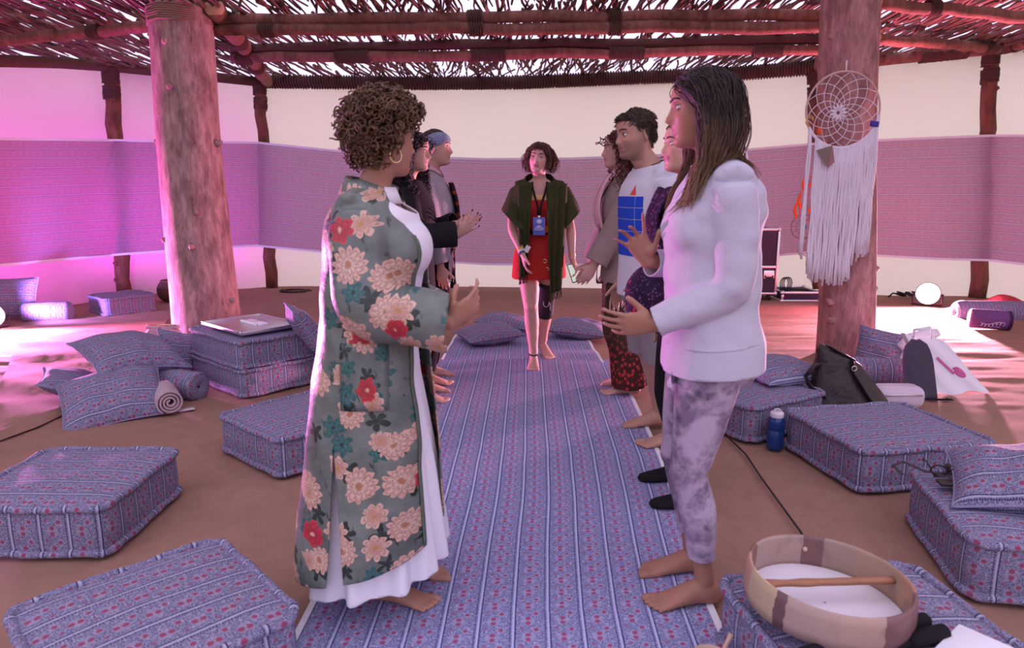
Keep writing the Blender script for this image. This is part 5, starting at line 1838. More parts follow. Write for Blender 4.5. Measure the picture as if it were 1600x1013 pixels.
        for co, no, reg in cuts:
            co = Vector(co) - b; no = Vector(no)
            if reg is None: fs_ = bm.faces[:]
            else: fs_ = [f for f in bm.faces if reg(f.calc_center_median() + b)]
            ge = set()
            for f in fs_: ge.add(f); ge.update(f.edges); ge.update(f.verts)
            if ge: bmesh.ops.bisect_plane(bm, geom=list(ge), plane_co=co, plane_no=no, clear_outer=True)
        for (c1, n1), (c2, n2), reg in wedges:
            for co, no in ((c1, n1), (c2, n2)):
                fs_ = [f for f in bm.faces if reg(f.calc_center_median() + b)]
                ge = set()
                for f in fs_: ge.add(f); ge.update(f.edges); ge.update(f.verts)
                if ge: bmesh.ops.bisect_plane(bm, geom=list(ge), plane_co=Vector(co) - b, plane_no=Vector(no))
            dead = []
            for f in bm.faces:
                c = f.calc_center_median() + b
                if reg(c) and (c - Vector(c1)).dot(Vector(n1)) > 0 and (c - Vector(c2)).dot(Vector(n2)) > 0: dead.append(f)
            bmesh.ops.delete(bm, geom=dead, context='FACES')
        if uvf:
            lay = bm.loops.layers.uv.new('UVMap')
            for f in bm.faces:
                c = f.calc_center_median() + b
                for l in f.loops: l[lay].uv = uvf(l.vert.co + b, c)
        me = bpy.data.meshes.new(name); bm.to_mesh(me); bm.free()
        o = put(name, me, mat, parent or s.root)
        if thick:
            md = o.modifiers.new('cloth', 'SOLIDIFY'); md.thickness = thick; md.offset = 0
        return o

    def sleeve(s, g, k, r, t1=1.0, t0=0.0, n=17, pts=12):
        """r: [(t, radius m)] along the arm"""
        P = s.arm_path(k, t0, t1, n)
        nk = s.axis(.825) - s.F * (.008 * s.H); x = r[0][1] - .029 * s.H
        q = lambda t: nk.lerp(s.S[k], t)
        g.tube([q(.38) + s.U * .006 * s.H, q(.65) + s.U * .002 * s.H, s.S[k]], [.024 * s.H + x * .6, .027 * s.H + x * .8, .030 * s.H + x], 14)
        ts = [a for a, _ in r]; rs = [b for _, b in r]
        g.tube(P, [np.interp(t0 + (t1 - t0) * i / (n - 1), ts, rs) for i in range(n)], 16)

    def legs(s, g, r, extra=.03):
        """r: [(t along leg, radius)]"""
        for k in 'LR':
            P = s.leg_path(k); n = len(P)
            e = (P[-1] - P[-2]).normalized()
            rs = [np.interp(i / (n - 1), [a for a, _ in r], [b for _, b in r]) for i in range(n)]
            P = [p - s.F * (.008 * s.H * math.exp(-((i - 12.5) / 2.5) ** 2)) for i, p in enumerate(P)]
            g.tube(P + [P[-1] + e * extra], rs + [rs[-1]], 18, up=s.F)

    def off_arm(s, c, k, w):
        a, b = s.E[k], s.W[k] + (s.W[k] - s.E[k]) * .15
        t = max(0, min(1, (c - a).dot(b - a) / (b - a).length_squared))
        return (c - a.lerp(b, t)).length > w

    def neck_cut(s, zf=.846, tilt=.35, lat=.062):
        p = s.axis(zf)
        return (p, s.U + s.F * tilt, lambda c, p=p: c.z > .78 * s.H and abs((c - p).dot(s.L)) < lat * s.H)

    def cuff_cut(s, k, t):
        P = s.arm_path(k, 0, 1, 41); i = min(39, int(t * 40)); p = P[i].lerp(P[i + 1], t * 40 - i); d = (P[min(40, i + 1)] - P[i]).normalized()
        return (p, d, lambda c, p=p, d=d: -.04 < (c - p).dot(d) < .13 and ((c - p) - d * (c - p).dot(d)).length < s.cuff_w)

    def bvh(s, o):
        """sight tree of a finished garment (object frame)"""
        me = o.data
        return BVHTree.FromPolygons([v.co.copy() for v in me.vertices], [tuple(p.vertices) for p in me.polygons])


def skin_material():
    m = Mat('skin', .52, .35)
    c = m.attr('Col')
    m.color(c)
    m.b.inputs['Subsurface Weight'].default_value = .12
    m.b.inputs['Subsurface Radius'].default_value = (.012, .005, .003)
    m.b.inputs['Subsurface Scale'].default_value = .5
    return m


M['skin'] = skin_material()
M['sclera'] = plain('eye_white', (.72, .68, .66), .25, .5, .02)
M['pupil'] = plain('pupil_black', (.01, .008, .008), .4, .4)
M['teeth'] = plain('teeth_white', (.75, .70, .66), .3, .4, .02)


def hair_mat(name, c1, c2, rough=.55, ends=None):
    """ends: (z low, z high, colour) in the person's frame: dyed lengths"""
    m = Mat(name, max(rough, .52), .25)
    o = m.obj()
    c = m.mix(m.ramp(m.noise(m.scale(o, (45, 45, 12)), 1.0, 3), .3, .7), c1, c2)
    if ends:
        z = m.xyz(o)[2]
        t = m.ramp(z + (m.noise(o, 18, 2) - .5) * .16, ends[1], ends[0])
        c = m.mix(t, c, ends[2])
    m.color(c)
    return m


def set_mats(P, hm, skin):
    P.hairmat = hm
    P.skinmat = M.get(('sk', skin)) or plain('eyelid_skin', tuple(c * .9 for c in skin), .5, .35, .05)
    M[('sk', skin)] = P.skinmat
# ------------------------------------------------------------------ cloth patterns for the clothes
def flower_cloth():
    m = Mat('sage_floral_satin', .40, .5)
    w0 = m.uv(); u, v, _ = m.xyz(w0)
    u = u + (m.noise(w0, 34, 2) - .5) * .022; v = v + (m.noise(m.scale(w0, (1.3, -1, 1)), 31, 2) - .5) * .022
    w = m.vec(u, v)
    base = m.mix(m.ramp(m.noise(w, 9, 4), .3, .7), (.082, .10, .088), (.165, .195, .168))
    tw = m.noise(m.vec(u * 55 + v * 22, v * 10 - u * 14), 1.0, 3)
    col = m.mix(tw.above(.66, .03) * .9, base, (.022, .030, .020))

    def layer(col, off, cell, R0, n, prob, c_out, c_in, c_core, lobes=.25, inner=True):
        q = m.vec(u + off, v + off * 1.7)
        vo = m.voro(q, 1 / cell, dim='2D', rand=.85)
        px, py, _ = m.xyz(vo['Position']); qx, qy, _ = m.xyz(q)
        dx, dy = qx - px, qy - py
        nz = (m.noise(q, 60, 1) - .5) * .010
        r = m.math('SQRT', dx * dx + dy * dy) + nz
        a = m.math('ARCTAN2', dy, dx)
        cr, cg, cb = m.xyz(vo['Color'])
        pet = (a * (n / 2) + cg * 6).cos().abs()
        R = pet * (R0 * lobes) + R0 * (1 - lobes)
        R = R * (cb * .4 + .75)
        mask = m.math('LESS_THAN', r, R) * m.math('LESS_THAN', cr, prob)
        t = r / R
        c = m.mix(t, c_in, c_out)
        if inner:
            ri = (t * 3.2 - pet * .35).fract()
            c = m.mix(ri.below(.30, .12) * .75, c, tuple(k * .45 for k in c_out))
            c = m.mix(pet.below(.28, .12) * .65, c, tuple(k * .5 for k in c_out))
        c = m.mix(t.below(.20, .06), c, c_core)
        return m.mix(mask, col, c)
    dark = (.012, .020, .016)
    col = layer(col, 3.7, .10, .034, 5, .55, dark, (.025, .045, .035), dark, .75, False)
    col = layer(col, 5.1, .115, .036, 6, .45, (.022, .10, .095), (.05, .19, .16), (.01, .03, .03), .5)
    col = layer(col, 0.3, .122, .051, 13, .62, (.56, .33, .25), (.62, .46, .35), (.36, .16, .08), .22)
    col = layer(col, 7.9, .10, .037, 8, .38, (.60, .40, .30), (.48, .20, .15), (.40, .22, .07), .3)
    col = layer(col, 1.9, .15, .034, 6, .42, (.50, .035, .05), (.30, .012, .03), (.60, .35, .25), .25)
    m.color(col); m.bump(m.noise(m.vec(u, v), 22, 3), .012, .3)
    return m


M['floral'] = flower_cloth()
m = Mat('tie_dye_jersey', .85, .12); o = m.obj()
n1 = m.noise(o, 8, 5, .65, dist=.3); n2 = m.noise(o, 15, 4, .6)
c = m.mix(m.ramp(n1, .44, .58), (.44, .36, .45), (.20, .15, .22)); c = m.mix(m.ramp(n2, .55, .68) * .75, c, (.085, .06, .10)); m.color(c)
M['tiedye'] = m
M['knit_white'] = plain('white_slub_jersey', (.49, .465, .54), .9, .1, .05, 14, .003, 160)
M['tee'] = plain('white_tee_jersey', (.60, .59, .65), .9, .1, .04, 10, .002, 240)
M['grey_short'] = plain('grey_chino', (.27, .235, .245), .9, .1, .08, 20, .002, 300)
M['taupe'] = plain('taupe_knit', (.26, .195, .185), .9, .1, .1, 20, .004, 220)
M['pinkcloth'] = plain('pink_shirt_cloth', (.62, .36, .40), .9, .1, .06, 14)
M['greyknit'] = plain('grey_flecked_knit', (.36, .32, .36), .95, .1, .35, 120, .006, 150)
M['ochre'] = plain('ochre_cotton', (.42, .19, .025), .9, .1, .12, 10)
M['green'] = plain('olive_green_gauze', (.045, .052, .020), .95, .1, .2, 40, .003, 200)
M['redcloth'] = plain('red_cotton', (.40, .028, .022), .85, .15, .1, 14)
M['yellow'] = plain('pale_yellow_jersey', (.62, .46, .20), .85, .1, .06, 10)
M['neoprene'] = plain('black_neoprene', (.012, .012, .016), .7, .3, .1, 10)
m = Mat('red_brown_batik', .9, .1); o = m.obj(); z = m.xyz(o)[2]
vo = m.voro(m.scale(o, (1, 1, .8)), 42)
c = m.mix(vo['Distance'].above(.38, .12), (.10, .055, .035), (.045, .028, .022))
sp = m.mix(vo['Distance'].below(.36, .12), (.06, .02, .018), (.46, .05, .05))
c = m.mix(m.ramp(z, .46, .22), c, sp)
st = m.noise(m.scale(o, (3, 30, .5)), 1, 2); c = m.mix(m.ramp(st, .5, .65) * .4 * m.ramp(z, .3, .5), c, (.14, .10, .045)); m.color(c)
M['batik'] = m
m = Mat('dark_figured_cloth', .9, .1); o = m.obj(); vo = m.voro(o, 70)
c = m.mix(vo['Distance'].below(.28, .1), (.025, .012, .032), (.11, .07, .14)); c = m.mix(m.ramp(m.noise(o, 22, 2), .66, .70), c, (.30, .03, .05)); m.color(c)
M['figured'] = m
m = Mat('plaid_scarf', .95, .1); x, y, z = m.xyz(m.obj())
c = m.mix((z * 14).fract().below(.3, .04) * .7, (.012, .010, .014), (.34, .07, .02)); c = m.mix((y * 26 + x * 11).fract().below(.28, .05) * .6, c, (.10, .03, .05)); m.color(c)
M['plaid'] = m


# ================================================================== front right woman
def front_right():
    Y0 = 2.06
    sk = (.36, .175, .115)
    P = Person('woman with long dark hair, white long sleeved top and tie dye leggings, nearest on right', .605, Y0, 178, 1.655, head_yaw=174, head_pitch=-4, head_fwd=.016, leg_s=.87, skin=sk, hair=(.020, .013, .012), voxel=.0046, nose=1.05, jaw=.95,
               arms={'L': dict(wrist=at(1022, 507, 1.93), pole=(1, -.25, -.55), dir=(-1, .05, -.02), palm=(-.1, .95, .25), curls=[(10, 16, 10), (14, 18, 12), (20, 20, 14), (26, 24, 14)], spread=6, thumb=(50, 14)),
                     'R': dict(wrist=at(1012, 408, 2.20), pole=(.6, .5, -.8), dir=(-.50, .06, .85), palm=(-.30, -.92, -.18), curls=[(6, 8, 5), (38, 26, 12), (30, 22, 12), (24, 16, 10)], spread=17, thumb=(58, 6))},
               feet={'L': dict(pos=(.615, 1.985), yaw=186), 'R': dict(pos=(.625, 2.17), yaw=183)})
    set_mats(P, hair_mat('dark_ombre_hair', (.013, .008, .008), (.040, .022, .018), .42, (1.26, 1.52, (.25, .15, .078))), sk)
    P.build_body(); P.face()
    H = P.H
    # leggings
    g = Geo(); P.torso(g, [(.45, .085, .062, .064), (.48, .104, .064, .082), (.515, .109, .066, .084), (.56, .10, .066, .066), (.62, .082, .06, .056)])
    P.legs(g, [(0, .096), (.12, .095), (.3, .078), (.45, .062), (.5, .056), (.56, .054), (.66, .057), (.78, .048), (.92, .039), (1, .038)], .02)
    cut = [((0, 0, .98), (0, 0, 1), None)]
    for k in 'LR':
        a = P.leg_path(k)[-2]; cut.append(((a.x, a.y, .165), (0, 0, -1), None))
    P.garment('leggings', g, M['tiedye'], cut[:2], .0078, 3, .003, (16, 16, 10), 0, 4)
    # tank hem under the top
    g = Geo(); P.torso(g, [(.43, .120, .082, .094), (.47, .122, .082, .096), (.52, .118, .078, .094), (.58, .100, .074, .074), (.64, .09, .07, .066)])
    P.garment('tank_top', g, M['knit_white'], [(P.base + Vector((0, 0, .775)), (.07, 0, -1), None), ((0, 0, 1.0), (0, 0, 1), None)], .0085, 3, .007, (13, 13, 4), .004, 6)
    # top
    g = Geo(); P.torso(g, [(.46, .120, .080, .096), (.50, .120, .080, .096), (.54, .114, .078, .084), (.60, .100, .076, .074), (.66, .098, .078, .074), (.71, .102, .084, .076), (.75, .104, .080, .076), (.785, .104, .064, .072), (.806, .098, .048, .060), (.826, .062, .038, .048), (.86, .05, .034, .040)])
    for sg in (-1, 1): g.ellip(P.axis(.722) + P.F * (.044 * H) + P.L * (sg * .046 * H), (.042 * H, .046 * H, .048 * H))
    for k in 'LR': P.sleeve(g, k, [(0, .053), (.12, .062), (.3, .056), (.5, .054), (.56, .054), (.75, .046), (.98, .037)])
    top = P.garment('long_sleeved_top', g, M['knit_white'], [(P.base + Vector((0, 0, .865)), (.10, .02, -1), None), P.neck_cut(), P.cuff_cut('L', .985), P.cuff_cut('R', .97)],
              .0075, 4, .012, (9, 9, 17), .004, 9)
    # floppy cloth end with a label at the front hem
    g = Geo(); rows = []
    for j in range(10):
        t = j / 9; rows.append([tuple(P.W3(.10 + .018 * math.sin(i * .9 + t * 3) + .02 * t, .05 + .012 * i - .03, .83 - .10 * t + .006 * math.sin(i * 1.7))) for i in range(8)])
    g.grid(rows); o = put('tied_end', g, M['knit_white'], P.root, shift=P.base)
    # hair
    def flow(x, y, z, r):
        sg = 1 if y > -.4 else -1
        return Vector((-.7 if x > 3 else -.3 if z > 4 else .0, sg * 1.0, .10 if z > 6 else -.5))
    P.strands(1900, lambda x, y, z, r: (.50 if x > -2.5 or y < -2 else .33 - max(0, 5 - z) * .012) * r.uniform(.85, 1.08), .0018, 5, flow, grav=.30, out=.12, step=.026, jitter=.05, lift=.25, fwd=.012, mat=P.hairmat, margin=-.15, wave=.005, turns=22, taper=.4, sides=3, face=2.6, zstop=1.29, over=top, drift=lambda h: P.F * (.14 if h.z < -6 and h.x < 3 else 0) + P.L * (-.10 if h.z < -8 and h.y > 6 else 0))
    P.strands(220, .44, .0016, 6, lambda x, y, z, r: Vector((-.6, 1.0 if y > 0 else -1.0, .1)), grav=.30, out=.2, step=.02, jitter=.13, lift=.5, fwd=.03, name='front_hair', margin=.1, wave=.010, turns=24, pred=lambda x, y, z: x > 1.5, sides=3, face=3.4, zstop=1.27, over=top, drift=lambda h: P.F * (.08 if h.z < -8 and h.x < 4 else 0))
    return P


# ================================================================== woman in the floral coat
def coat_woman():
    sk = (.40, .20, .135)
    P = Person('woman with curly brown hair in a long sage floral coat over white dress', -.415, 2.03, -9, 1.56, head_yaw=40, head_pitch=-4, head_fwd=.006, skin=sk, hair=(.030, .016, .010), voxel=.0047, lean=.03,
               arms={'R': dict(wrist=at(706, 503, 1.84), pole=(-.5, -.35, -1), dir=(.76, .06, .62), palm=(-.36, .82, .42), curls=[(14, 34, 20), (40, 56, 30), (52, 62, 34), (58, 66, 36)], spread=3, thumb=(38, 30)),
                     'L': dict(wrist=at(690, 500, 2.14), pole=(-.4, .4, -1), dir=(.9, -.35, .3), palm=(-.2, -.9, .2), curls=[(30, 40, 25)] * 4)},
               feet={'L': dict(pos=(-.39, 2.14), yaw=0), 'R': dict(pos=(-.415, 2.00), yaw=-12)})
    set_mats(P, hair_mat('curly_brown_hair', (.034, .017, .009), (.17, .090, .046), .5), sk)
    H = P.H
    P.build_body(); P.face()
    # white dress
    g = Geo(); P.torso(g, [(.022, .150, .140, .135), (.10, .142, .134, .128), (.30, .124, .110, .108), (.48, .112, .080, .088), (.54, .104, .074, .074), (.62, .088, .078, .060), (.68, .090, .086, .060), (.725, .096, .092, .062), (.765, .100, .076, .066), (.797, .095, .054, .058), (.815, .072, .042, .05), (.845, .045, .036, .042)], 48)
    g.ellip(P.axis(.728) + P.F * (.052 * H), (.054 * H, .086 * H, .060 * H), R=Matrix((P.F, P.L, P.U)).transposed())
    g.ellip(P.axis(.775) + P.F * (.036 * H), (.044 * H, .080 * H, .050 * H), R=Matrix((P.F, P.L, P.U)).transposed())
    def pleat(V):
        d = V - np.array(P.base); f = d @ np.array(P.F); l = d @ np.array(P.L); z = d[:, 2]
        a = np.arctan2(l, f); k = np.clip((.75 - z) / .7, 0, 1) * .020
        w = 1 + k * (np.sin(a * 11 + z * 1.2) + .5 * np.sin(a * 19 + 1)) / np.maximum(np.hypot(f, l), .05)
        V = V.copy(); V[:, 0] = P.base.x + d[:, 0] * w; V[:, 1] = P.base.y + d[:, 1] * w; return V
    P.garment('white_dress', g, M['white'], [(P.W3(0, 0, .125), (.14, 0, -1), None), (P.axis(.835), (.55, 0, 1), lambda c: c.z > 1.22)], .0095, 3, .004, (8, 8, 4), .004, 3, drop=pleat)
    # collar of the dress
    g = Geo(); rows = []
    for j, (zf, gr) in enumerate(((.812, .0), (.828, .006), (.842, .012))):
        rows.append([tuple(P.axis(zf) + P.F * ((.050 + gr - .012 * j) * H * math.cos(a)) + P.L * ((.060 - .008 * j) * H * math.sin(a))) for a in np.linspace(-2.5, 2.5, 26)])
    g.grid(rows); o = put('dress_collar', g, M['white'], P.root, shift=P.base); o.modifiers.new('t', 'SOLIDIFY').thickness = .004
    # coat
    g = Geo(); P.torso(g, [(.04, .172, .136, .158), (.12, .168, .134, .154), (.30, .148, .118, .132), (.46, .134, .102, .112), (.54, .126, .096, .102), (.62, .118, .096, .090), (.70, .116, .100, .084), (.745, .116, .092, .082), (.78, .114, .072, .078), (.806, .106, .052, .066), (.826, .070, .042, .054), (.866, .054, .040, .048)], 48)
    for sg in (-1, 1): g.ellip(P.axis(.722) + P.F * (.050 * H) + P.L * (sg * .050 * H), (.052 * H, .052 * H, .054 * H))
    for k in 'LR': P.sleeve(g, k, [(0, .056), (.15, .074), (.35, .076), (.5, .080), (.65, .076), (.85, .078), (1.0, .080)], t1=1.02)
    def uvf(p, c):
        d = p - P.base; dc = c - P.base
        f, l = d.dot(P.F), d.dot(P.L)
        fc, lc = dc.dot(P.F), dc.dot(P.L)
        if abs(lc) > .075 or abs(fc) < .06: return (f + .95 + (1.3 if lc > 0 else 0), d.z)
        return (l + 2.9 + (.8 if fc > 0 else 0), d.z)
    F_, L_, U_ = P.F, P.L, P.U
    slits = []
    for sg in (-1, 1):
        tp = P.W3(-.055, 0, .60)
        slits.append(((tp, F_ - U_ * .060), (tp, -F_ - U_ * .075), lambda c, sg=sg: (c - P.base).dot(L_) * sg > .05 and c.z < .61))
    tf = P.W3(0, -.066, 1.36); tf2 = P.W3(0, .165, 1.36)
    front = ((tf, L_ - U_ * .045), (tf2, -L_ + U_ * .105), lambda c: (c - P.base).dot(F_) > .03 and abs((c - P.base).dot(L_)) < .17 and P.off_arm(c, 'R', .084) and P.off_arm(c, 'L', .084))
    o = P.garment('floral_coat', g, M['floral'], [(P.W3(0, 0, .215), (.28, 0, -1), lambda c: c.z < .5), P.neck_cut(), P.cuff_cut('R', .965), P.cuff_cut('L', .965)],
                  .0085, 4, .009, (8, 8, 7), .005, 13, wedges=slits + [front], uvf=uvf)
    # edge band of the coat front, turned collar
    bv = P.bvh(o)
    for sg in (-1,):
        g = Geo(); pts = []
        for z in np.linspace(1.18, .22, 60):
            a = .066 + .045 * (1.36 - z) if sg < 0 else .165 - .105 * (1.36 - z)
            org = P.W3(.6, sg * (a + .008), z) - P.base
            hit = bv.ray_cast(org, -F_)
            if hit[0] is not None and (hit[0] - (P.W3(0, 0, z) - P.base)).dot(F_) > .02: pts.append(hit[0] + F_ * .003)
        if len(pts) > 6:
            rows = [[tuple(p + L_ * (sg * w)) for p in pts] for w in (-.010, .0, .012)]
            us = [0]
            for a_, b_ in zip(pts[:-1], pts[1:]): us.append(us[-1] + (b_ - a_).length)
            g.tube(pts, [(.013, .004)] * len(pts), 8, up=F_, cap=True)
            put('front_band', g, plain('green_band', (.10, .13, .10), .6, .3, .5, 40), P.root)
    g = Geo(); rows = []
    for j, (zf, rf) in enumerate(((.822, 1.0), (.842, .95), (.856, .98), (.846, 1.10), (.828, 1.22))):
        rows.append([tuple(P.axis(zf) - P.base + P.U * (-.03 * max(0, math.cos(a)) ) + F_ * (.050 * H * rf * math.cos(a) - .006) + L_ * (.062 * H * rf * math.sin(a))) for a in np.linspace(.75, 2 * math.pi - .75, 36)])
    g.grid(rows, uv=([i * .012 for i in range(36)], [i * .02 for i in range(5)])); put('coat_collar', g, M['floral'], P.root)
    # patch pocket on the side
    g = Geo(); pr = []
    for j in range(10):
        row = []
        for i in range(10):
            f = -.03 + .13 * i / 9; z = .70 + .19 * j / 9
            hit = bv.ray_cast(P.W3(f, -.6, z) - P.base, L_)
            q = hit[0] - L_ * .006 if hit[0] is not None else P.W3(f, -.2, z) - P.base
            row.append(tuple(q))
        pr.append(row)
    g.grid(pr, uv=([3.3 + .019 * i for i in range(10)], [1.12 + .021 * i for i in range(10)])); o2 = put('pocket', g, M['floral'], P.root); o2.modifiers.new('t', 'SOLIDIFY').thickness = .004
    # hoop earrings
    for sg in (-1, 1):
        c = P.hp(-.6, sg * 8.0, -5.8)
        g = Geo(); g.tube([c + (P.hR @ Vector((math.cos(a), 0, math.sin(a)))) * .019 for a in np.linspace(0, 6.283, 29)[:-1]], .0022, 8, closed=True); put('hoop_earring', g, M['gold'], P.root, shift=P.base)
    # ring on the finger
    # hair: a cloud of curls
    def fl(x, y, z, r): return Vector((-.15, .2 if y > 0 else -.2, .45 if z > 2 else -.2))
    P.strands(820, lambda x, y, z, r: (.042 if z > 6 else .062 if z > 0 else .045 if z > -3 else .022) * r.uniform(.6, 1.2), .0030, 9, fl, grav=.12, out=.75, step=.012, curl=.0095, turns=230, fine_f=5, sides=4, jitter=.55, lift=.5, shoulder=False, taper=.7, margin=.8, face=7.5)
    P.strands(260, .035, .0040, 10, fl, grav=.1, out=.4, step=.012, curl=.008, turns=220, jitter=.6, lift=.3, shoulder=False, taper=.8, margin=.4, name='hair_undercoat')
    return P


# ================================================================== man
def man():
    sk = (.46, .25, .18)
    P = Person('man with short brown hair in white t-shirt with blue print and grey shorts', .705, 3.52, 192, 1.70, male=True, head_yaw=199, head_pitch=-6, head_fwd=.034, skin=sk, hair=(.030, .018, .013), voxel=.0056, smile=.8, lean=.02, jaw=1.06, beard=.42,
               hairline=([-10, -4, -2.5, 0, 3, 5, 7.5, 9.5], [-6.5, -6.0, -3, 0.8, 2.2, 4.2, 6.2, 6.8]), lips=(.40, .17, .15),
               arms={'L': dict(wrist=(.66, 3.28, .86), pole=(.8, -.3, -.4)), 'R': dict()},
               feet={'R': dict(pos=(.83, 3.68), yaw=184), 'L': dict(pos=(.86, 3.37), yaw=183)})
    set_mats(P, hair_mat('short_brown_hair', (.026, .015, .010), (.075, .042, .028), .5), sk)
    H = P.H; P.build_body(); P.face(iris=(.09, .06, .04))
    g = Geo(); P.torso(g, [(.44, .108, .076, .084), (.48, .110, .076, .086), (.54, .106, .074, .074), (.60, .10, .074, .066)])
    P.legs(g, [(0, .105), (.2, .104), (.4, .100), (.55, .098), (1, .098)])
    P.garment('grey_shorts', g, M['grey_short'], [((0, 0, .445), (0, 0, -1), None), ((0, 0, .95), (0, 0, 1), None)], .009, 3, .006, (9, 9, 4), .004, 5)
    g = Geo(); P.torso(g, [(.41, .118, .084, .092), (.48, .118, .082, .092), (.56, .112, .080, .076), (.64, .108, .080, .070), (.70, .112, .082, .074), (.745, .116, .080, .076), (.78, .118, .070, .074), (.806, .108, .052, .064), (.826, .074, .042, .052), (.86, .05, .036, .042)])
    for k in 'LR': P.sleeve(g, k, [(0, .062), (.2, .074), (.5, .072)], t1=.5)
    o = P.garment('t_shirt', g, M['tee'], [((0, 0, .775), (0, 0, -1), None), P.neck_cut(), P.cuff_cut('L', .40), P.cuff_cut('R', .40)], .0095, 4, .007, (8, 8, 5), .004, 7)
    bv = P.bvh(o)
    def onshirt(l, z, off=.004):
        h = bv.ray_cast(P.W3(.6, l, z) - P.base, -P.F)
        return (h[0] + P.F * off) if h[0] is not None else None
    blue = plain('blue_print', (.02, .07, .50), .8, .1, .1, 20)
    nb = 0
    cells = [(-.11, -.037), (-.034, .039), (.042, .113), (.116, .158)]
    for (l0, l1) in cells:
        for k, (z0, z1) in enumerate(((1.225, 1.278), (1.168, 1.222), (1.110, 1.165), (1.052, 1.107), (.985, 1.049))):
            g = Geo(); rows = []
            ok = True
            for j in range(5):
                row = []
                for i in range(6):
                    p = onshirt(l0 + (l1 - l0) * i / 5, z0 + (z1 - z0) * j / 4)
                    if p is None: ok = False; break
                    row.append(tuple(p))
                if not ok: break
                rows.append(row)
            if ok: g.grid(rows); put('blue_print', g, blue, P.root)
    p = [onshirt(l, z, .005) for l, z in ((.07, 1.285), (.115, 1.285), (.092, 1.335))]
    if all(q is not None for q in p):
        g = Geo(); g.add([tuple(q) for q in p], [(0, 1, 2)]); put('red_print', g, plain('red_print', (.6, .08, .07), .8), P.root, smooth=False)
    # thin cord round the neck
    g = Geo(); g.tube([P.axis(.834) + P.F * (.052 * H * math.cos(a) - .012 - .01) + P.L * (.052 * H * math.sin(a)) + P.U * (.03 - .035 * math.cos(a)) for a in np.linspace(0, 6.283, 33)[:-1]], .0022, 6, closed=True); put('neck_cord', g, M['leather'], P.root, shift=P.base)
    def fl(x, y, z, r): return Vector((.9 if (x > 4 and z > 5) else (-.9 if z > 3 else -.5), 0, .35 if z > 6 else -.6))
    P.strands(1500, lambda x, y, z, r: (.030 if z > 6 else .020 if z > 1 else .012) * r.uniform(.8, 1.15), .0020, 12, fl, grav=.03, out=.12, step=.007, jitter=.10, lift=.2, shoulder=False, margin=.10, taper=.3, sides=4, face=None, pred=lambda x, y, z: not (abs(y) > 5.8 and -4.2 < x < 2 and z < 3.2))
    return P


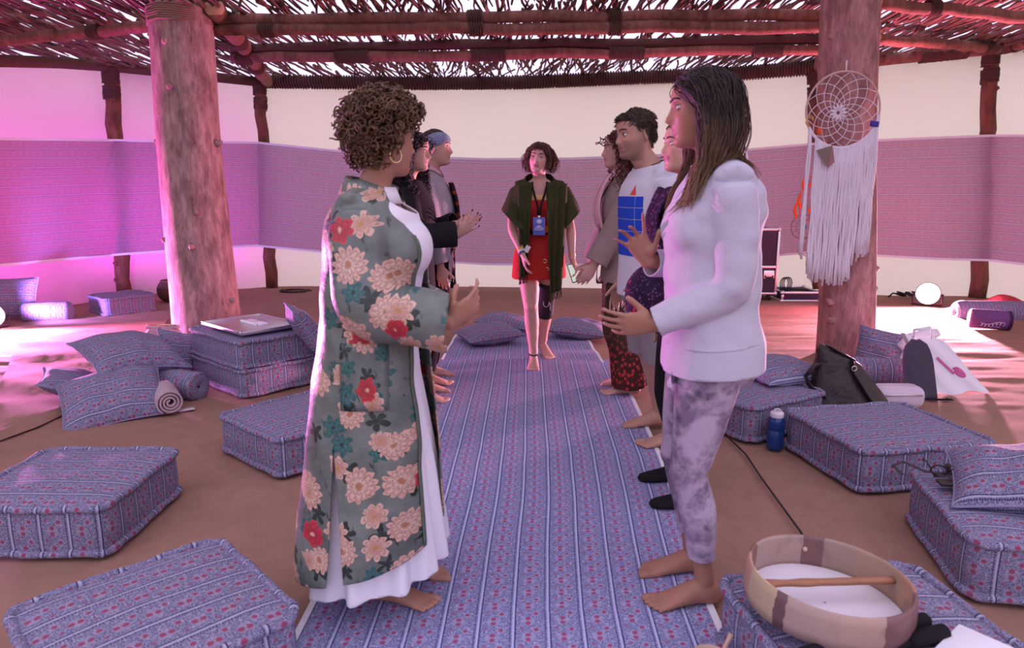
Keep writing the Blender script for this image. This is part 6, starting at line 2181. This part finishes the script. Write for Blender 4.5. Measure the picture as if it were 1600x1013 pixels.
# ================================================================== smiling woman between
def smiling():
    sk = (.50, .28, .21)
    P = Person('smiling woman in dark figured jacket and black socks, half hidden behind woman in white', .735, 2.80, 180, 1.59, head_yaw=188, head_pitch=2, skin=sk, hair=(.03, .018, .012), smile=1.0, voxel=.0075, lips=(.36, .06, .10), jaw=1.04,
               feet={'R': dict(pos=(.765, 2.93), yaw=180), 'L': dict(pos=(.765, 2.66), yaw=178)}, arms={'L': dict(wrist=(.70, 2.58, .90), pole=(1, -.3, -.4))})
    set_mats(P, hair_mat('brown_hair_tied', (.03, .018, .012), (.07, .04, .03)), sk)
    H = P.H; P.build_body(feet=False); P.face(teeth=True)
    g = Geo(); P.torso(g, [(.45, .09, .065, .068), (.48, .108, .066, .084), (.53, .108, .07, .08), (.60, .09, .066, .06)])
    P.legs(g, [(0, .10), (.3, .085), (.5, .068), (.7, .064), (.95, .05), (1, .05)])
    P.garment('black_trousers', g, M['blackcloth'], [((0, 0, .10), (0, 0, -1), None), ((0, 0, .9), (0, 0, 1), None)], .0115, 3, .004, (9, 9, 5), 0)
    g = Geo(); P.torso(g, [(.44, .122, .09, .098), (.54, .116, .088, .084), (.62, .106, .092, .074), (.70, .11, .102, .074), (.75, .110, .096, .078), (.785, .108, .070, .074), (.806, .100, .052, .062), (.826, .066, .040, .05), (.86, .05, .036, .042)])
    for k in 'LR': P.sleeve(g, k, [(0, .055), (.3, .062), (.6, .058), (1, .048)])
    P.garment('figured_jacket', g, M['figured'], [((0, 0, .80), (0, 0, -1), lambda c: (c - P.W['L']).length > .14 and (c - P.W['R']).length > .14), P.neck_cut(), P.cuff_cut('L', .97), P.cuff_cut('R', .97)], .010, 4, .010, (9, 9, 8), .005, 8)
    # loose scarf down the front
    g = Geo(); rows = []
    for j in range(26):
        t = j / 25; z = 1.31 - .40 * t
        rows.append([tuple(P.W3(.115 + .045 * math.sin(math.pi * min(1, t * 1.5)) + .012 * math.sin(i * 1.3 + t * 5), -.10 + .022 * i, z + .01 * math.sin(i))) for i in range(11)])
    g.grid(rows); o = put('figured_scarf', g, M['figured'], P.root, shift=P.base); o.modifiers.new('t', 'SOLIDIFY').thickness = .006
    # socks: shell over the feet
    for k in 'LR':
        g = Geo(); P2 = P.A[k]
        P.add_foot_shell = None
        q = P.q * .01; fd = P.fd[k]; sd = P.U.cross(fd); b = Vector((P2.x, P2.y, 0))
        pt = lambda f, o_, z: b + fd * f * q + sd * o_ * q + Vector((0, 0, z * q))
        g.ellip(pt(-3.5, 0, 3.2), (3.5 * q, 3.4 * q, 3.2 * q))
        g.tube([pt(-4.2, 0, 4.0), pt(-1, 0, 4.9), pt(3.5, 0, 4.5), pt(8, 0, 3.2), pt(12, 0, 2.6), pt(15.5, 0, 2.1), pt(18.2, .3, 1.8), pt(19.6, .6, 1.6)], [(3.0 * q, 3.9 * q), (3.7 * q, 4.9 * q), (3.9 * q, 4.4 * q), (4.4 * q, 3.2 * q), (4.9 * q, 2.5 * q), (4.7 * q, 2.0 * q), (3.6 * q, 1.7 * q), (1.6 * q, 1.0 * q)], 16, up=(0, 0, 1))
        g.tube([pt(-.3, 0, 4), pt(-.2, 0, 9), pt(-.2, 0, 15)], [4.3 * q, 4.1 * q, 4.8 * q], 16)
        V, E, F = remesh_arrays(g, .006); V = relax(V, E, 4, .5); V[:, 2] = np.maximum(V[:, 2], .003)
        me = bpy.data.meshes.new('sock'); me.from_pydata((V - np.array(P.base)).tolist(), [], F); put('black_sock', me, M['blackcloth'], P.root)
    def fl(x, y, z, r): return Vector((-1.0, 0, .1))
    P.strands(330, .13, .005, 15, fl, grav=.08, out=.1, step=.016, jitter=.12, lift=.4, shoulder=False)
    # dark shoulder bag at her hip
    root = thing('shoulder_bag', 'dark patterned shoulder bag hanging at the hip of the smiling woman', 'bag', P.W3(.20, .10, .80))
    g = Geo(); g.ellip((0, 0, .08), (.085, .12, .13)); V, E, F = remesh_arrays(g, .012); V = V + (vnoise(V * 14, 3) * .012)[:, None]
    me = bpy.data.meshes.new('bag_body'); me.from_pydata(V.tolist(), [], F); put('bag_body', me, M['figured'], root)
    g = Geo(); sp = [Vector((.0, -.05, .18)), Vector((.03, -.02, .35)), Vector((.10, .02, .50))]; g.tube(sp, [(.014, .004)] * 3, 8); put('strap', g, M['blackcloth'], root)
    return P


# ================================================================== far right woman
def far_right():
    sk = (.52, .30, .24)
    P = Person('woman with curly red brown hair in taupe cardigan and patterned trousers beside the man', .715, 4.42, 184, 1.675, head_yaw=181, skin=sk, hair=(.06, .018, .018), voxel=.0058, lips=(.5, .12, .18),
               arms={'L': dict(wrist=at(927, 418, 4.22), pole=(1, -.3, -.2), dir=(-.55, .1, -.85), curl=(18, 22, 14)), 'R': dict(wrist=at(922, 415, 4.58), pole=(1, .3, -.2), dir=(-.55, .0, -.85), curl=(18, 22, 14))},
               feet={'L': dict(pos=(.775, 4.30), yaw=184), 'R': dict(pos=(.80, 4.52), yaw=180)})
    set_mats(P, hair_mat('curly_red_brown_hair', (.045, .012, .012), (.13, .035, .032)), sk)
    H = P.H; P.build_body(); P.face()
    g = Geo(); P.torso(g, [(.44, .105, .08, .088), (.48, .112, .078, .09), (.54, .108, .072, .078), (.62, .08, .06, .056)])
    P.legs(g, [(0, .108), (.3, .108), (.6, .110), (.9, .118), (1, .120)])
    P.garment('patterned_trousers', g, M['batik'], [((0, 0, .055), (0, 0, -1), None), ((0, 0, .98), (0, 0, 1), None)], .0115, 3, .012, (9, 9, 5), 0)
    # pink shirt under, cardigan over
    g = Geo(); P.torso(g, [(.47, .112, .076, .09), (.54, .106, .074, .074), (.62, .09, .078, .062), (.70, .096, .086, .066), (.745, .10, .080, .070), (.785, .10, .062, .068), (.806, .092, .05, .056), (.826, .06, .040, .048), (.862, .05, .04, .042)])
    P.garment('pink_shirt', g, M['pinkcloth'], [((0, 0, .84), (0, 0, -1), None), (P.axis(.835), (-.5, 0, 1), lambda c: c.z > 1.3)], .009, 3, .006)
    g = Geo(); P.torso(g, [(.42, .128, .094, .106), (.50, .124, .088, .104), (.56, .116, .084, .088), (.64, .108, .086, .078), (.70, .11, .094, .076), (.745, .112, .088, .078), (.785, .110, .070, .076), (.806, .102, .054, .064), (.828, .066, .044, .052), (.856, .054, .044, .046)])
    for k in 'LR': P.sleeve(g, k, [(0, .055), (.3, .066), (.55, .068), (.9, .070), (1, .066)])
    tf = P.W3(0, -.035, 1.40); tf2 = P.W3(0, .035, 1.40)
    top = P.garment('taupe_cardigan', g, M['taupe'], [(P.W3(0, 0, .74), (0, 0, -1), lambda c: (c - P.W['L']).length > .16 and (c - P.W['R']).length > .16), P.neck_cut(), P.cuff_cut('L', .95), P.cuff_cut('R', .95)],
              .0105, 4, .010, (8, 8, 7), .006, 5, wedges=[((tf, P.L - P.U * .07), (tf2, -P.L - P.U * .07), lambda c: (c - P.base).dot(P.F) > .03 and abs((c - P.base).dot(P.L)) < .14)])
    for sg in (-1, 1):   # lapels
        g = Geo(); rows = []
        for j in range(16):
            t = j / 15; z = 1.41 - .52 * t; w = .028 + .03 * math.sin(math.pi * t) ** .6
            l0 = sg * (.035 + .07 * (1.40 - z) + .004); f0 = .085 + .085 * math.sin(math.pi * min(1, t * 1.25)) ** .8 - .02 * (t > .9)
            rows.append([tuple(P.W3(f0 + .012 + .008 * math.sin(i), l0 + sg * w * i / 4, z)) for i in range(5)])
        g.grid(rows); o = put('lapel', g, M['pinkcloth'], P.root, shift=P.base); o.modifiers.new('t', 'SOLIDIFY').thickness = .006
    P.strands(480, lambda x, y, z, r: r.uniform(.26, .40), .0030, 18, lambda x, y, z, r: Vector((-.6, .5 if y > 0 else -.5, 0)), grav=.22, out=.35, step=.02, curl=.0095, turns=135, fine_f=3, sides=3, jitter=.35, lift=1.2, taper=.6, over=top)
    return P


# ================================================================== woman in the black jacket
def black_jacket():
    sk = (.50, .28, .22)
    P = Person('woman with curly black hair in black jacket and ochre trousers, holding hands out', -.625, 4.16, 2, 1.645, head_yaw=-12, skin=sk, hair=(.010, .007, .008), voxel=.0056, lips=(.38, .05, .07),
               arms={'R': dict(wrist=at(716, 366, 3.98), pole=(-.5, -.5, -1), dir=(.80, .10, .62), palm=(.40, .62, .60), curls=[(4, 8, 5), (8, 10, 6), (12, 12, 8), (18, 14, 8)], spread=14, thumb=(35, 20)),
                     'L': dict(wrist=at(714, 350, 4.30), pole=(-.4, .5, -1), dir=(.9, -.2, .1), palm=(-.1, -.6, .75), curls=[(10, 12, 8)] * 4, spread=7)},
               feet={'R': dict(pos=(-.585, 4.14), yaw=-6), 'L': dict(pos=(-.60, 4.34), yaw=6)})
    set_mats(P, hair_mat('black_curly_hair', (.008, .006, .008), (.028, .018, .020), .4), sk)
    H = P.H; P.build_body(); P.face()
    g = Geo(); P.torso(g, [(.44, .10, .074, .08), (.48, .11, .074, .088), (.54, .108, .072, .076), (.62, .08, .06, .056)])
    P.legs(g, [(0, .104), (.3, .088), (.5, .074), (.7, .070), (.95, .062), (1, .060)])
    P.garment('ochre_trousers', g, M['ochre'], [((0, 0, .085), (0, 0, -1), None), ((0, 0, .96), (0, 0, 1), None)], .0115, 3, .005, (9, 9, 5), 0)
    g = Geo(); P.torso(g, [(.40, .126, .094, .104), (.50, .122, .088, .10), (.56, .114, .084, .084), (.64, .106, .088, .076), (.70, .11, .098, .076), (.75, .112, .092, .078), (.785, .110, .072, .076), (.806, .102, .056, .064), (.828, .068, .046, .052), (.864, .056, .046, .046)])
    for k in 'LR': P.sleeve(g, k, [(0, .055), (.3, .066), (.55, .068), (.9, .068), (1, .068)])
    top = P.garment('black_jacket', g, M['blackcloth'], [((0, 0, .68), (0, 0, -1), None), P.neck_cut(), P.cuff_cut('R', .97), P.cuff_cut('L', .97)], .0105, 4, .010, (8, 8, 9), .006, 4)
    nail = plain('dark_red_nail', (.10, .008, .015), .25, .5)
    for k in 'LR':
        for p, e, n in P.tips[k]:
            g = Geo(); R = rot_to(e, n); c = p - n * .0055 * P.q + e * .001; g.ellip(c, (.0022, .0055, .0075), R=R, nu=10, nv=7); put('fingernail', g, nail, P.root, shift=P.base)
    P.strands(560, lambda x, y, z, r: r.uniform(.28, .42), .0030, 21, lambda x, y, z, r: Vector((-.45, .7 if y > 0 else -.7, 0)), grav=.24, out=.3, step=.02, curl=.0085, turns=150, fine_f=3, sides=3, jitter=.3, lift=1.0, taper=.6, fwd=.02, over=top)
    return P


# ================================================================== woman with the headband
def headband():
    sk = (.52, .30, .235)
    P = Person('woman with blue grey headband, grey knitted cardigan and dark scarf', -.545, 4.62, 0, 1.70, head_yaw=2, head_pitch=2, skin=sk, hair=(.035, .022, .018), voxel=.0058,
               arms={'R': dict(wrist=at(690, 425, 4.42), pole=(-1, -.2, -.3), dir=(.12, .0, -1), curl=(20, 25, 15)), 'L': dict()},
               feet={'R': dict(pos=(-.60, 4.52), yaw=0), 'L': dict(pos=(-.60, 4.74), yaw=5)})
    set_mats(P, hair_mat('brown_hair_under_band', (.03, .02, .018), (.07, .045, .035)), sk)
    H = P.H; P.build_body(); P.face()
    g = Geo(); P.torso(g, [(.44, .10, .074, .08), (.48, .11, .074, .088), (.54, .108, .072, .076), (.62, .08, .06, .056)])
    P.legs(g, [(0, .104), (.3, .09), (.5, .076), (.7, .074), (1, .068)])
    P.garment('dark_trousers', g, M['blackcloth'], [((0, 0, .10), (0, 0, -1), None), ((0, 0, .96), (0, 0, 1), None)], .0115, 3, .005, (9, 9, 5), 0)
    g = Geo(); P.torso(g, [(.42, .120, .09, .102), (.50, .118, .084, .10), (.56, .112, .082, .084), (.64, .106, .086, .076), (.70, .11, .094, .076), (.75, .112, .088, .078), (.785, .110, .070, .076), (.806, .102, .054, .064), (.828, .066, .044, .052), (.860, .054, .044, .046)])
    for k in 'LR': P.sleeve(g, k, [(0, .055), (.3, .062), (.6, .058), (1, .050)])
    P.garment('grey_cardigan', g, M['greyknit'], [((0, 0, .80), (0, 0, -1), lambda c: (c - P.W['R']).length > .15 and (c - P.W['L']).length > .15), P.neck_cut(), P.cuff_cut('R', .95), P.cuff_cut('L', .95)], .0105, 4, .007, (9, 9, 8), .006, 3)
    # pale pink collar
    g = Geo(); rows = []
    for j, (zf, rf) in enumerate(((.832, .95), (.856, .92), (.866, .96), (.846, 1.14))):
        rows.append([tuple(P.axis(zf) + P.F * (.050 * H * rf * math.cos(a)) + P.L * (.058 * H * rf * math.sin(a)) - P.U * (.05 * max(0, math.cos(a)) ** 2)) for a in np.linspace(.35, 6.283 - .35, 30)])
    g.grid(rows); o = put('shirt_collar', g, M['pinkcloth'], P.root, shift=P.base); o.modifiers.new('t', 'SOLIDIFY').thickness = .004
    # scarf with fringe
    g = Geo(); rows = []
    for j in range(34):
        t = j / 33; z = 1.36 - .60 * t
        rows.append([tuple(P.W3(.135 + .045 * math.sin(math.pi * min(1, t * 1.3)) + .012 * math.sin(i * 1.5 + t * 4), -.085 + .024 * i, z)) for i in range(8)])
    g.grid(rows); o = put('plaid_scarf', g, M['plaid'], P.root, shift=P.base); o.modifiers.new('t', 'SOLIDIFY').thickness = .008
    g = Geo()
    for i in range(15):
        p = P.W3(.140 + .01 * math.sin(i * 3), -.085 + .012 * i, .765); g.tube([p, p + Vector((.004 * math.sin(i), 0, -.05)), p + Vector((.01 * math.sin(i * 2), 0, -.10))], .004, 5)
    tag(put('scarf_fringe', g, M['blackcloth'], o), kind='stuff'); bpy.data.objects[-1] if False else None
    for ch in list(o.children): ch.location = -P.base
    # headband: wide wrapped band
    bm_ = Mat('headband_cloth', .85, .15); x, y, z = bm_.xyz(bm_.obj())
    c = bm_.mix(bm_.voro(bm_.obj(), 150)['Distance'].below(.35, .1), (.16, .19, .30), (.34, .30, .40)); c = bm_.mix(bm_.noise(bm_.obj(), 12, 2).above(.52, .04), c, (.20, .28, .36)); bm_.color(c)
    g = Geo(); rows = []
    for j in range(9):
        t = j / 8
        row = []
        for i in range(40):
            th = 2 * math.pi * i / 40
            # a tilted ring: front above the brow, back at the nape
            ct = math.cos(th); z = (3.9 - (1 - ct) * 3.6) * (1 - t) + (9.3 - max(0, -ct) * 5.0) * t
            hx, hy = head_surf(np.array(th), np.array(z), 0, 0, 1)
            k = 1 + .065 + .05 * math.sin(math.pi * t) + .012 * math.sin(t * 16 + th * 2)
            row.append(tuple(P.hp(float(hx) * k, float(hy) * k, z)))
        rows.append(row)
    g.grid(rows, cu=True); o = put('headband', g, bm_, P.root, shift=P.base); o.modifiers.new('t', 'SOLIDIFY').thickness = .006
    P.strands(420, .036, .0040, 25, lambda x, y, z, r: Vector((-1.0, 0, .0)), grav=.08, out=.02, step=.012, jitter=.06, lift=.1, shoulder=False, margin=-.1, face=None, pred=lambda x, y, z: z > 9.0 - max(0, -x / 9.5) * 5.0)
    g = Geo(); g.ellip(P.hp(-9.6, 0, 1.5), (.030, .034, .036)); put('hair_bun', g, P.hairmat, P.root, shift=P.base)
    return P


# ================================================================== woman walking in the middle
def centre():
    sk = (.56, .33, .27)
    P = Person('woman walking barefoot in the middle in a red playsuit and olive green shawl', .205, 5.16, -93, 1.655, head_yaw=-104, head_pitch=2, head_roll=-5, skin=sk, hair=(.055, .025, .018), voxel=.0056, smile=.35, lips=(.42, .15, .14),
               arms={'R': dict(wrist=at(817, 398, 4.98), pole=(-.9, .4, -.2), dir=(.18, -.10, -1), palm=(.9, .1, .1), curl=(18, 24, 14)), 'L': dict(wrist=at(894, 405, 5.02), pole=(.9, .5, -.2), dir=(.28, -.25, -.92), palm=(-.8, -.4, -.1), curls=[(30, 38, 20)] * 4, thumb=(35, 20))},
               feet={'R': dict(pos=(.165, 5.06), yaw=-93), 'L': dict(pos=(.250, 5.42), yaw=-72, heel=.01)})
    set_mats(P, hair_mat('red_brown_bob', (.045, .018, .012), (.13, .055, .038)), sk)
    H = P.H; P.build_body(); P.face(closed=.75)
    # playsuit: bodice and flared shorts
    g = Geo(); P.torso(g, [(.40, .126, .088, .096), (.44, .122, .084, .094), (.50, .116, .076, .092), (.55, .106, .070, .076), (.60, .086, .062, .060), (.64, .079, .060, .054), (.70, .088, .074, .062), (.74, .096, .076, .068), (.775, .098, .060, .068), (.80, .096, .050, .06), (.84, .05, .04, .04)])
    for sg in (-1, 1): g.ellip(P.axis(.726) + P.F * (.042 * H) + P.L * (sg * .045 * H), (.045 * H, .047 * H, .048 * H))
    P.legs(g, [(0, .112), (.25, .122), (.5, .12), (1, .1)], 0)
    P.garment('red_playsuit', g, M['redcloth'], [((0, 0, .66), (0, 0, -1), None), (P.axis(.772), P.U + P.F * .28, lambda c: c.z > 1.15), (P.axis(.80), (0, 0, 1), None)], .009, 4, .006, (10, 10, 6), 0, 5)
    g = Geo(); P.torso(g, [(.66, .08, .062, .056), (.70, .084, .070, .058), (.74, .092, .072, .064), (.775, .095, .058, .064), (.80, .092, .047, .058), (.84, .05, .04, .04)])
    for sg in (-1, 1): g.ellip(P.axis(.728) + P.F * (.040 * H) + P.L * (sg * .045 * H), (.0445 * H, .0465 * H, .0475 * H))
    P.garment('yellow_top', g, M['yellow'], [((0, 0, 1.10), (0, 0, -1), None), (P.axis(.788), P.U + P.F * .25, lambda c: c.z > 1.15), (P.axis(.81), (0, 0, 1), None)], .007, 3, .001)
    # belt, pouch, grommets
    g = Geo(); g.tube([P.axis(.612) + P.F * ((.066 if math.cos(a) > 0 else .064) * H * math.cos(a)) + P.L * (.088 * H * math.sin(a)) for a in np.linspace(0, 6.283, 41)[:-1]], [(.003, .018)] * 40, 8, closed=True, up=(0, 0, 1))
    g = Geo(); rows = []
    for dz in (-.02, .02): rows.append([tuple(P.axis(.612) + P.F * (.073 * H * math.cos(a)) + P.L * (.092 * H * math.sin(a)) + P.U * dz) for a in np.linspace(0, 6.283, 41)[:-1]])
    g.grid(rows, cu=True); o = put('belt', g, M['blackcloth'], P.root, shift=P.base); o.modifiers.new('t', 'SOLIDIFY').thickness = .006
    g = Geo(); c = P.axis(.622) + P.F * (.082 * H) - P.L * -.015
    for q in range(5): g.ellip(c + P.L * (.022 * (q - 2)) + P.U * (.004 * math.sin(q * 2)), (.020, .018, .024), nu=10, nv=7)
    put('orange_flower_trim', g, plain('orange_cloth', (.70, .13, .01), .8, .2, .3, 60), P.root, shift=P.base)
    for l, z in ((.045, .80), (-.02, .72), (.02, .72), (.06, .74)):
        c = P.W3(.135, l, z); g = Geo(); g.tube([c + P.L * (.013 * math.cos(a)) + P.U * (.013 * math.sin(a)) for a in np.linspace(0, 6.283, 15)[:-1]], .003, 6, closed=True); put('grommet', g, M['gold'], P.root, shift=P.base)
    # shawl over the shoulders
    g = Geo(); P.torso(g, [(.56, .150, .085, .092), (.62, .150, .088, .090), (.70, .148, .098, .086), (.745, .140, .092, .084), (.785, .126, .074, .080), (.808, .110, .056, .066), (.828, .072, .046, .054), (.862, .054, .046, .048)])
    for k in 'LR': P.sleeve(g, k, [(0, .058), (.2, .080), (.4, .098), (.7, .118)], t1=.72)
    tf = P.W3(0, -.052, 1.50); tf2 = P.W3(0, .050, 1.50)
    cuts = [(P.W3(0, .0, 1.05), P.U * -1 + P.L * .55, lambda c: (c - P.base).dot(P.L) > 0 and c.z < 1.3), (P.W3(0, .0, 1.05), P.U * -1 - P.L * .45, lambda c: (c - P.base).dot(P.L) < 0 and c.z < 1.3), P.neck_cut(.85, .5, .058)]
    cuts[0] = (P.W3(0, .305, 1.165), P.L * .74 - P.U * .67, lambda c: (c - P.base).dot(P.L) > 0.0 and c.z < 1.33)
    cuts[1] = (P.W3(0, -.275, 1.165), P.L * -.70 - P.U * .71, lambda c: (c - P.base).dot(P.L) <= 0.0 and c.z < 1.33)
    o = P.garment('shawl', g, M['green'], cuts, .0095, 4, .012, (13, 13, 4), .005, 7, wedges=[((tf, P.L - P.U * .03), (tf2, -P.L - P.U * .03), lambda c: (c - P.base).dot(P.F) > .0)])
    for sg, zend, w in ((1, .56, .15), (-1, .70, .11)):
        g = Geo(); rows = []
        for j in range(40):
            t = j / 39; z = 1.36 - (1.36 - zend) * t
            rows.append([tuple(P.W3(.100 + .075 * math.sin(math.pi * min(.62, t * .9)) + .014 * math.sin(i * 1.6 + t * 2) - .02 * (t > .6) * (t - .6), sg * (.050 + .035 * t + w * (i / 10) * (1 - .45 * t)), z + (.03 * i / 10 * t if sg > 0 else -.02 * i / 10))) for i in range(11)])
        g.grid(rows); q = put('shawl_end', g, M['green'], o); q.modifiers.new('t', 'SOLIDIFY').thickness = .005
        q.location = -P.base
        g = Geo()
        for i in range(16):
            x_ = i / 15; p = Vector(rows[-1][min(10, int(x_ * 10))]).lerp(Vector(rows[-1][min(10, int(x_ * 10) + 1)]), x_ * 10 % 1) - P.base
            g.tube([p, p + Vector((.004 * math.sin(i), 0, -.03)), p + Vector((.006 * math.sin(i * 2.3), 0, -.055))], .0022, 4)
        tag(put('shawl_fringe', g, M['green'], o), kind='stuff')
    # lanyard and badge
    g = Geo()
    for sg in (-1, 1): g.tube([P.axis(.842) + P.L * (sg * .052) - P.F * .005, P.axis(.815) + P.L * (sg * .055) + P.F * (.058 * H), P.axis(.77) + P.L * (sg * .035) + P.F * (.088 * H), P.axis(.725) + P.L * (sg * .012) + P.F * (.105 * H), P.axis(.672) + P.F * (.105 * H) + P.L * (sg * .004)], [(.008, .002)] * 5, 8, up=P.F)
    put('lanyard', g, M['blackcloth'], P.root, shift=P.base)
    c = P.axis(.638) + P.F * (.112 * H)
    Rb = Matrix((P.L, P.U, P.F)).transposed()
    g = Geo(); g.box(c, (.088, .128, .004), R=Rb, bev=.0015); b_ = put('badge', g, plain('blue_badge', (.10, .14, .48), .4), P.root, smooth=30, shift=P.base)
    g = Geo(); g.box(c + P.F * .003 - P.U * .012, (.062, .006, .001), R=Rb); g.box(c + P.F * .003 - P.U * .024, (.070, .005, .001), R=Rb); g.box(c + P.F * .003 + P.U * .0, (.03, .010, .001), R=Rb); g.ellip(c + P.F * .002 + P.U * .035, (.02, .016, .002), R=Rb, nu=14, nv=6)
    q = put('badge_print', g, plain('badge_pale', (.55, .58, .75), .5), b_, smooth=30, shift=P.base)
    g = Geo(); g.box(c + P.U * .068, (.018, .016, .006), R=Rb, bev=.002); put('badge_clip', g, M['steel'], P.root, smooth=30, shift=P.base)
    # wrist bands
    w = P.W['R']; d = (P.W['R'] - P.E['R']).normalized(); u = d.orthogonal().normalized(); v = d.cross(u)
    for k, (nm, cl) in enumerate((('wristband', (.70, .50, .08)), ('wristband', (.70, .66, .74)), ('bracelet', (.05, .12, .15)))):
        g = Geo(); cc = w - d * (.045 - .017 * k); rows = [[tuple(cc + d * dz + u * (.0275 * math.cos(a)) + v * (.0275 * math.sin(a))) for a in np.linspace(0, 6.283, 25)[:-1]] for dz in (-.008, .008)]
        g.grid(rows, cu=True); o = put(nm, g, plain(nm + '_cloth', cl, .7), P.root, shift=P.base); o.modifiers.new('t', 'SOLIDIFY').thickness = .003
    g = Geo(); p = w - d * .03 + Vector((.03, -.02, .0)); g.box(p + Vector((.012, 0, .018)), (.035, .002, .05), R=Matrix.Rotation(.5, 3, 'Y')); put('wristband_tail', g, M['white'], P.root, smooth=False, shift=P.base)
    w = P.W['L']; d = (P.W['L'] - P.E['L']).normalized(); u = d.orthogonal().normalized(); v = d.cross(u)
    for k in range(2):
        g = Geo(); g.tube([w - d * (.02 + .012 * k) + u * (.026 * math.cos(a)) + v * (.026 * math.sin(a)) for a in np.linspace(0, 6.283, 25)[:-1]], .003, 6, closed=True); put('bracelet', g, M['gold'], P.root, shift=P.base)
    # knee brace on her left knee
    g = Geo(); K = P.leg_path('L'); idx = range(5, 13)
    pts = [K[i] for i in idx]; rr = [P.leg_r()[i] + .008 for i in idx]
    g.tube(pts, rr, 22, up=P.F, cap=False); o = put('knee_brace', g, M['neoprene'], P.root, shift=P.base); o.modifiers.new('t', 'SOLIDIFY').thickness = .005
    g = Geo(); c = P.K['L'] + P.F * (.034 * H + .013); g.tube([c + P.L * (.022 * math.cos(a)) + P.U * (.028 * math.sin(a)) for a in np.linspace(0, 6.283, 20)[:-1]], .003, 6, closed=True)
    g.box(P.K['L'] + P.F * (.034 * H + .013) + P.U * .105 , (.05, .006, .008), R=Rb); g.box(P.K['L'] + P.F * (.030 * H + .010) + P.L * .032 - P.U * .01, (.008, .09, .006), R=Rb); put('brace_mark', g, plain('brace_grey', (.35, .33, .38), .6), o, smooth=30, shift=P.base)
    # anklet
    A = P.A['R']; g = Geo(); g.tube([A + Vector((.036 * math.cos(a), .040 * math.sin(a), .010 + .004 * math.sin(a))) for a in np.linspace(0, 6.283, 25)[:-1]], .006, 7, closed=True); put('anklet', g, plain('teal_cord', (.04, .07, .08), .8, .2, .5, 200), P.root, shift=P.base)
    # earrings
    for sg in (-1, 1):
        g = Geo(); c = P.hp(-.6, sg * 8.1, -5.6); g.tube([c + (P.hR @ Vector((math.cos(a), 0, math.sin(a)))) * .011 for a in np.linspace(0, 6.283, 17)[:-1]], .0018, 6, closed=True); put('earring', g, M['gold'], P.root, shift=P.base)
    # phone in her left hand
    hnd = P.hand['L']; c = P.W['L'] + hnd['d'] * .105 + hnd['n'] * .022
    root = thing('phone', 'phone with a bright screen held low by the woman in the green shawl', 'phone', c)
    fwd = Vector((.30, -.45, -.85)).normalized(); nn = Vector((.25, -.85, .45)); R = rot_to(nn, fwd)
    g = Geo(); g.box((0, 0, 0), (.145, .072, .008), R=R, bev=.003); put('phone_body', g, M['black'], root, smooth=30)
    e = Mat('phone_screen'); em = e.n('ShaderNodeEmission'); em.inputs[0].default_value = (.75, .82, .72, 1); em.inputs[1].default_value = .8; e.nt.links.new(em.outputs[0], e.o.inputs[0])
    g = Geo(); g.box(R @ Vector((0, 0, .0046)), (.132, .064, .0012), R=R); put('screen', g, e, root, smooth=False)
    # hair: bob with a side fringe
    def fl(x, y, z, r):
        if x > 3 and z > 4: return Vector((.8, -1.0 if y < 1.5 else .9, -.1))
        return Vector((-.3, .9 if y > 0 else -.9, .0))
    P.strands(700, lambda x, y, z, r: (.22 if z > 0 else .13) * r.uniform(.75, 1.15), .0030, 28, fl, grav=.28, out=.12, step=.015, jitter=.16, lift=.25, shoulder=False, taper=.3, margin=-.25, wave=.005, sides=4, face=4.4, zstop=1.455, drift=lambda h: P.L * (-.16 if h.y > 5 else .16 if h.y < -5 else 0) * (1 if h.z < 0 else 0))
    P.strands(110, .052, .0026, 29, lambda x, y, z, r: Vector((.9, -.9, .1)), grav=.14, out=.1, step=.012, jitter=.10, lift=.3, shoulder=False, taper=.3, margin=.2, sides=4, face=None, name='fringe_hair', pred=lambda x, y, z: x > 3.5 and y > -2)
    return P


for _f in (front_right, coat_woman, man, smiling, far_right, black_jacket, headband, centre): _f()
